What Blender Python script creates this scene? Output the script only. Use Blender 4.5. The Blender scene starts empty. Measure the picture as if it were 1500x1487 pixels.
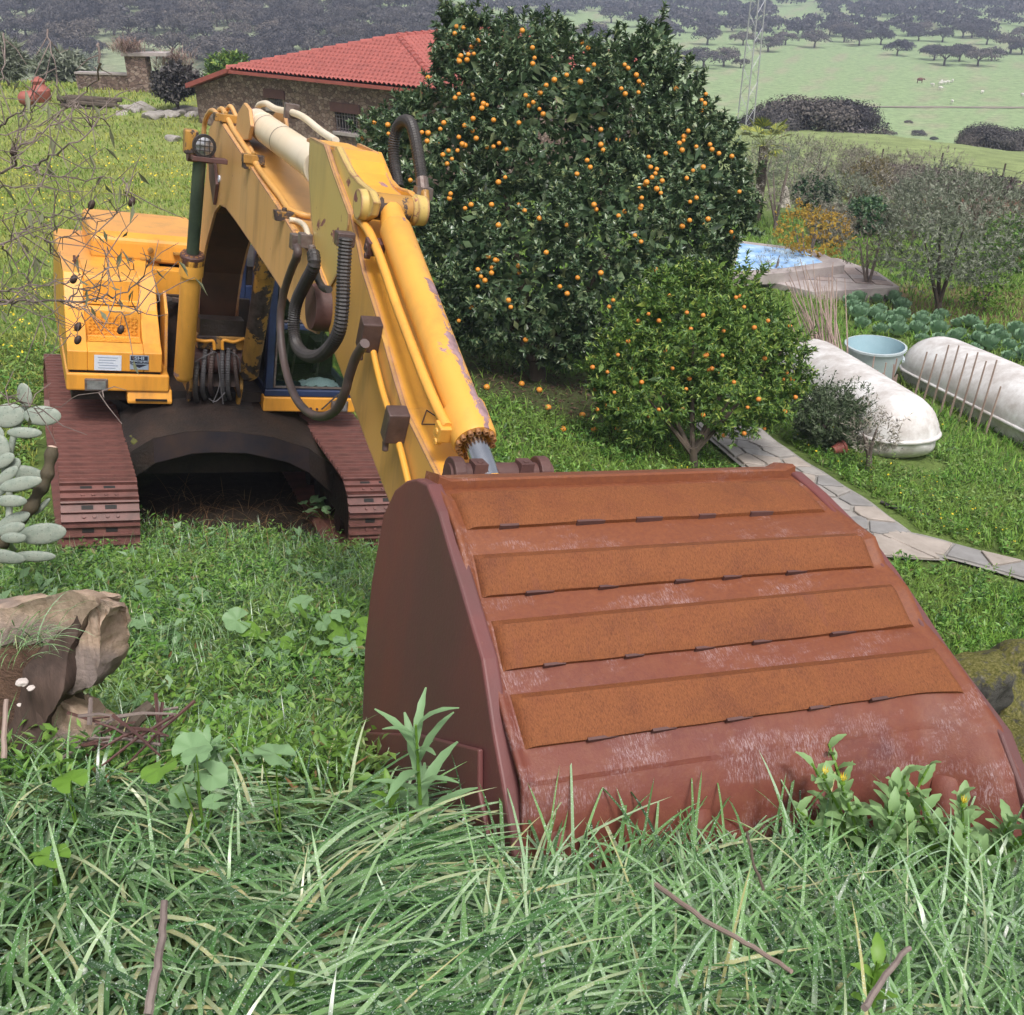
import bpy, bmesh, math, random
import numpy as np
from mathutils import Vector, Matrix
random.seed(7); rng = np.random.default_rng(7)
C = bpy.context.scene
COL = C.collection
R_ = math.radians

# ------------------------------------------------------------------ camera
EYE = np.array([0.0, 0.0, 5.034]); PITCH = R_(28.69); FPX = 1500.0
cam = bpy.data.cameras.new('camera'); cam.lens = 36.0; cam.sensor_width = 36.0; cam.sensor_fit = 'HORIZONTAL'
cam.clip_start = 0.05; cam.clip_end = 6000
camo = bpy.data.objects.new('camera', cam); COL.objects.link(camo)
camo.location = EYE; camo.rotation_euler = (math.pi/2 - PITCH, 0, 0); C.camera = camo
# ------------------------------------------------------------------ sky, sun, exposure
SUN_EL, SUN_AZ = R_(60), R_(160)            # azimuth clockwise from +Y: high, behind the camera's right shoulder
w = bpy.data.worlds.new('World'); C.world = w; w.use_nodes = True
nt = w.node_tree; bgn = nt.nodes['Background']
sky = nt.nodes.new('ShaderNodeTexSky'); sky.sky_type = 'NISHITA'; sky.sun_disc = False
sky.sun_elevation = SUN_EL; sky.sun_rotation = SUN_AZ; sky.air_density = 1.0; sky.dust_density = 6.0; sky.ozone_density = 1.0
hs = nt.nodes.new('ShaderNodeHueSaturation'); hs.inputs['Saturation'].default_value = 0.22
nt.links.new(sky.outputs[0], hs.inputs['Color']); nt.links.new(hs.outputs[0], bgn.inputs[0])
bgn.inputs[1].default_value = 0.108
sun = bpy.data.lights.new('sun', 'SUN'); sun.energy = 1.5; sun.angle = R_(11); sun.color = (1.0, 0.95, 0.88)
suno = bpy.data.objects.new('sun', sun); COL.objects.link(suno)
sd = Vector((math.sin(SUN_AZ)*math.cos(SUN_EL), math.cos(SUN_AZ)*math.cos(SUN_EL), math.sin(SUN_EL)))
suno.rotation_euler = sd.to_track_quat('Z', 'Y').to_euler(); suno.location = (0, 0, 60)
C.view_settings.view_transform = 'Standard'; C.view_settings.look = 'None'
C.view_settings.exposure = 0.70; C.view_settings.gamma = 1; C.view_settings.use_curve_mapping = False
C.cycles.max_bounces = 7; C.cycles.transparent_max_bounces = 12; C.cycles.use_denoising = True
C.cycles.volume_bounces = 0

# ------------------------------------------------------------------ geometry of the view: where a direction meets a real surface
CF = np.array([0, math.cos(PITCH), -math.sin(PITCH)]); CU = np.array([0, math.sin(PITCH), math.cos(PITCH)])
def ray(px, py): return CF + (px-750)/FPX*np.array([1., 0, 0]) - (py-743.5)/FPX*CU
def at(px, py, d): return Vector(EYE + ray(px, py)*d)
# machine frame: X across the machine, Y to its rear, Z up; the excavator stands on ground that falls to the right
_y, _r, _p = R_(24.08), R_(10.65), R_(1.93)
MF = np.array([math.sin(_y)*math.cos(_p), -math.cos(_y)*math.cos(_p), math.sin(_p)]); N0 = np.array([math.cos(_y), math.sin(_y), 0])
UP0 = np.cross(N0, -MF); MX = math.cos(_r)*N0 - math.sin(_r)*UP0; MU = math.sin(_r)*N0 + math.cos(_r)*UP0
MT = np.array([-2.9914, 9.0485, 0.0])
MM = Matrix(((MX[0], -MF[0], MU[0], MT[0]), (MX[1], -MF[1], MU[1], MT[1]), (MX[2], -MF[2], MU[2], MT[2]), (0, 0, 0, 1)))
def _loc(P): d = P - MT; return (float(d@MX), float(d@MF), float(d@MU))
def onX(px, py, X):
    r = ray(px, py); t = ((MT + MX*X - EYE)@MX)/(r@MX); return _loc(EYE + r*t)[1:]       # (forward, Z)
def onY(px, py, Y):
    r = ray(px, py); t = ((MT + MF*Y - EYE)@MF)/(r@MF); a = _loc(EYE + r*t); return (a[0], a[2])
def L(X, fwd, Z): return Vector((X, -fwd, Z))
def LX(px, py, X): f_, z_ = onX(px, py, X); return Vector((X, -f_, z_))

# ------------------------------------------------------------------ terrain height
def sst(x, a, b): t = np.clip((x-a)/(b-a), 0, 1); return t*t*(3-2*t)
def bump(x, y):
    return (np.sin(x*1.7+y*.6)*np.cos(y*1.3-x*.4)*.5 + np.sin(x*3.9-y*2.7+1.3)*np.sin(y*4.3+x*1.1)*.3)
BL = np.array([(-6, 3.4), (0, 3.40), (.8, 3.38), (1.3, 3.20), (1.8, 2.98), (2.2, 2.80), (2.6, 2.52), (3.3, 2.00), (4.1, 1.66), (5.3, 1.16), (6.5, .68), (7.5, .27), (8.3, -.12), (9.3, -1), (12, -4), (15, -90)])
BR = np.array([(-6, 3.4), (.8, 3.34), (1.3, 3.12), (1.7, 2.92), (2.2, 2.72), (3.0, 2.56), (3.35, 2.35), (3.75, -.6), (5, -3), (8, -6), (15, -90)])
def ground(x, y):
    x = np.asarray(x, float); y = np.asarray(y, float)
    xe = 12*np.tanh(x/12)
    zp = -(.158*(xe+2.99) + .1075*(np.minimum(y, 25)-9.05) + .095*np.maximum(y-25, 0))
    zv = -22 - 4*np.tanh(x/60) + .06*np.maximum(y-210, 0)*sst(-x, -10, 60) + .012*np.maximum(y-420, 0)
    zf = zp*(1-sst(y, 92, 150)) + zv*sst(y, 92, 150) - np.minimum(1.5, .0*y)
    zf = zf + 1.7*sst(y, 52, 88)*(1-sst(x, 26, 46))*(1-sst(y, 96, 130))*sst(x, -5, 8) + 2.1*sst(y, 36, 58)*(1-sst(y, 68, 100))*sst(-x, 4, 12)
    zf = zf + bump(x*.9, y*.9)*.05 + bump(x*.13+2, y*.11)*.22*sst(y, 14, 40)
    s = sst(x, .75, 1.5)
    b = np.interp(y, BL[:, 0], BL[:, 1])*(1-s) + np.interp(y, BR[:, 0], BR[:, 1])*s - .05*x + bump(x*1.6, y*1.6)*.035
    k = .25
    h = np.clip(.5+.5*(zf-b)/k, 0, 1)
    return b*(1-h)+zf*h + k*h*(1-h)
def g1(x, y): return float(ground(x, y))
def atg(px, py, dz=0.0):
    r = ray(px, py); t = 1.0; p = EYE
    while t < 1500:
        p = EYE + r*t
        if p[2] < g1(p[0], p[1]) + dz: break
        t *= 1.015
    lo, hi = t/1.015, t
    for _ in range(18):
        m = (lo+hi)/2; p = EYE + r*m
        if p[2] < g1(p[0], p[1]) + dz: hi = m
        else: lo = m
    return Vector(EYE + r*hi)

# ------------------------------------------------------------------ mesh builder
class MB:
    def __init__(s): s.v = []; s.f = []; s.m = []
    def add(s, vs, fs, mi=0):
        o = len(s.v); s.v += [tuple(v) for v in vs]
        for f in fs: s.f.append(tuple(i+o for i in f)); s.m.append(mi)
        return s
    def hexa(s, p, mi=0):                                  # 8 corners: bottom ring then top ring
        return s.add(p, [(3, 2, 1, 0), (4, 5, 6, 7), (0, 1, 5, 4), (1, 2, 6, 5), (2, 3, 7, 6), (3, 0, 4, 7)], mi)
    def box(s, x0, x1, y0, y1, z0, z1, mi=0):
        return s.hexa([(x0, y0, z0), (x1, y0, z0), (x1, y1, z0), (x0, y1, z0), (x0, y0, z1), (x1, y0, z1), (x1, y1, z1), (x0, y1, z1)], mi)
    def obox(s, c, ax, ay, az, mi=0):                      # centre and half-axis vectors
        c, ax, ay, az = Vector(c), Vector(ax), Vector(ay), Vector(az)
        return s.hexa([c-ax-ay-az, c+ax-ay-az, c+ax+ay-az, c-ax+ay-az, c-ax-ay+az, c+ax-ay+az, c+ax+ay+az, c-ax+ay+az], mi)
    def prism(s, a, b, mi=0):                              # two matching rings
        n = len(a)
        return s.add(list(a)+list(b), [tuple(range(n))[::-1], tuple(range(n, 2*n))] + [(i, (i+1) % n, n+(i+1) % n, n+i) for i in range(n)], mi)
    def plate(s, pts, x0, x1, mi=0):                       # profile of (forward, Z) extruded across the machine
        return s.prism([(x0, -f, z) for f, z in pts], [(x1, -f, z) for f, z in pts], mi)
    def loft(s, rings, mi=0, close=True, caps=True):
        n = len(rings[0]); o = []
        for r in rings: o += list(r)
        fs = []
        for k in range(len(rings)-1):
            for i in range(n if close else n-1):
                j = (i+1) % n
                fs.append((k*n+i, k*n+j, (k+1)*n+j, (k+1)*n+i))
        if caps and close: fs += [tuple(range(n))[::-1], tuple(range((len(rings)-1)*n, len(rings)*n))]
        return s.add(o, fs, mi)
    def tube(s, path, r, n=8, mi=0, caps=True):
        P = [Vector(p) for p in path]; rs = r if isinstance(r, (list, tuple)) else [r]*len(P)
        T = [(P[min(i+1, len(P)-1)]-P[max(i-1, 0)]).normalized() for i in range(len(P))]
        a = T[0].orthogonal().normalized(); rings = []
        for i, p in enumerate(P):
            a = (a - T[i]*a.dot(T[i]));  a = a.normalized() if a.length > 1e-6 else T[i].orthogonal().normalized()
            b = T[i].cross(a)
            rings.append([p + (a*math.cos(2*math.pi*k/n) + b*math.sin(2*math.pi*k/n))*rs[i] for k in range(n)])
        return s.loft(rings, mi, True, caps)
    def lathe(s, o, axis, prof, n=16, mi=0, caps=True):    # prof: (height along axis, radius)
        o = Vector(o); ax = Vector(axis).normalized(); a = ax.orthogonal().normalized(); b = ax.cross(a)
        rings = [[o + ax*h + (a*math.cos(2*math.pi*k/n)+b*math.sin(2*math.pi*k/n))*max(r, 1e-4) for k in range(n)] for h, r in prof]
        return s.loft(rings, mi, True, caps)
    def ball(s, c, r, n=10, m=6, mi=0, ax=None):           # ax: three half-axis vectors for an ellipsoid
        c = Vector(c); ax = ax or (Vector((r, 0, 0)), Vector((0, r, 0)), Vector((0, 0, r)))
        rings = []
        for j in range(m+1):
            t = math.pi*j/m
            rings.append([c + ax[0]*(math.sin(t)*math.cos(2*math.pi*k/n)) + ax[1]*(math.sin(t)*math.sin(2*math.pi*k/n)) + ax[2]*math.cos(t) for k in range(n)])
        return s.loft(rings, mi, True, False)
    def mesh(s, name, mats, smooth=False, fix=True):
        me = bpy.data.meshes.new(name); me.from_pydata([tuple(v) for v in s.v], [], s.f)
        mats = mats if isinstance(mats, (list, tuple)) else [mats]
        for m in mats: me.materials.append(m)
        if len(mats) > 1: me.polygons.foreach_set('material_index', s.m)
        if fix:
            bm = bmesh.new(); bm.from_mesh(me); bmesh.ops.recalc_face_normals(bm, faces=bm.faces); bm.to_mesh(me); bm.free()
        if smooth is True: me.polygons.foreach_set('use_smooth', [True]*len(me.polygons))
        elif smooth: me.polygons.foreach_set('use_smooth', [True]*len(me.polygons)); me.set_sharp_from_angle(angle=R_(smooth))
        return me
    def build(s, name, mats, parent=None, smooth=False, bevel=0, seg=2, fix=True):
        o = link(name, s.mesh(name, mats, smooth, fix), parent)
        if bevel:
            b = o.modifiers.new('bevel', 'BEVEL'); b.width = bevel; b.segments = seg; b.limit_method = 'ANGLE'; b.angle_limit = R_(35)
        return o
def link(name, data, parent=None):
    o = bpy.data.objects.new(name, data); COL.objects.link(o)
    if parent is not None: o.parent = parent
    return o
def tag(o, label=None, cat=None, group=None, kind=None):
    if label: o['label'] = label
    if cat: o['category'] = cat
    if group: o['group'] = group
    if kind: o['kind'] = kind
    return o
def thing(name, label, cat, loc=(0, 0, 0), group=None, rz=0):
    o = bpy.data.objects.new(name, None); COL.objects.link(o); o.location = loc; o.rotation_euler = (0, 0, rz)
    return tag(o, label, cat, group)
def dup(o, parent=None):
    c = o.copy(); COL.objects.link(c)
    if parent is not None: c.parent = parent
    for ch in list(o.children): dup(ch, c)
    return c
def bulk(name, V, F, mats, parent=None, midx=None, smooth=False):      # big meshes straight from numpy; F is (n,3) or (n,4)
    me = bpy.data.meshes.new(name); k = F.shape[1]
    me.vertices.add(len(V)); me.vertices.foreach_set('co', np.ascontiguousarray(V, dtype=np.float32).ravel())
    me.loops.add(F.size); me.loops.foreach_set('vertex_index', np.ascontiguousarray(F, dtype=np.int32).ravel())
    me.polygons.add(len(F)); me.polygons.foreach_set('loop_start', np.arange(0, F.size, k, dtype=np.int32))
    if smooth: me.polygons.foreach_set('use_smooth', np.ones(len(F), dtype=bool))
    for m in (mats if isinstance(mats, (list, tuple)) else [mats]): me.materials.append(m)
    if midx is not None: me.polygons.foreach_set('material_index', np.ascontiguousarray(midx, dtype=np.int32))
    me.update(calc_edges=True)
    return link(name, me, parent) if parent is not False else me
def blades(base, head, length, lean0, lean1, width, S=5, twist=None, up=None):
    """ribbons: base (N,3); head angle; lean from vertical at root and tip (rad)"""
    N = len(base); t = np.linspace(0, 1, S+1)
    ph = lean0[:, None] + (lean1-lean0)[:, None]*t[None, :]
    hx, hy = np.cos(head), np.sin(head)
    st = length[:, None]/S
    dh = np.concatenate([np.zeros((N, 1)), np.cumsum(np.sin((ph[:, 1:]+ph[:, :-1])/2)*st, 1)], 1)
    dz = np.concatenate([np.zeros((N, 1)), np.cumsum(np.cos((ph[:, 1:]+ph[:, :-1])/2)*st, 1)], 1)
    side = head + (np.pi/2 if twist is None else np.pi/2+twist)
    wv = width[:, None]*np.minimum(1, .55+1.6*t)[None, :]*np.sqrt(np.maximum(1-t, 0.0))[None, :]
    cx = base[:, 0, None]+hx[:, None]*dh; cy = base[:, 1, None]+hy[:, None]*dh; cz = base[:, 2, None]+dz
    sx, sy = np.cos(side)[:, None], np.sin(side)[:, None]
    A = np.stack([cx-sx*wv/2, cy-sy*wv/2, cz], -1); B = np.stack([cx+sx*wv/2, cy+sy*wv/2, cz], -1)
    V = np.stack([A, B], 2).reshape(-1, 3)
    o = np.arange(N)[:, None]*(2*(S+1)) + np.arange(S)[None, :]*2
    F = np.stack([o, o+1, o+3, o+2], -1).reshape(-1, 4)
    return V, F, np.stack([cx, cy, cz], -1)
def leaves(pos, d, n, Ln, W, fold=.25, droop=.0):
    """folded leaves: base pos, direction d, face normal n (N,3)"""
    d = d/np.linalg.norm(d, axis=1, keepdims=True); s = np.cross(d, n); s /= np.linalg.norm(s, axis=1, keepdims=True)+1e-9
    n = np.cross(s, d); Ln = Ln[:, None]; W = W[:, None]
    m = pos + d*Ln*.45
    l = m - s*W*.5 + n*W*fold; r = m + s*W*.5 + n*W*fold; tip = pos + d*Ln - n*Ln*droop
    V = np.stack([pos, r, tip, l], 1).reshape(-1, 3); o = np.arange(len(pos))*4
    F = np.concatenate([np.stack([o, o+1, o+2], -1), np.stack([o, o+2, o+3], -1)], 1).reshape(-1, 3)
    return V, F
def unit(n):
    v = rng.normal(size=(n, 3)); return v/np.linalg.norm(v, axis=1, keepdims=True)
# ------------------------------------------------------------------ materials
class NT:
    def __init__(s, name):
        s.m = bpy.data.materials.new(name); s.m.use_nodes = True; s.t = s.m.node_tree; s.t.nodes.clear()
        s.out = s.n('ShaderNodeOutputMaterial')
    def n(s, ty, **kw):
        o = s.t.nodes.new(ty)
        for k, v in kw.items(): setattr(o, k, v)
        return o
    def l(s, a, b): s.t.links.new(a, b)
    def coord(s, kind='Object'): return s.n('ShaderNodeTexCoord').outputs[kind]
    def noise(s, scale, detail=4, rough=.6, vec=None, dist=0, stretch=None):
        t = s.n('ShaderNodeTexNoise'); t.inputs['Scale'].default_value = scale; t.inputs['Detail'].default_value = detail
        t.inputs['Roughness'].default_value = rough; t.inputs['Distortion'].default_value = dist
        v = vec or s.coord()
        if stretch:
            mp = s.n('ShaderNodeMapping'); mp.inputs['Scale'].default_value = stretch; s.l(v, mp.inputs[0]); v = mp.outputs[0]
        s.l(v, t.inputs['Vector']); return t.outputs['Fac']
    def ramp(s, fac, stops, interp='LINEAR'):
        r = s.n('ShaderNodeValToRGB'); r.color_ramp.interpolation = interp; e = r.color_ramp.elements
        while len(e) < len(stops): e.new(.5)
        for i, (p, c) in enumerate(stops):
            e[i].position = p; e[i].color = (c, c, c, 1) if isinstance(c, (int, float)) else (*c, 1)
        s.l(fac, r.inputs[0]); return r.outputs[0]
    def mix(s, f, a, b, mode='MIX'):
        x = s.n('ShaderNodeMix', data_type='RGBA', blend_type=mode)
        for sock, v in ((x.inputs[0], f), (x.inputs[6], a), (x.inputs[7], b)):
            if isinstance(v, (int, float)): sock.default_value = v
            elif isinstance(v, tuple): sock.default_value = (*v, 1)
            else: s.l(v, sock)
        return x.outputs[2]
    def math(s, op, a, b=0.0, c=0.0):
        x = s.n('ShaderNodeMath', operation=op)
        for i, v in enumerate((a, b, c)):
            if isinstance(v, (int, float)): x.inputs[i].default_value = v
            else: s.l(v, x.inputs[i])
        return x.outputs[0]
    def bump(s, h, strength=.3, dist=.01):
        b = s.n('ShaderNodeBump'); b.inputs['Strength'].default_value = strength; b.inputs['Distance'].default_value = dist
        s.l(h, b.inputs['Height']); return b.outputs[0]
    def pbsdf(s, col, rough=.6, metal=0.0, normal=None, spec=.5, trans=None):
        p = s.n('ShaderNodeBsdfPrincipled')
        for k, v in (('Base Color', col), ('Roughness', rough), ('Metallic', metal), ('Specular IOR Level', spec)):
            if isinstance(v, (int, float)): p.inputs[k].default_value = v
            elif isinstance(v, tuple): p.inputs[k].default_value = (*v, 1)
            else: s.l(v, p.inputs[k])
        if normal is not None: s.l(normal, p.inputs['Normal'])
        sh = p.outputs[0]
        if trans:                                                    # light through thin leaves
            tr = s.n('ShaderNodeBsdfTranslucent')
            if isinstance(col, tuple): tr.inputs[0].default_value = (*col, 1)
            else: s.l(col, tr.inputs[0])
            x = s.n('ShaderNodeMixShader'); x.inputs[0].default_value = trans; s.l(sh, x.inputs[1]); s.l(tr.outputs[0], x.inputs[2]); sh = x.outputs[0]
        s.l(sh, s.out.inputs[0]); return s.m
def simple(name, c, rough=.6, metal=0, c2=None, scale=6, bump=.0, bd=.01, spec=.5, detail=5, stretch=None, bscale=None):
    t = NT(name); f = t.noise(scale, detail, .65, stretch=stretch)
    col = t.ramp(f, [(.3, c), (.7, c2 or tuple(x*.7 for x in c))])
    nm = t.bump(t.noise(bscale or scale*5, 4, .7, stretch=stretch), bump, bd) if bump else None
    return t.pbsdf(col, rough, metal, nm, spec)
def leafmat(name, cols, rough=.45, trans=.25, spec=.4, patch=None, dew=0, vary=False):
    t = NT(name); g = t.n('ShaderNodeNewGeometry')
    col = t.ramp(g.outputs['Random Per Island'], cols)
    if vary:                                                         # each tree its own tone
        oi = t.n('ShaderNodeObjectInfo'); col = t.mix(1.0, col, t.ramp(oi.outputs['Random'], [(0, (.62, .62, .70)), (.5, (1, 1, 1)), (1, (1.45, 1.35, 1.22))]), 'MULTIPLY')
    if dew:
        sp_ = t.ramp(t.noise(dew, 2, .5), [(.60, 0), (.66, 1)]); col = t.mix(t.math('MULTIPLY', sp_, .55), col, (.68, .75, .72))
    if patch:
        f = t.ramp(t.noise(patch[0], 3, .6), [(.42, 0), (.6, 1)]); col = t.mix(t.math('MULTIPLY', f, patch[2]), col, patch[1])
    return t.pbsdf(col, rough, 0, None, spec, trans)
def paint(name, c, c2, chip=.66, chipc=(.17, .085, .075), scale=2.2, dirt=.25, rough=.42, edge=0, band=None, streak=False, dirtc=(.09, .06, .04)):
    """weathered machine paint: faded tone, rust chips in patches and small specks, run-down dirt"""
    t = NT(name); col = t.mix(t.ramp(t.noise(1.1, 3, .55), [(.35, 0), (.65, 1)]), c, c2)
    d = t.ramp(t.noise(1.5, 6, .7, stretch=(2.6, 2.6, .45)), [(.48, 0), (.74, 1)])
    col = t.mix(t.math('MULTIPLY', d, dirt), col, dirtc)
    big = t.noise(scale, 8, .68, dist=.4); sp = t.noise(scale*9, 3, .6)
    if band:                                                         # a long scrape where something rubbed along
        bx_ = t.n('ShaderNodeSeparateXYZ'); t.l(t.coord(), bx_.inputs[0]); bd = t.ramp(t.math('MULTIPLY', t.math('ADD', bx_.outputs[0], .2), 2.5), [((q+.2)*2.5, v_) for q, v_ in zip(band[:4], (0, 1, 1, 0))]); big = t.math('ADD', big, t.math('MULTIPLY', t.math('MULTIPLY', bd, t.noise(7, 5, .7)), band[4]))
    if edge:                                                         # paint worn through along plate edges
        bv = t.n('ShaderNodeBevel', samples=4); bv.inputs['Radius'].default_value = .030; gm = t.n('ShaderNodeNewGeometry')
        dt = t.n('ShaderNodeVectorMath', operation='DOT_PRODUCT'); t.l(bv.outputs[0], dt.inputs[0]); t.l(gm.outputs['Normal'], dt.inputs[1])
        em = t.ramp(dt.outputs['Value'], [(.80, 1), (.985, 0)]); big = t.math('ADD', big, t.math('MULTIPLY', em, edge))
    chip_m = t.ramp(big, [(chip, 0), (chip+.012, 1)]); spm = t.ramp(sp, [(.755, 0), (.765, 1)])
    msk = t.math('MAXIMUM', chip_m, spm)
    if streak:
        sx = t.n('ShaderNodeSeparateXYZ'); t.l(t.coord('Generated'), sx.inputs[0])
    rc = t.ramp(t.noise(14, 4), [(.35, chipc), (.65, tuple(min(1, x*1.9+.02) for x in chipc))])
    col = t.mix(msk, col, rc)
    rg = t.math('ADD', t.math('MULTIPLY', msk, .35), rough)
    h = t.math('ADD', t.math('MULTIPLY', msk, -1.0), t.math('MULTIPLY', t.noise(70, 3), .25))
    return t.pbsdf(col, rg, 0, t.bump(h, .35, .004), .4)
M = {}
M['hood'] = paint('hood_paint', (.75, .345, .048), (.66, .285, .045), .69, scale=1.9, dirt=.42, rough=.30)
M['boom'] = paint('faded_boom_paint', (.60, .345, .140), (.55, .30, .105), .645, scale=1.6, dirt=.48, rough=.5, edge=.22)
M['boomtop'] = paint('orange_boom_back_paint', (.66, .36, .12), (.60, .31, .08), .69, scale=2.2, dirt=.22, rough=.42, edge=.1)
M['stickside'] = paint('dusty_stick_side_paint', (.59, .325, .080), (.52, .285, .085), .655, chipc=(.15, .075, .07), scale=2.2, dirt=.6, rough=.5, edge=.28, dirtc=(.11, .085, .065))
M['stick'] = paint('stick_paint', (.75, .365, .046), (.66, .31, .046), .635, chipc=(.17, .09, .10), scale=1.9, dirt=.22, edge=.25)
M['olive'] = paint('dull_stick_paint', (.50, .39, .13), (.55, .38, .12), .60, chipc=(.15, .06, .05), scale=3.0, dirt=.3, edge=.28)
M['tube'] = paint('cylinder_paint', (.76, .375, .07), (.68, .32, .055), .625, chipc=(.20, .12, .13), scale=2.6, dirt=.30)
M['rubbed'] = paint('rubbed_cylinder_paint', (.76, .385, .075), (.68, .325, .055), .62, chipc=(.19, .115, .125), scale=3.2, dirt=.28, band=(-.07, -.035, -.005, .02, .26))
M['pale'] = paint('sun_bleached_paint', (.74, .67, .56), (.70, .58, .42), .70, chipc=(.3, .15, .08), scale=3, dirt=.15)
M['darkdirt'] = simple('oily_dark_steel', (.012, .010, .010), .55, 0, (.036, .022, .017), 4, .6, .02)
M['under'] = simple('rusty_shaded_underside', (.085, .042, .028), .6, 0, (.04, .024, .02), 2.5, .2, .006)  # rust and dirt, with the shade beneath the boom put into the colour
M['oily'] = paint('oily_paint', (.46, .24, .05), (.30, .16, .05), .52, chipc=(.03, .02, .018), scale=3.5, dirt=.8, dirtc=(.02, .015, .012))
M['navy'] = simple('navy_paint', (.028, .045, .115), .4, 0, (.018, .024, .05), 5, .1)
M['rubber'] = simple('black_rubber', (.022, .020, .022), .5, 0, (.05, .042, .04), 9, .3, .003)
M['hosed'] = simple('dusty_rubber_hose', (.045, .034, .034), .55, 0, (.10, .065, .06), 7, .2, .003)
M['steel'] = simple('chrome_rod', (.62, .63, .68), .18, 1.0, (.5, .52, .58), 8)
M['dullsteel'] = simple('dull_steel_fitting', (.22, .19, .18), .5, .4, (.10, .06, .05), 15, .2, .003)
M['rodgreen'] = simple('grimy_green_rod', (.075, .10, .07), .45, .2, (.035, .05, .04), 5)
M['rustdark'] = simple('dark_rust', (.115, .052, .045), .62, 0, (.065, .030, .028), 7, .35, .005)
M['shoe'] = simple('rusty_track_steel', (.195, .078, .066), .5, 0, (.10, .044, .038), 6, .4, .004)
M['black'] = simple('black_hole', (.012, .010, .010), .7)
M['lamp_glass'] = simple('lamp_lens', (.55, .55, .58), .12, .6, (.3, .3, .32), 20)
M['white_label'] = simple('white_paper_label', (.62, .66, .74), .5, 0, (.55, .58, .68), 60)
M['silver'] = simple('silver_label', (.36, .42, .52), .35, .2, (.3, .36, .46), 8)
M['ink'] = simple('label_ink', (.018, .022, .045), .5)
M['blueink'] = simple('pale_blue_print', (.30, .36, .50), .5)
def bucket_rust():
    t = NT('wet_rusted_bucket_steel'); v = t.coord()
    col = t.ramp(t.noise(2.2, 6, .65), [(.3, (.118, .032, .026)), (.52, (.150, .042, .028)), (.72, (.098, .032, .031))])
    sp = t.ramp(t.noise(26, 5, .75), [(.45, 0), (.72, 1)])
    col = t.mix(t.math('MULTIPLY', sp, .45), col, (.20, .078, .042))
    # thin wet film lying in streaks and blots
    sp3 = t.n('ShaderNodeSeparateXYZ'); t.l(v, sp3.inputs[0]); hi = t.ramp(t.math('ADD', sp3.outputs[2], t.math('MULTIPLY', t.noise(3, 4), .16)), [(0, 0), (1, 1)]); hz_ = t.n('ShaderNodeMapRange'); hz_.inputs[1].default_value = 2.98; hz_.inputs[2].default_value = 3.24; t.l(t.math('ADD', sp3.outputs[2], t.math('MULTIPLY', t.noise(3, 4), .12)), hz_.inputs[0]); hi = hz_.outputs[0]
    col = t.mix(t.math('MULTIPLY', hi, .75), col, t.ramp(t.noise(60, 5, .8), [(.35, (.155, .050, .024)), (.65, (.225, .076, .028))]))      # dry orange bloom on the upper shell
    wet = t.ramp(t.math('SUBTRACT', t.noise(5, 6, .72, stretch=(.7, 1.6, 1.6)), t.math('MULTIPLY', hi, .05)), [(.48, 0), (.60, 1)])
    gr = t.ramp(t.noise(150, 4, .85, stretch=(2.0, .35, .35)), [(.48, 0), (.62, 1)])
    wm = t.math('MULTIPLY', wet, gr)
    col = t.mix(t.math('MULTIPLY', wm, .6), col, (.42, .32, .34))
    rg = t.math('SUBTRACT', t.ramp(t.noise(8, 4), [(.3, .62), (.7, .46)]), t.math('MULTIPLY', wm, .25))
    return t.pbsdf(col, rg, 0, t.bump(t.noise(120, 4, .7), .35, .004), .32)
M['bucket'] = bucket_rust()
def strip_rust():
    t = NT('orange_rust_bloom')
    col = t.ramp(t.noise(3.5, 7, .7), [(.28, (.135, .044, .022)), (.5, (.205, .070, .026)), (.72, (.170, .053, .024))])
    gr = t.ramp(t.noise(210, 4, .8, stretch=(1.7, .5, .5)), [(.34, .60), (.62, 1.18)])
    col = t.mix(1.0, col, gr, 'MULTIPLY')
    stn = t.ramp(t.noise(4, 5, .6, stretch=(2.2, .6, .6)), [(.60, 0), (.70, 1)])
    col = t.mix(t.math('MULTIPLY', stn, .45), col, (.15, .05, .035))
    return t.pbsdf(col, .74, 0, t.bump(t.noise(210, 4, .8, stretch=(1.7, .5, .5)), .5, .004), .25)
M['strip'] = strip_rust()
def side_rust():
    t = NT('brown_bucket_side')
    col = t.ramp(t.noise(2.4, 6, .6, stretch=(1, 1, .35)), [(.3, (.165, .050, .046)), (.55, (.125, .050, .050)), (.75, (.092, .050, .044))])
    sp = t.ramp(t.noise(46, 3, .7, stretch=(1, 1, .25)), [(.66, 0), (.74, 1)])
    col = t.mix(t.math('MULTIPLY', sp, .35), col, (.26, .13, .08))
    return t.pbsdf(col, .5, 0, t.bump(t.noise(90, 4, .7), .25, .004), .4)
M['side'] = side_rust()
t = NT('windscreen_glass'); M['glass'] = t.pbsdf((.62, .74, .70), .03, 0, None, .6); t.t.nodes[-1].inputs['Transmission Weight'].default_value = 1.0
M['water'] = NT('standing_water').pbsdf((.135, .072, .068), .40, 0, None, .45)
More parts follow.
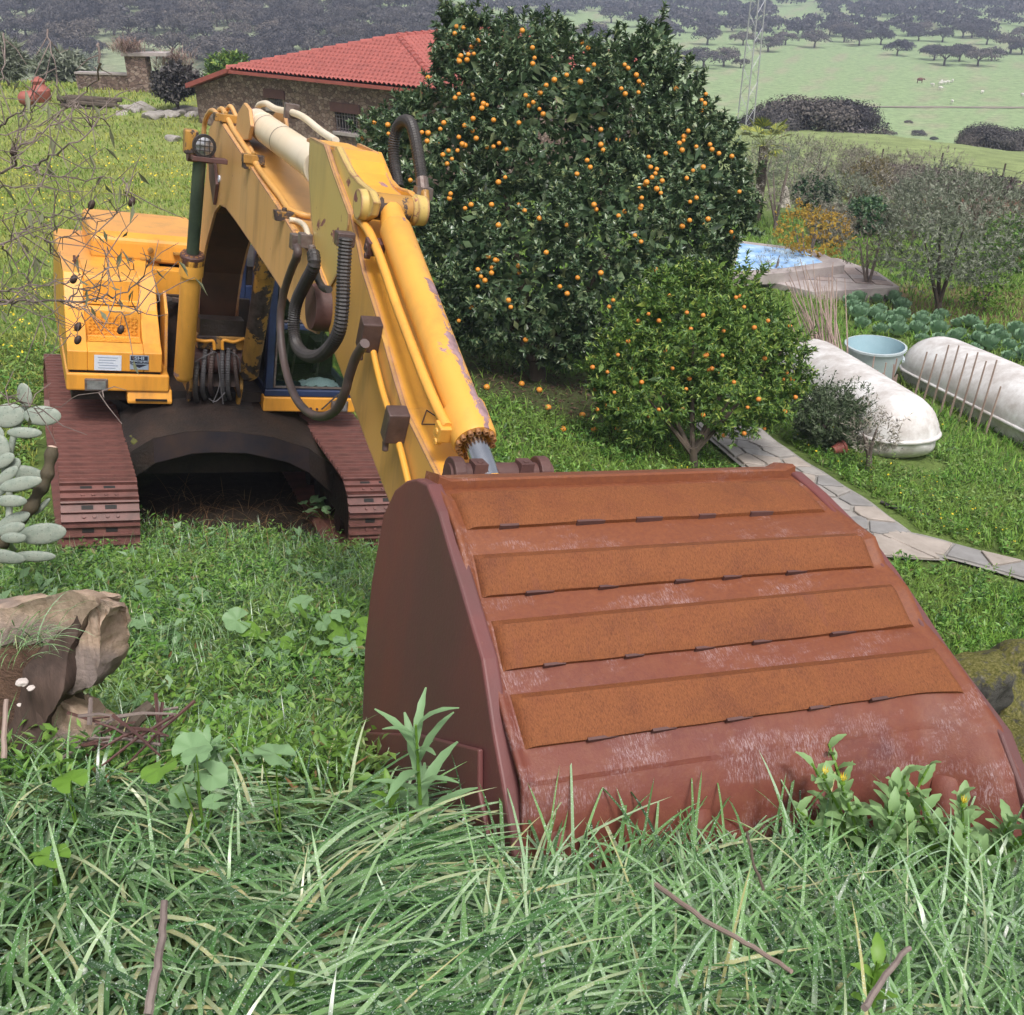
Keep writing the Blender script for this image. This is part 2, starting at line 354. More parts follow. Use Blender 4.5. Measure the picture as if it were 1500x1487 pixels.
# vegetation
M['blade'] = leafmat('wet_grass_blades', [(0, (.018, .055, .016)), (.25, (.065, .165, .045)), (.5, (.130, .265, .090)), (.72, (.20, .35, .13)), (.88, (.34, .47, .27)), (1, (.46, .42, .20))], .28, .2, .65, dew=260)
M['bladeR'] = leafmat('fresh_grass_blades', [(0, (.020, .062, .018)), (.25, (.085, .195, .055)), (.5, (.150, .29, .09)), (.74, (.22, .39, .15)), (.92, (.33, .48, .30)), (1, (.42, .40, .17))], .30, .25, .62, dew=260)
M['weed'] = leafmat('weed_leaves', [(0, (.020, .060, .012)), (.35, (.080, .205, .032)), (.7, (.165, .345, .055)), (.92, (.28, .45, .12)), (1, (.19, .11, .06))], .42, .3, .5, (1.1, (.17, .23, .05), .5))
M['meadow'] = leafmat('meadow_grass', [(0, (.11, .21, .035)), (.5, (.20, .32, .055)), (.9, (.31, .39, .085)), (1, (.32, .26, .12))], .6, .3, .3, (.5, (.38, .37, .08), .75))
M['lush'] = leafmat('lush_grass', [(0, (.028, .085, .012)), (.45, (.110, .255, .030)), (1, (.23, .40, .06))], .55, .3, .3, (.7, (.19, .26, .05), .6))
M['dryleaf'] = leafmat('dead_leaves', [(0, (.12, .06, .03)), (.5, (.20, .11, .05)), (1, (.28, .18, .09))], .7, .1, .2)
M['earth'] = simple('crumbly_brown_earth', (.15, .085, .055), .95, 0, (.075, .042, .03), 9, .9, .02, bscale=40)
M['litter'] = leafmat('brown_leaf_litter', [(0, (.035, .022, .016)), (.6, (.075, .046, .032)), (1, (.14, .09, .06))], .8, .05, .2)
M['mallow'] = leafmat('mallow_leaf', [(0, (.12, .24, .09)), (.5, (.19, .33, .15)), (1, (.29, .42, .25))], .5, .25, .4)
M['soft'] = leafmat('soft_pale_weed_leaf', [(0, (.17, .31, .10)), (.6, (.25, .40, .17)), (1, (.33, .46, .22))], .5, .3, .4)
M['mallowlight'] = leafmat('light_green_leaf', [(0, (.13, .27, .035)), (1, (.20, .36, .06))], .45, .35, .4)
M['citrus'] = leafmat('orange_tree_leaves', [(0, (.026, .058, .028)), (.4, (.070, .125, .058)), (.75, (.135, .20, .098)), (.93, (.22, .285, .15)), (1, (.32, .36, .16))], .30, .2, .6)
M['tanger'] = leafmat('young_citrus_leaves', [(0, (.045, .10, .026)), (.4, (.088, .175, .038)), (.75, (.155, .26, .05)), (.92, (.26, .36, .07)), (1, (.40, .46, .11))], .42, .25, .4)
M['orange'] = simple('ripe_orange', (.58, .205, .022), .45, 0, (.68, .29, .035), 3, .3, .002, bscale=60)
M['tangerine'] = simple('ripe_tangerine', (.56, .17, .028), .5, 0, (.64, .25, .035), 3, .3, .002, bscale=60)
M['bark'] = simple('bark', (.10, .075, .055), .85, 0, (.05, .038, .03), 8, .6, .01, stretch=(1, 1, .3))
M['greybark'] = simple('grey_twig_bark', (.24, .19, .17), .8, 0, (.12, .09, .085), 12, .4, .003)
M['oak'] = leafmat('holm_oak_leaves', [(0, (.042, .040, .044)), (.5, (.085, .080, .082)), (1, (.145, .132, .126))], .8, .08, .15, vary=True)
M['greyleaf'] = leafmat('olive_grey_leaves', [(0, (.10, .125, .08)), (.5, (.20, .225, .165)), (1, (.32, .335, .275))], .7, .2, .2)
M['thicket'] = leafmat('bare_thicket_twigs', [(0, (.15, .135, .11)), (.5, (.24, .22, .18)), (1, (.35, .325, .275))], .85, .1, .1)
M['yellowleaf'] = leafmat('autumn_yellow_leaves', [(0, (.30, .17, .03)), (.5, (.45, .29, .04)), (1, (.50, .36, .07))], .6, .3, .3)
M['ivy'] = leafmat('ivy_leaves', [(0, (.02, .055, .022)), (.6, (.045, .11, .04)), (1, (.10, .17, .06))], .4, .15, .5)
M['palm'] = leafmat('palm_leaflets', [(0, (.10, .14, .04)), (.6, (.20, .24, .07)), (1, (.42, .42, .06))], .5, .2, .4)
M['cabbage'] = leafmat('cabbage_leaves', [(0, (.12, .22, .12)), (.5, (.19, .32, .19)), (1, (.30, .44, .30))], .45, .2, .5)
M['bramble'] = leafmat('purple_bramble', [(0, (.075, .055, .060)), (1, (.15, .11, .11))], .9, .1, .1)
M['heath'] = leafmat('red_brown_heath', [(0, (.17, .075, .05)), (1, (.26, .13, .08))], .9, .1, .1)
t = NT('cactus_pad_skin')
vo = t.n('ShaderNodeTexVoronoi'); vo.inputs['Scale'].default_value = 42; t.l(t.coord(), vo.inputs['Vector']); dots = t.ramp(vo.outputs['Distance'], [(.10, 1), (.16, 0)])
M['cactus'] = t.pbsdf(t.mix(t.math('MULTIPLY', dots, .7), t.ramp(t.noise(7, 6, .75), [(.3, (.15, .20, .17)), (.55, (.30, .33, .28)), (.8, (.20, .205, .18))]), (.06, .05, .04)), .55, 0, t.bump(t.noise(60, 3), .3, .004), .4)
M['cstem'] = simple('old_cactus_stem', (.10, .075, .045), .8, 0, (.05, .042, .025), 7, .5, .01)
M['cutend'] = simple('pale_cut_end', (.62, .46, .38), .7, 0, (.5, .35, .28), 14)
M['stump'] = None
t = NT('split_wood_grain'); f = t.noise(3, 7, .7, stretch=(9, 1.2, 1.2), dist=.4)
M['stump'] = t.pbsdf(t.mix(t.ramp(t.noise(1.8, 5, .6), [(.44, 0), (.56, 1)]), t.ramp(f, [(.3, (.36, .25, .18)), (.7, (.66, .50, .39))]), t.ramp(t.noise(7, 6), [(.3, (.13, .105, .10)), (.7, (.33, .26, .23))])), .8, 0, t.bump(t.noise(7, 8, .75), .8, .03), .3)
t = NT('dark_wood_side'); f = t.noise(4, 7, .7, stretch=(5, 5, .8))
M['stumpdark'] = t.pbsdf(t.ramp(f, [(.3, (.05, .034, .03)), (.7, (.13, .085, .07))]), .75, 0, t.bump(f, .6, .015), .35)
t = NT('mossy_stone'); nz = t.n('ShaderNodeNewGeometry'); sx = t.n('ShaderNodeSeparateXYZ'); t.l(nz.outputs['Normal'], sx.inputs[0])
ms = t.ramp(t.math('ADD', t.math('MULTIPLY', sx.outputs[2], .35), t.noise(7, 5, .7)), [(.64, 0), (.78, 1)])
M['moss'] = t.pbsdf(t.mix(ms, t.ramp(t.noise(6, 6), [(.3, (.055, .052, .045)), (.5, (.13, .125, .115)), (.66, (.16, .15, .14)), (.74, (.42, .40, .39))]), t.ramp(t.noise(24, 5), [(.35, (.12, .13, .03)), (.55, (.27, .25, .08)), (.75, (.46, .41, .20))])), .9, 0, t.bump(t.noise(34, 7, .8), .9, .03), .2)
M['flag'] = simple('grey_flagstone', (.36, .335, .32), .75, 0, (.24, .22, .205), 3.5, .35, .008, bscale=30)
M['mortar'] = simple('path_mortar', (.30, .285, .27), .9, 0, (.2, .185, .17), 9, .4, .01)
M['soil'] = simple('leaf_litter_soil', (.065, .042, .032), .95, 0, (.030, .022, .018), 5, .8, .03, bscale=40)
M['paleplastic'] = None
t = NT('weathered_fibreglass'); al = t.ramp(t.noise(2.2, 7, .72), [(.32, 0), (.60, 1)])
M['paleplastic'] = t.pbsdf(t.mix(t.math('MULTIPLY', al, .7), (.76, .75, .76), (.36, .31, .285)), .55, 0, t.bump(t.noise(40, 3), .1, .004), .4)
M['tub'] = simple('pale_blue_plastic', (.46, .52, .55), .5, 0, (.36, .42, .45), 2.5)
M['tubin'] = simple('light_blue_tub_inside', (.34, .48, .54), .5, 0, (.26, .40, .46), 2)
M['cane'] = simple('dry_cane', (.34, .26, .22), .7, 0, (.22, .15, .13), 9, stretch=(1, 1, .2))
M['pool'] = simple('blue_pool_sheet', (.08, .28, .66), .3, 0, (.55, .72, .88), 2.6)
M['slab'] = simple('pale_stone_slab', (.42, .37, .36), .8, 0, (.26, .22, .22), 2.5, .3, .01)
M['tile'] = simple('red_clay_tile', (.38, .098, .082), .7, 0, (.27, .070, .060), 2.2, .2, .004)
def wallstone(name, sc):
    t = NT(name); v = t.n('ShaderNodeTexVoronoi', feature='F1'); v.inputs['Scale'].default_value = sc
    e = t.n('ShaderNodeTexVoronoi', feature='DISTANCE_TO_EDGE'); e.inputs['Scale'].default_value = sc
    mp = t.n('ShaderNodeMapping'); mp.inputs['Scale'].default_value = (1, 1, 1.5); t.l(t.coord(), mp.inputs[0])
    for x in (v, e): t.l(mp.outputs[0], x.inputs['Vector'])
    hs = t.n('ShaderNodeSeparateXYZ'); t.l(v.outputs['Color'], hs.inputs[0])
    c = t.ramp(hs.outputs[0], [(0, (.12, .080, .070)), (.5, (.21, .145, .12)), (1, (.30, .23, .195))])
    j = t.ramp(e.outputs['Distance'], [(.02, 0), (.07, 1)])
    return t.pbsdf(t.mix(j, (.10, .075, .065), c), .9, 0, t.bump(j, .8, .03), .2)
M['wall'] = wallstone('rubble_stone_wall', 5.2)
M['lintel'] = simple('brown_window_lintel', (.11, .05, .045), .8, 0, (.08, .035, .035), 5)
M['iron'] = simple('painted_iron', (.20, .18, .19), .6, .3, (.12, .10, .11), 9)
M['dark'] = simple('dark_room', (.014, .013, .017), .4)
M['galv'] = simple('galvanised_mast', (.48, .48, .52), .5, .5, (.36, .36, .40), 6)
M['pot'] = simple('red_clay_pot', (.34, .10, .075), .6, 0, (.25, .07, .055), 4)
M['white'] = simple('white_wool', (.72, .69, .64), .9)
M['woolred'] = simple('brown_hide', (.16, .06, .035), .9)
M['fruitdark'] = simple('dried_black_fruit', (.035, .020, .020), .6, 0, (.06, .035, .03), 20, .5, .003)
M['petal'] = simple('yellow_petal', (.78, .58, .02), .6)
M['bolt'] = simple('rusty_orange_bolt', (.42, .20, .06), .5, .1, (.22, .10, .05), 25, .2, .003)
M['drop'] = NT('dew_drops').pbsdf((.66, .70, .72), .08, 0, None, .8)
M['pebble'] = simple('white_pebble', (.66, .58, .55), .7)
def terrain_mat():
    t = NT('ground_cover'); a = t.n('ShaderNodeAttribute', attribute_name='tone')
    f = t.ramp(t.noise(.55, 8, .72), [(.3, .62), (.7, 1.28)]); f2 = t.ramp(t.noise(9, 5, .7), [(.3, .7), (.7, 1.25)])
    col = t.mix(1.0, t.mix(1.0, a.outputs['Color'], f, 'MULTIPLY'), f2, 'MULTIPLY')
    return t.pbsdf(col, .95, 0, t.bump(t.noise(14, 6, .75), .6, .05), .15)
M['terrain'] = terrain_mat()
# ------------------------------------------------------------------ the ground sheet
def make_terrain():
    a = np.concatenate([np.linspace(-180, -48, 34)[:-1], np.linspace(-48, 48, 420), np.linspace(48, 180, 34)[1:]])
    a = np.radians(a); r = np.concatenate([[0.02], np.geomspace(.35, 2600, 330)])
    A, Rr = np.meshgrid(a, r); X = np.sin(A)*Rr; Y = np.cos(A)*Rr; Z = ground(X, Y)
    na, nr = len(a), len(r); V = np.stack([X, Y, Z], -1).reshape(-1, 3)
    i, j = np.meshgrid(np.arange(na-1), np.arange(nr-1)); o = j*na+i
    F = np.stack([o, o+1, o+na+1, o+na], -1).reshape(-1, 4)
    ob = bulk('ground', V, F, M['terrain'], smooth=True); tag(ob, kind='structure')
    x, y = X.ravel(), Y.ravel(); n = bump(x*.21, y*.23)
    c = np.tile(np.array([.115, .165, .045]), (len(x), 1))                           # weedy turf
    def put(m, col):
        m = np.clip(m, 0, 1)[:, None]; c[:] = c*(1-m)+np.array(col)*m
    put(sst(y, 14, 26)*sst(-x, 3, 7)*.8, (.24, .27, .085))                             # yellow-green slope on the left
    put(sst(y, 48, 62), (.225, .275, .115)); put(sst(y, 105, 150), (.25, .335, .165))  # pasture
    put(sst(y, 105, 150)*sst(n, .05, .5)*.55, (.33, .29, .21))
    put(sst(-x, 20, 60)*sst(y, 90, 140)*.6, (.24, .25, .18))
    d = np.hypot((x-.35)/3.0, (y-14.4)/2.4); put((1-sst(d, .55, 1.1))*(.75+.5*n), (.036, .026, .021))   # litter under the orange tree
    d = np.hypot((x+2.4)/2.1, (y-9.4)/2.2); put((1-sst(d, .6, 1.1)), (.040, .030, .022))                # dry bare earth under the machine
    d = np.hypot((x-14.5)/6.5, (y-29)/4.2); put((1-sst(d, .6, 1.05))*.8, (.15, .085, .058))              # red-brown heath
    put((1-sst(np.hypot((x-7.7)/2.2, (y-19.5)/1.2), .6, 1.1))*.8, (.06, .045, .035))
    put(sst(-y, -2.9, -.4)*(1-sst(np.abs(x), 3, 5)), (.035, .045, .018))
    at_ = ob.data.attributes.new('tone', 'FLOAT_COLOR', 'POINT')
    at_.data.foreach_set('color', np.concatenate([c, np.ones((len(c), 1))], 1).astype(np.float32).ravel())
make_terrain()

# ------------------------------------------------------------------ house
A = at(345, 102, 42); ze = A.z
def on_z(px, py, z): r = ray(px, py); return Vector(EYE + r*((z-EYE[2])/r[2]))
B = on_z(648, 133, ze); hu = (B-A).normalized(); HW = (B-A).length; hv = Vector((-hu.y, hu.x, 0))
def on_wall(px, py, off=0.0):
    r = Vector(ray(px, py)); E0 = Vector(EYE); t = (A + hv*off - E0).dot(hv)/r.dot(hv); P = E0 + r*t; return ((P-A).dot(hu), P.z, P)
s_, z_, PK = on_wall(583, 55, 4.2)
zr = min(max(PK.z, ze+.9), ze+1.9); PK.z = zr
house = thing('stone_house', 'rubble stone farmhouse with red tiled hipped roof behind the orange tree', 'house', (A + hu*HW/2)[:])
house.location.z = g1(*(A+hu*HW/2)[:2])
hb = -house.location
def hl(v): return Vector(v) + hb
gz = ze - 3.4
w1 = [on_wall(391, 131)[0], on_wall(414, 150)[0], on_wall(391, 131)[1], on_wall(391, 160)[1]]
w2 = [on_wall(489, 152)[0], on_wall(522, 152)[0], on_wall(500, 152)[1], on_wall(505, 197)[1]]
m = MB(); T_ = .45
def wseg(s0, s1, z0, z1):
    p = [A+hu*s0, A+hu*s1, A+hu*s1+hv*T_, A+hu*s0+hv*T_]
    m.hexa([hl((q.x, q.y, z0)) for q in p] + [hl((q.x, q.y, z1)) for q in p])
zt = ze - .06
wseg(.0, w1[0], gz, zt); wseg(w1[1], w2[0], gz, zt); wseg(w2[1], HW, gz, zt)
for ww in (w1, w2): wseg(ww[0], ww[1], gz, ww[3]); wseg(ww[0], ww[1], ww[2], zt)
DP = 13.0
for s0 in (0.0, HW-T_):                                                                # side walls run back
    p = [A+hu*s0+hv*T_, A+hu*(s0+T_)+hv*T_, A+hu*(s0+T_)+hv*DP, A+hu*s0+hv*DP]
    m.hexa([hl((q.x, q.y, gz)) for q in p] + [hl((q.x, q.y, zt)) for q in p])
p = [A+hv*DP, B+hv*DP, B+hv*(DP+T_), A+hv*(DP+T_)]; m.hexa([hl((q.x, q.y, gz)) for q in p] + [hl((q.x, q.y, zt)) for q in p])
m.build('wall', M['wall'], house)
def roof_face(name, P0, P1, Q0, Q1, tilew=.24, row=.36):
    """tiled slope between an eave P0-P1 and a (maybe zero-length) ridge Q0-Q1"""
    P0, P1, Q0, Q1 = map(Vector, (P0, P1, Q0, Q1)); u = (P1-P0).normalized(); Wd = (P1-P0).length
    up = (Q0-P0) - u*(Q0-P0).dot(u); Ls = up.length; up.normalize(); nn = u.cross(up).normalized()
    if nn.z < 0: nn = -nn
    q0, q1 = (Q0-P0).dot(u), (Q1-P0).dot(u)
    s = np.arange(0, Wd+.01, tilew/6); rr = []
    k = 0.0
    while k < Ls: rr += [k, min(k+row-.012, Ls)]; k += row
    rr = np.array(rr); S, Rw = np.meshgrid(s, rr)
    lim = np.minimum(np.where(q0 > 1e-3, S/max(q0, 1e-3), 1), np.where(Wd-q1 > 1e-3, (Wd-S)/max(Wd-q1, 1e-3), 1)); lim = np.clip(lim, 0, 1)*Ls
    lift = .085*np.abs(np.sin(np.pi*S/tilew)) + np.where(np.arange(len(rr)) % 2 == 0, .07, .0)[:, None]
    lift = np.where(Rw > lim, .0, lift); Rc = np.minimum(Rw, lim)
    V = np.array(P0)[None, None]+S[..., None]*np.array(u)+Rc[..., None]*np.array(up)+lift[..., None]*np.array(nn) + np.array(hb)
    n0, n1 = S.shape; i, j = np.meshgrid(np.arange(n1-1), np.arange(n0-1)); o = j*n1+i
    return bulk(name, V.reshape(-1, 3), np.stack([o, o+1, o+n1+1, o+n1], -1).reshape(-1, 4), M['tile'], house, smooth=False)
ov = .35
Ea, Eb = A - hv*ov - hu*.1, B - hv*ov + hu*ov
Pb = PK + hv*6.5
Ec, Ed = B + hu*ov + hv*(DP+ov), A - hu*.1 + hv*(DP+ov)
roof_face('roof_slope', Ea, Eb, PK, PK); roof_face('roof_slope', Eb, Ec, PK, Pb); roof_face('roof_slope', Ec, Ed, Pb, Pb); roof_face('roof_slope', Ed, Ea, Pb, PK)
for a_, b_ in ((Ea, PK), (Eb, PK), (PK, Pb)):
    mm = MB(); n = 14
    for k in range(n):                                                                  # overlapping ridge tiles
        p0 = a_.lerp(b_, k/n); p1 = a_.lerp(b_, (k+1.12)/n)
        mm.tube([hl(p0)+Vector((0, 0, .05)), hl(p1)+Vector((0, 0, .02))], [.15, .12], 8)
    mm.build('ridge_cap', M['tile'], house, smooth=40)
mm = MB(); mm.obox(hl((Ea+Eb)/2)+Vector((0, 0, -.05)), hu*(Eb-Ea).length/2, hv*.03, Vector((0, 0, .06))); mm.build('eave_board', M['tile'], house)
# lean-to on the left, its red verge falling away from the main roof
s0, z0, LP = on_wall(284, 124); s0 = min(s0, -1.5); LPt = A + hu*s0; LPt.z = z0
m = MB()
def lp(s, z, o): q = A+hu*s+hv*o; return hl((q.x, q.y, z))
m.hexa([lp(s0, gz, 0.03), lp(-.003, gz, 0.03), lp(-.003, gz, T_), lp(s0, gz, T_), lp(s0, z0-.1, 0.03), lp(-.003, ze-.1, 0.03), lp(-.003, ze-.1, T_), lp(s0, z0-.1, T_)])
m.hexa([lp(s0, gz, T_), lp(s0+.4, gz, T_), lp(s0+.4, gz, 8), lp(s0, gz, 8), lp(s0, z0-.1, T_), lp(s0+.4, z0-.05, T_), lp(s0+.4, z0-.05, 8), lp(s0, z0-.1, 8)])
m.build('lean_to_wall', M['wall'], house)
m = MB(); m.hexa([lp(s0-.2, z0-.13, -.3), lp(.0, ze-.05, -.3), lp(.0, ze-.05, 8.2), lp(s0-.2, z0-.13, 8.2), lp(s0-.2, z0+.06, -.3), lp(.0, ze+.12, -.3), lp(.0, ze+.12, 8.2), lp(s0-.2, z0+.06, 8.2)])
m.build('lean_to_roof', M['tile'], house)
for ww in (w1, w2):
    wd = MB(); P = A+hu*(ww[0]+ww[1])/2+hv*.30; hw = (ww[1]-ww[0])/2; zc, hz = (ww[2]+ww[3])/2, (ww[2]-ww[3])/2
    wd.obox(hl((P.x, P.y, zc)), hu*hw*.99, hv*.02, Vector((0, 0, hz*.99))); wo = wd.build('window', M['dark'], house)
    l_ = MB(); P2 = A+hu*(ww[0]+ww[1])/2+hv*.1; l_.obox(hl((P2.x, P2.y, ww[2]-.14)), hu*(hw+.18), hv*.16, Vector((0, 0, .17))); l_.build('lintel', M['lintel'], wo)
    l_ = MB(); l_.obox(hl((P2.x, P2.y, ww[3]+.02)), hu*(hw+.12), hv*.18, Vector((0, 0, .06))); l_.build('sill', M['slab'], wo)
    n = 8
    for k in range(n):
        P3 = A+hu*(ww[0]+(k+.5)*(ww[1]-ww[0])/n)+hv*.02
        b_ = MB(); b_.tube([hl((P3.x, P3.y, ww[3]+.06)), hl((P3.x, P3.y, ww[2]-.3))], .016, 5); b_.build('window_bar', M['iron'], wo)
    for zz in (ww[3]+.2, zc, ww[2]-.42):
        P4 = A+hu*(ww[0]+ww[1])/2+hv*.04; b_ = MB(); b_.obox(hl((P4.x, P4.y, zz)), hu*hw, hv*.008, Vector((0, 0, .014))); b_.build('cross_bar', M['iron'], wo)

# ------------------------------------------------------------------ garden edge behind the slope, on the left
def rock_mesh(name, mat, seed, n=3, amp=.28, sq=.75):
    bm = bmesh.new(); bmesh.ops.create_icosphere(bm, subdivisions=n, radius=1); r_ = np.random.default_rng(seed)
    pl = [(Vector(v), r_.uniform(.55, .9)) for v in r_.normal(size=(9, 3))]
    ph = r_.uniform(0, 6, 6)
    for v in bm.verts:
        p = v.co.copy(); k = 1
        for nn_, dd in pl:
            q = p.dot(nn_.normalized()); k = min(k, dd/q) if q > dd else k
        k += amp*.3*math.sin(p.x*3+ph[0])*math.sin(p.y*3.4+ph[1])*math.sin(p.z*3.1+ph[2]) + .04*math.sin(p.x*9+ph[3])*math.sin(p.y*8+ph[4])
        v.co = p*k; v.co.z *= sq
    me = bpy.data.meshes.new(name); bm.to_mesh(me); bm.free(); me.materials.append(mat)
    me.polygons.foreach_set('use_smooth', [True]*len(me.polygons)); me.set_sharp_from_angle(angle=R_(38)); return me
M['stone'] = simple('grey_field_stone', (.36, .33, .31), .85, 0, (.20, .18, .165), 4, .5, .02)
stone_me = [rock_mesh('stone', M['stone'], s) for s in (3, 4, 5)]
def wall_run(name, label, cat, pts, h, th, mat, sink=.3):
    c = Vector(pts[0]); o = thing(name, label, cat, c); m = MB()
    for a_, b_ in zip(pts[:-1], pts[1:]):
        a_, b_ = Vector(a_), Vector(b_); d = (b_-a_); d.z = 0; d.normalize(); s = Vector((-d.y, d.x, 0))*th/2
        q = [a_-s, b_-s, b_+s, a_+s]; m.hexa([p-c-Vector((0, 0, sink)) for p in q]+[p-c+Vector((0, 0, h)) for p in q])
    m.build('wall_body', mat, o); return o, c
gp = [atg(118, 131), atg(197, 134)]
wr, c0 = wall_run('garden_wall', 'low rubble wall ending at the stone gate pillar, far left', 'wall', gp, .75, .4, M['wall'])
a_, b_ = gp; m = MB(); d_ = (b_-a_).normalized(); m.obox((a_+b_)/2-c0+Vector((0, 0, .80)), d_*(b_-a_).length/2, Vector((-d_.y, d_.x, 0)).normalized()*.25, Vector((0, 0, .045))); m.build('coping', M['slab'], wr)
pb = atg(209, 134); pil = thing('gate_pillar', 'square rubble stone gate pillar with slab roof under dry vines', 'pillar', pb)
m = MB(); m.box(-.5, .5, -.4, .4, -.4, 1.65); m.build('shaft', M['wall'], pil); m = MB(); m.box(-.62, 1.6, -.5, .5, 1.654, 1.80); m.build('cap_slab', M['slab'], pil)
gt = thing('iron_gate', 'low iron railing gate right of the stone pillar', 'gate', pb+Vector((.55, 0, 0)))
for k in range(7): m = MB(); m.tube([(.1+k*.16, 0, -.1), (.1+k*.16, 0, .95)], .018, 5); m.build('bar', M['iron'], gt)
for z in (.2, .9): m = MB(); m.box(.05, 1.1, -.012, .012, z-.02, z+.02); m.build('rail', M['iron'], gt)
def twig_ball(name, label, cat, loc, R, n, mat, flat=.6, ln=(.5, 1.0), lean=(.4, 1.5), wid=.03, group=None, stem=None, root=None):
    o = thing(name, label, cat, loc, group)
    u = unit(n); b = u*np.array([R, R, R*flat])*rng.uniform(.1, .75, (n, 1)); b[:, 2] += R*flat*.9
    V, F, _ = blades(b, rng.uniform(0, 2*np.pi, n), rng.uniform(*ln, n)*R, rng.uniform(0, lean[0], n), rng.uniform(lean[0], lean[1], n), np.full(n, wid), 3)
    tag(bulk('twigs', V, F, mat, o), kind='stuff')
    if stem: mm = MB(); mm.tube([(0, 0, -.3), (.04*R, 0, R*.3), (-.05*R, .03, R*flat)], [stem, stem*.8, stem*.5], 6); mm.build('stem', M['greybark'], o)
    return o
M['vine'] = leafmat('dry_vine_twigs', [(0, (.20, .13, .11)), (1, (.36, .27, .24))], .85, .1, .1)
twig_ball('dry_vine', 'tangle of bare pinkish vine on top of the gate pillar', 'vine', pb+Vector((-.4, 0, 1.5)), 1.25, 500, M['vine'], .35, (.4, .8), (1.1, 2.3), .03)
twig_ball('dry_vine', 'bare pinkish vine clump between gate pillar and house', 'vine', atg(262, 134)+Vector((0, 0, .5)), 1.5, 600, M['vine'], .5, (.4, .8), (1.1, 2.3), .03)
pt = atg(62, 150); po = thing('clay_jar', 'big red clay jar on the far left slope', 'jar', pt)
m = MB(); m.lathe((0, 0, -.1), (0, 0, 1), [(0, .35), (.3, .62), (.75, .66), (1.0, .42), (1.08, .38), (1.2, .42)], 16); m.build('jar_body', M['pot'], po, smooth=40); po.scale = (.7, .7, .8)
m = MB(); m.lathe((0, 0, 1.102), (0, 0, 1), [(0, .42), (.06, .45), (.2, .25), (.3, .08)], 14); m.build('lid', M['pot'], po, smooth=40)
o = tag(link('clay_jar_toppled', None), None) if False else None
m = MB(); p2 = atg(30, 155); m.lathe((0, 0, .4), (1, .2, .1), [(0, .25), (.25, .45), (.7, .45), (1.0, .28), (1.1, .32)], 14); o = m.build('clay_jar', M['pot'], None, smooth=40); o.location = p2; o.scale = (.7, .7, .7)
tag(o, 'red clay jar lying on its side at the far left edge', 'jar')
p2 = atg(138, 158); o = thing('log_pile', 'low pile of dark weathered logs in the yellow-green slope', 'logs', p2)
for k in range(9):
    m = MB(); yy = rng.uniform(-.35, .35); zz = .1+.16*(k % 3); x0 = rng.uniform(-1.6, -.9); m.tube([(x0, yy, zz), (x0+rng.uniform(1.6, 2.3), yy+rng.uniform(-.3, .3), zz+rng.uniform(-.1, .1)-.1)], [.12, .09], 7); m.build('log', M['bark'], o, smooth=40)
# stone edging of the terrace path
for k, (px, py, s) in enumerate([(188, 160, .42), (200, 163, .35), (212, 160, .62), (224, 172, .5), (236, 168, .4), (246, 170, .45), (262, 168, .5), (272, 165, .62), (284, 170, .4), (253, 205, .42), (175, 158, .3)]):
    o = link('edging_stone', stone_me[k % 3]); o.location = atg(px, py); o.scale = (s*1.2, s*.8, s*.75); o.rotation_euler = (0, 0, k*1.3)
    tag(o, 'pale stone lying alone on the green slope left of the boom' if k == 9 else 'pale boulder edging the terrace path in front of the house', 'stone', None if k == 9 else 'stones edging the terrace path')
pth = [atg(170, 163), atg(300, 158), atg(300, 166), atg(170, 170)]
m = MB(); m.add([p+Vector((0, 0, .03)) for p in pth]+[p-Vector((0, 0, .5)) for p in pth], [(0, 1, 2, 3), (0, 4, 5, 1), (1, 5, 6, 2), (2, 6, 7, 3), (3, 7, 4, 0)]); tag(m.build('terrace_path', M['slab']), kind='structure')

# ------------------------------------------------------------------ distant oaks
def oak_mesh(seed, n, leaf, nm='oak'):
    r_ = np.random.default_rng(seed); c = []; k = 15
    for i in range(k):
        a, rr = r_.uniform(0, 6.28), math.sqrt(r_.uniform(0, 1))*3.3
        c.append((math.cos(a)*rr, math.sin(a)*rr, 2.0+r_.uniform(-.4, .4)+1.45*(1-(rr/3.4)**2), r_.uniform(1.25, 1.95)))
    c = np.array(c); i = r_.integers(0, k, n); u = r_.normal(size=(n, 3)); u /= np.linalg.norm(u, axis=1, keepdims=True); u[:, 2] = np.where(u[:, 2] < -.4, -u[:, 2]*.6, u[:, 2])
    P = c[i, :3] + u*c[i, 3:4]*np.array([1, 1, .72])*r_.uniform(.7, 1.02, (n, 1))
    d = np.cross(u, r_.normal(size=(n, 3)))+r_.normal(size=(n, 3))*.25; nn_ = u+r_.normal(size=(n, 3))*.25
    V, F = leaves(P, d, nn_, r_.uniform(.6, 1.2, n)*leaf, r_.uniform(.5, .9, n)*leaf, .2)
    cr = bulk(nm+'_crown', V, F, M['oak'], False)
    tm = MB(); tm.tube([(0, 0, -.6), (.08, 0, .8), (-.05, .1, 1.5)], [.36, .26, .22], 7)
    for q in range(5):
        a = q*1.27+seed; tm.tube([(-.05, .1, 1.3), (math.cos(a)*.8, math.sin(a)*.8, 2.0), (math.cos(a)*1.9, math.sin(a)*1.9, 2.7)], [.17, .12, .06], 5)
    return cr, tm.mesh(nm+'_trunk', M['bark'], 50)
OAKS = [oak_mesh(s, 2200, .40) for s in range(6)]
OAKS.append(oak_mesh(41, 8000, .21))                          # finer leaves for the near copses
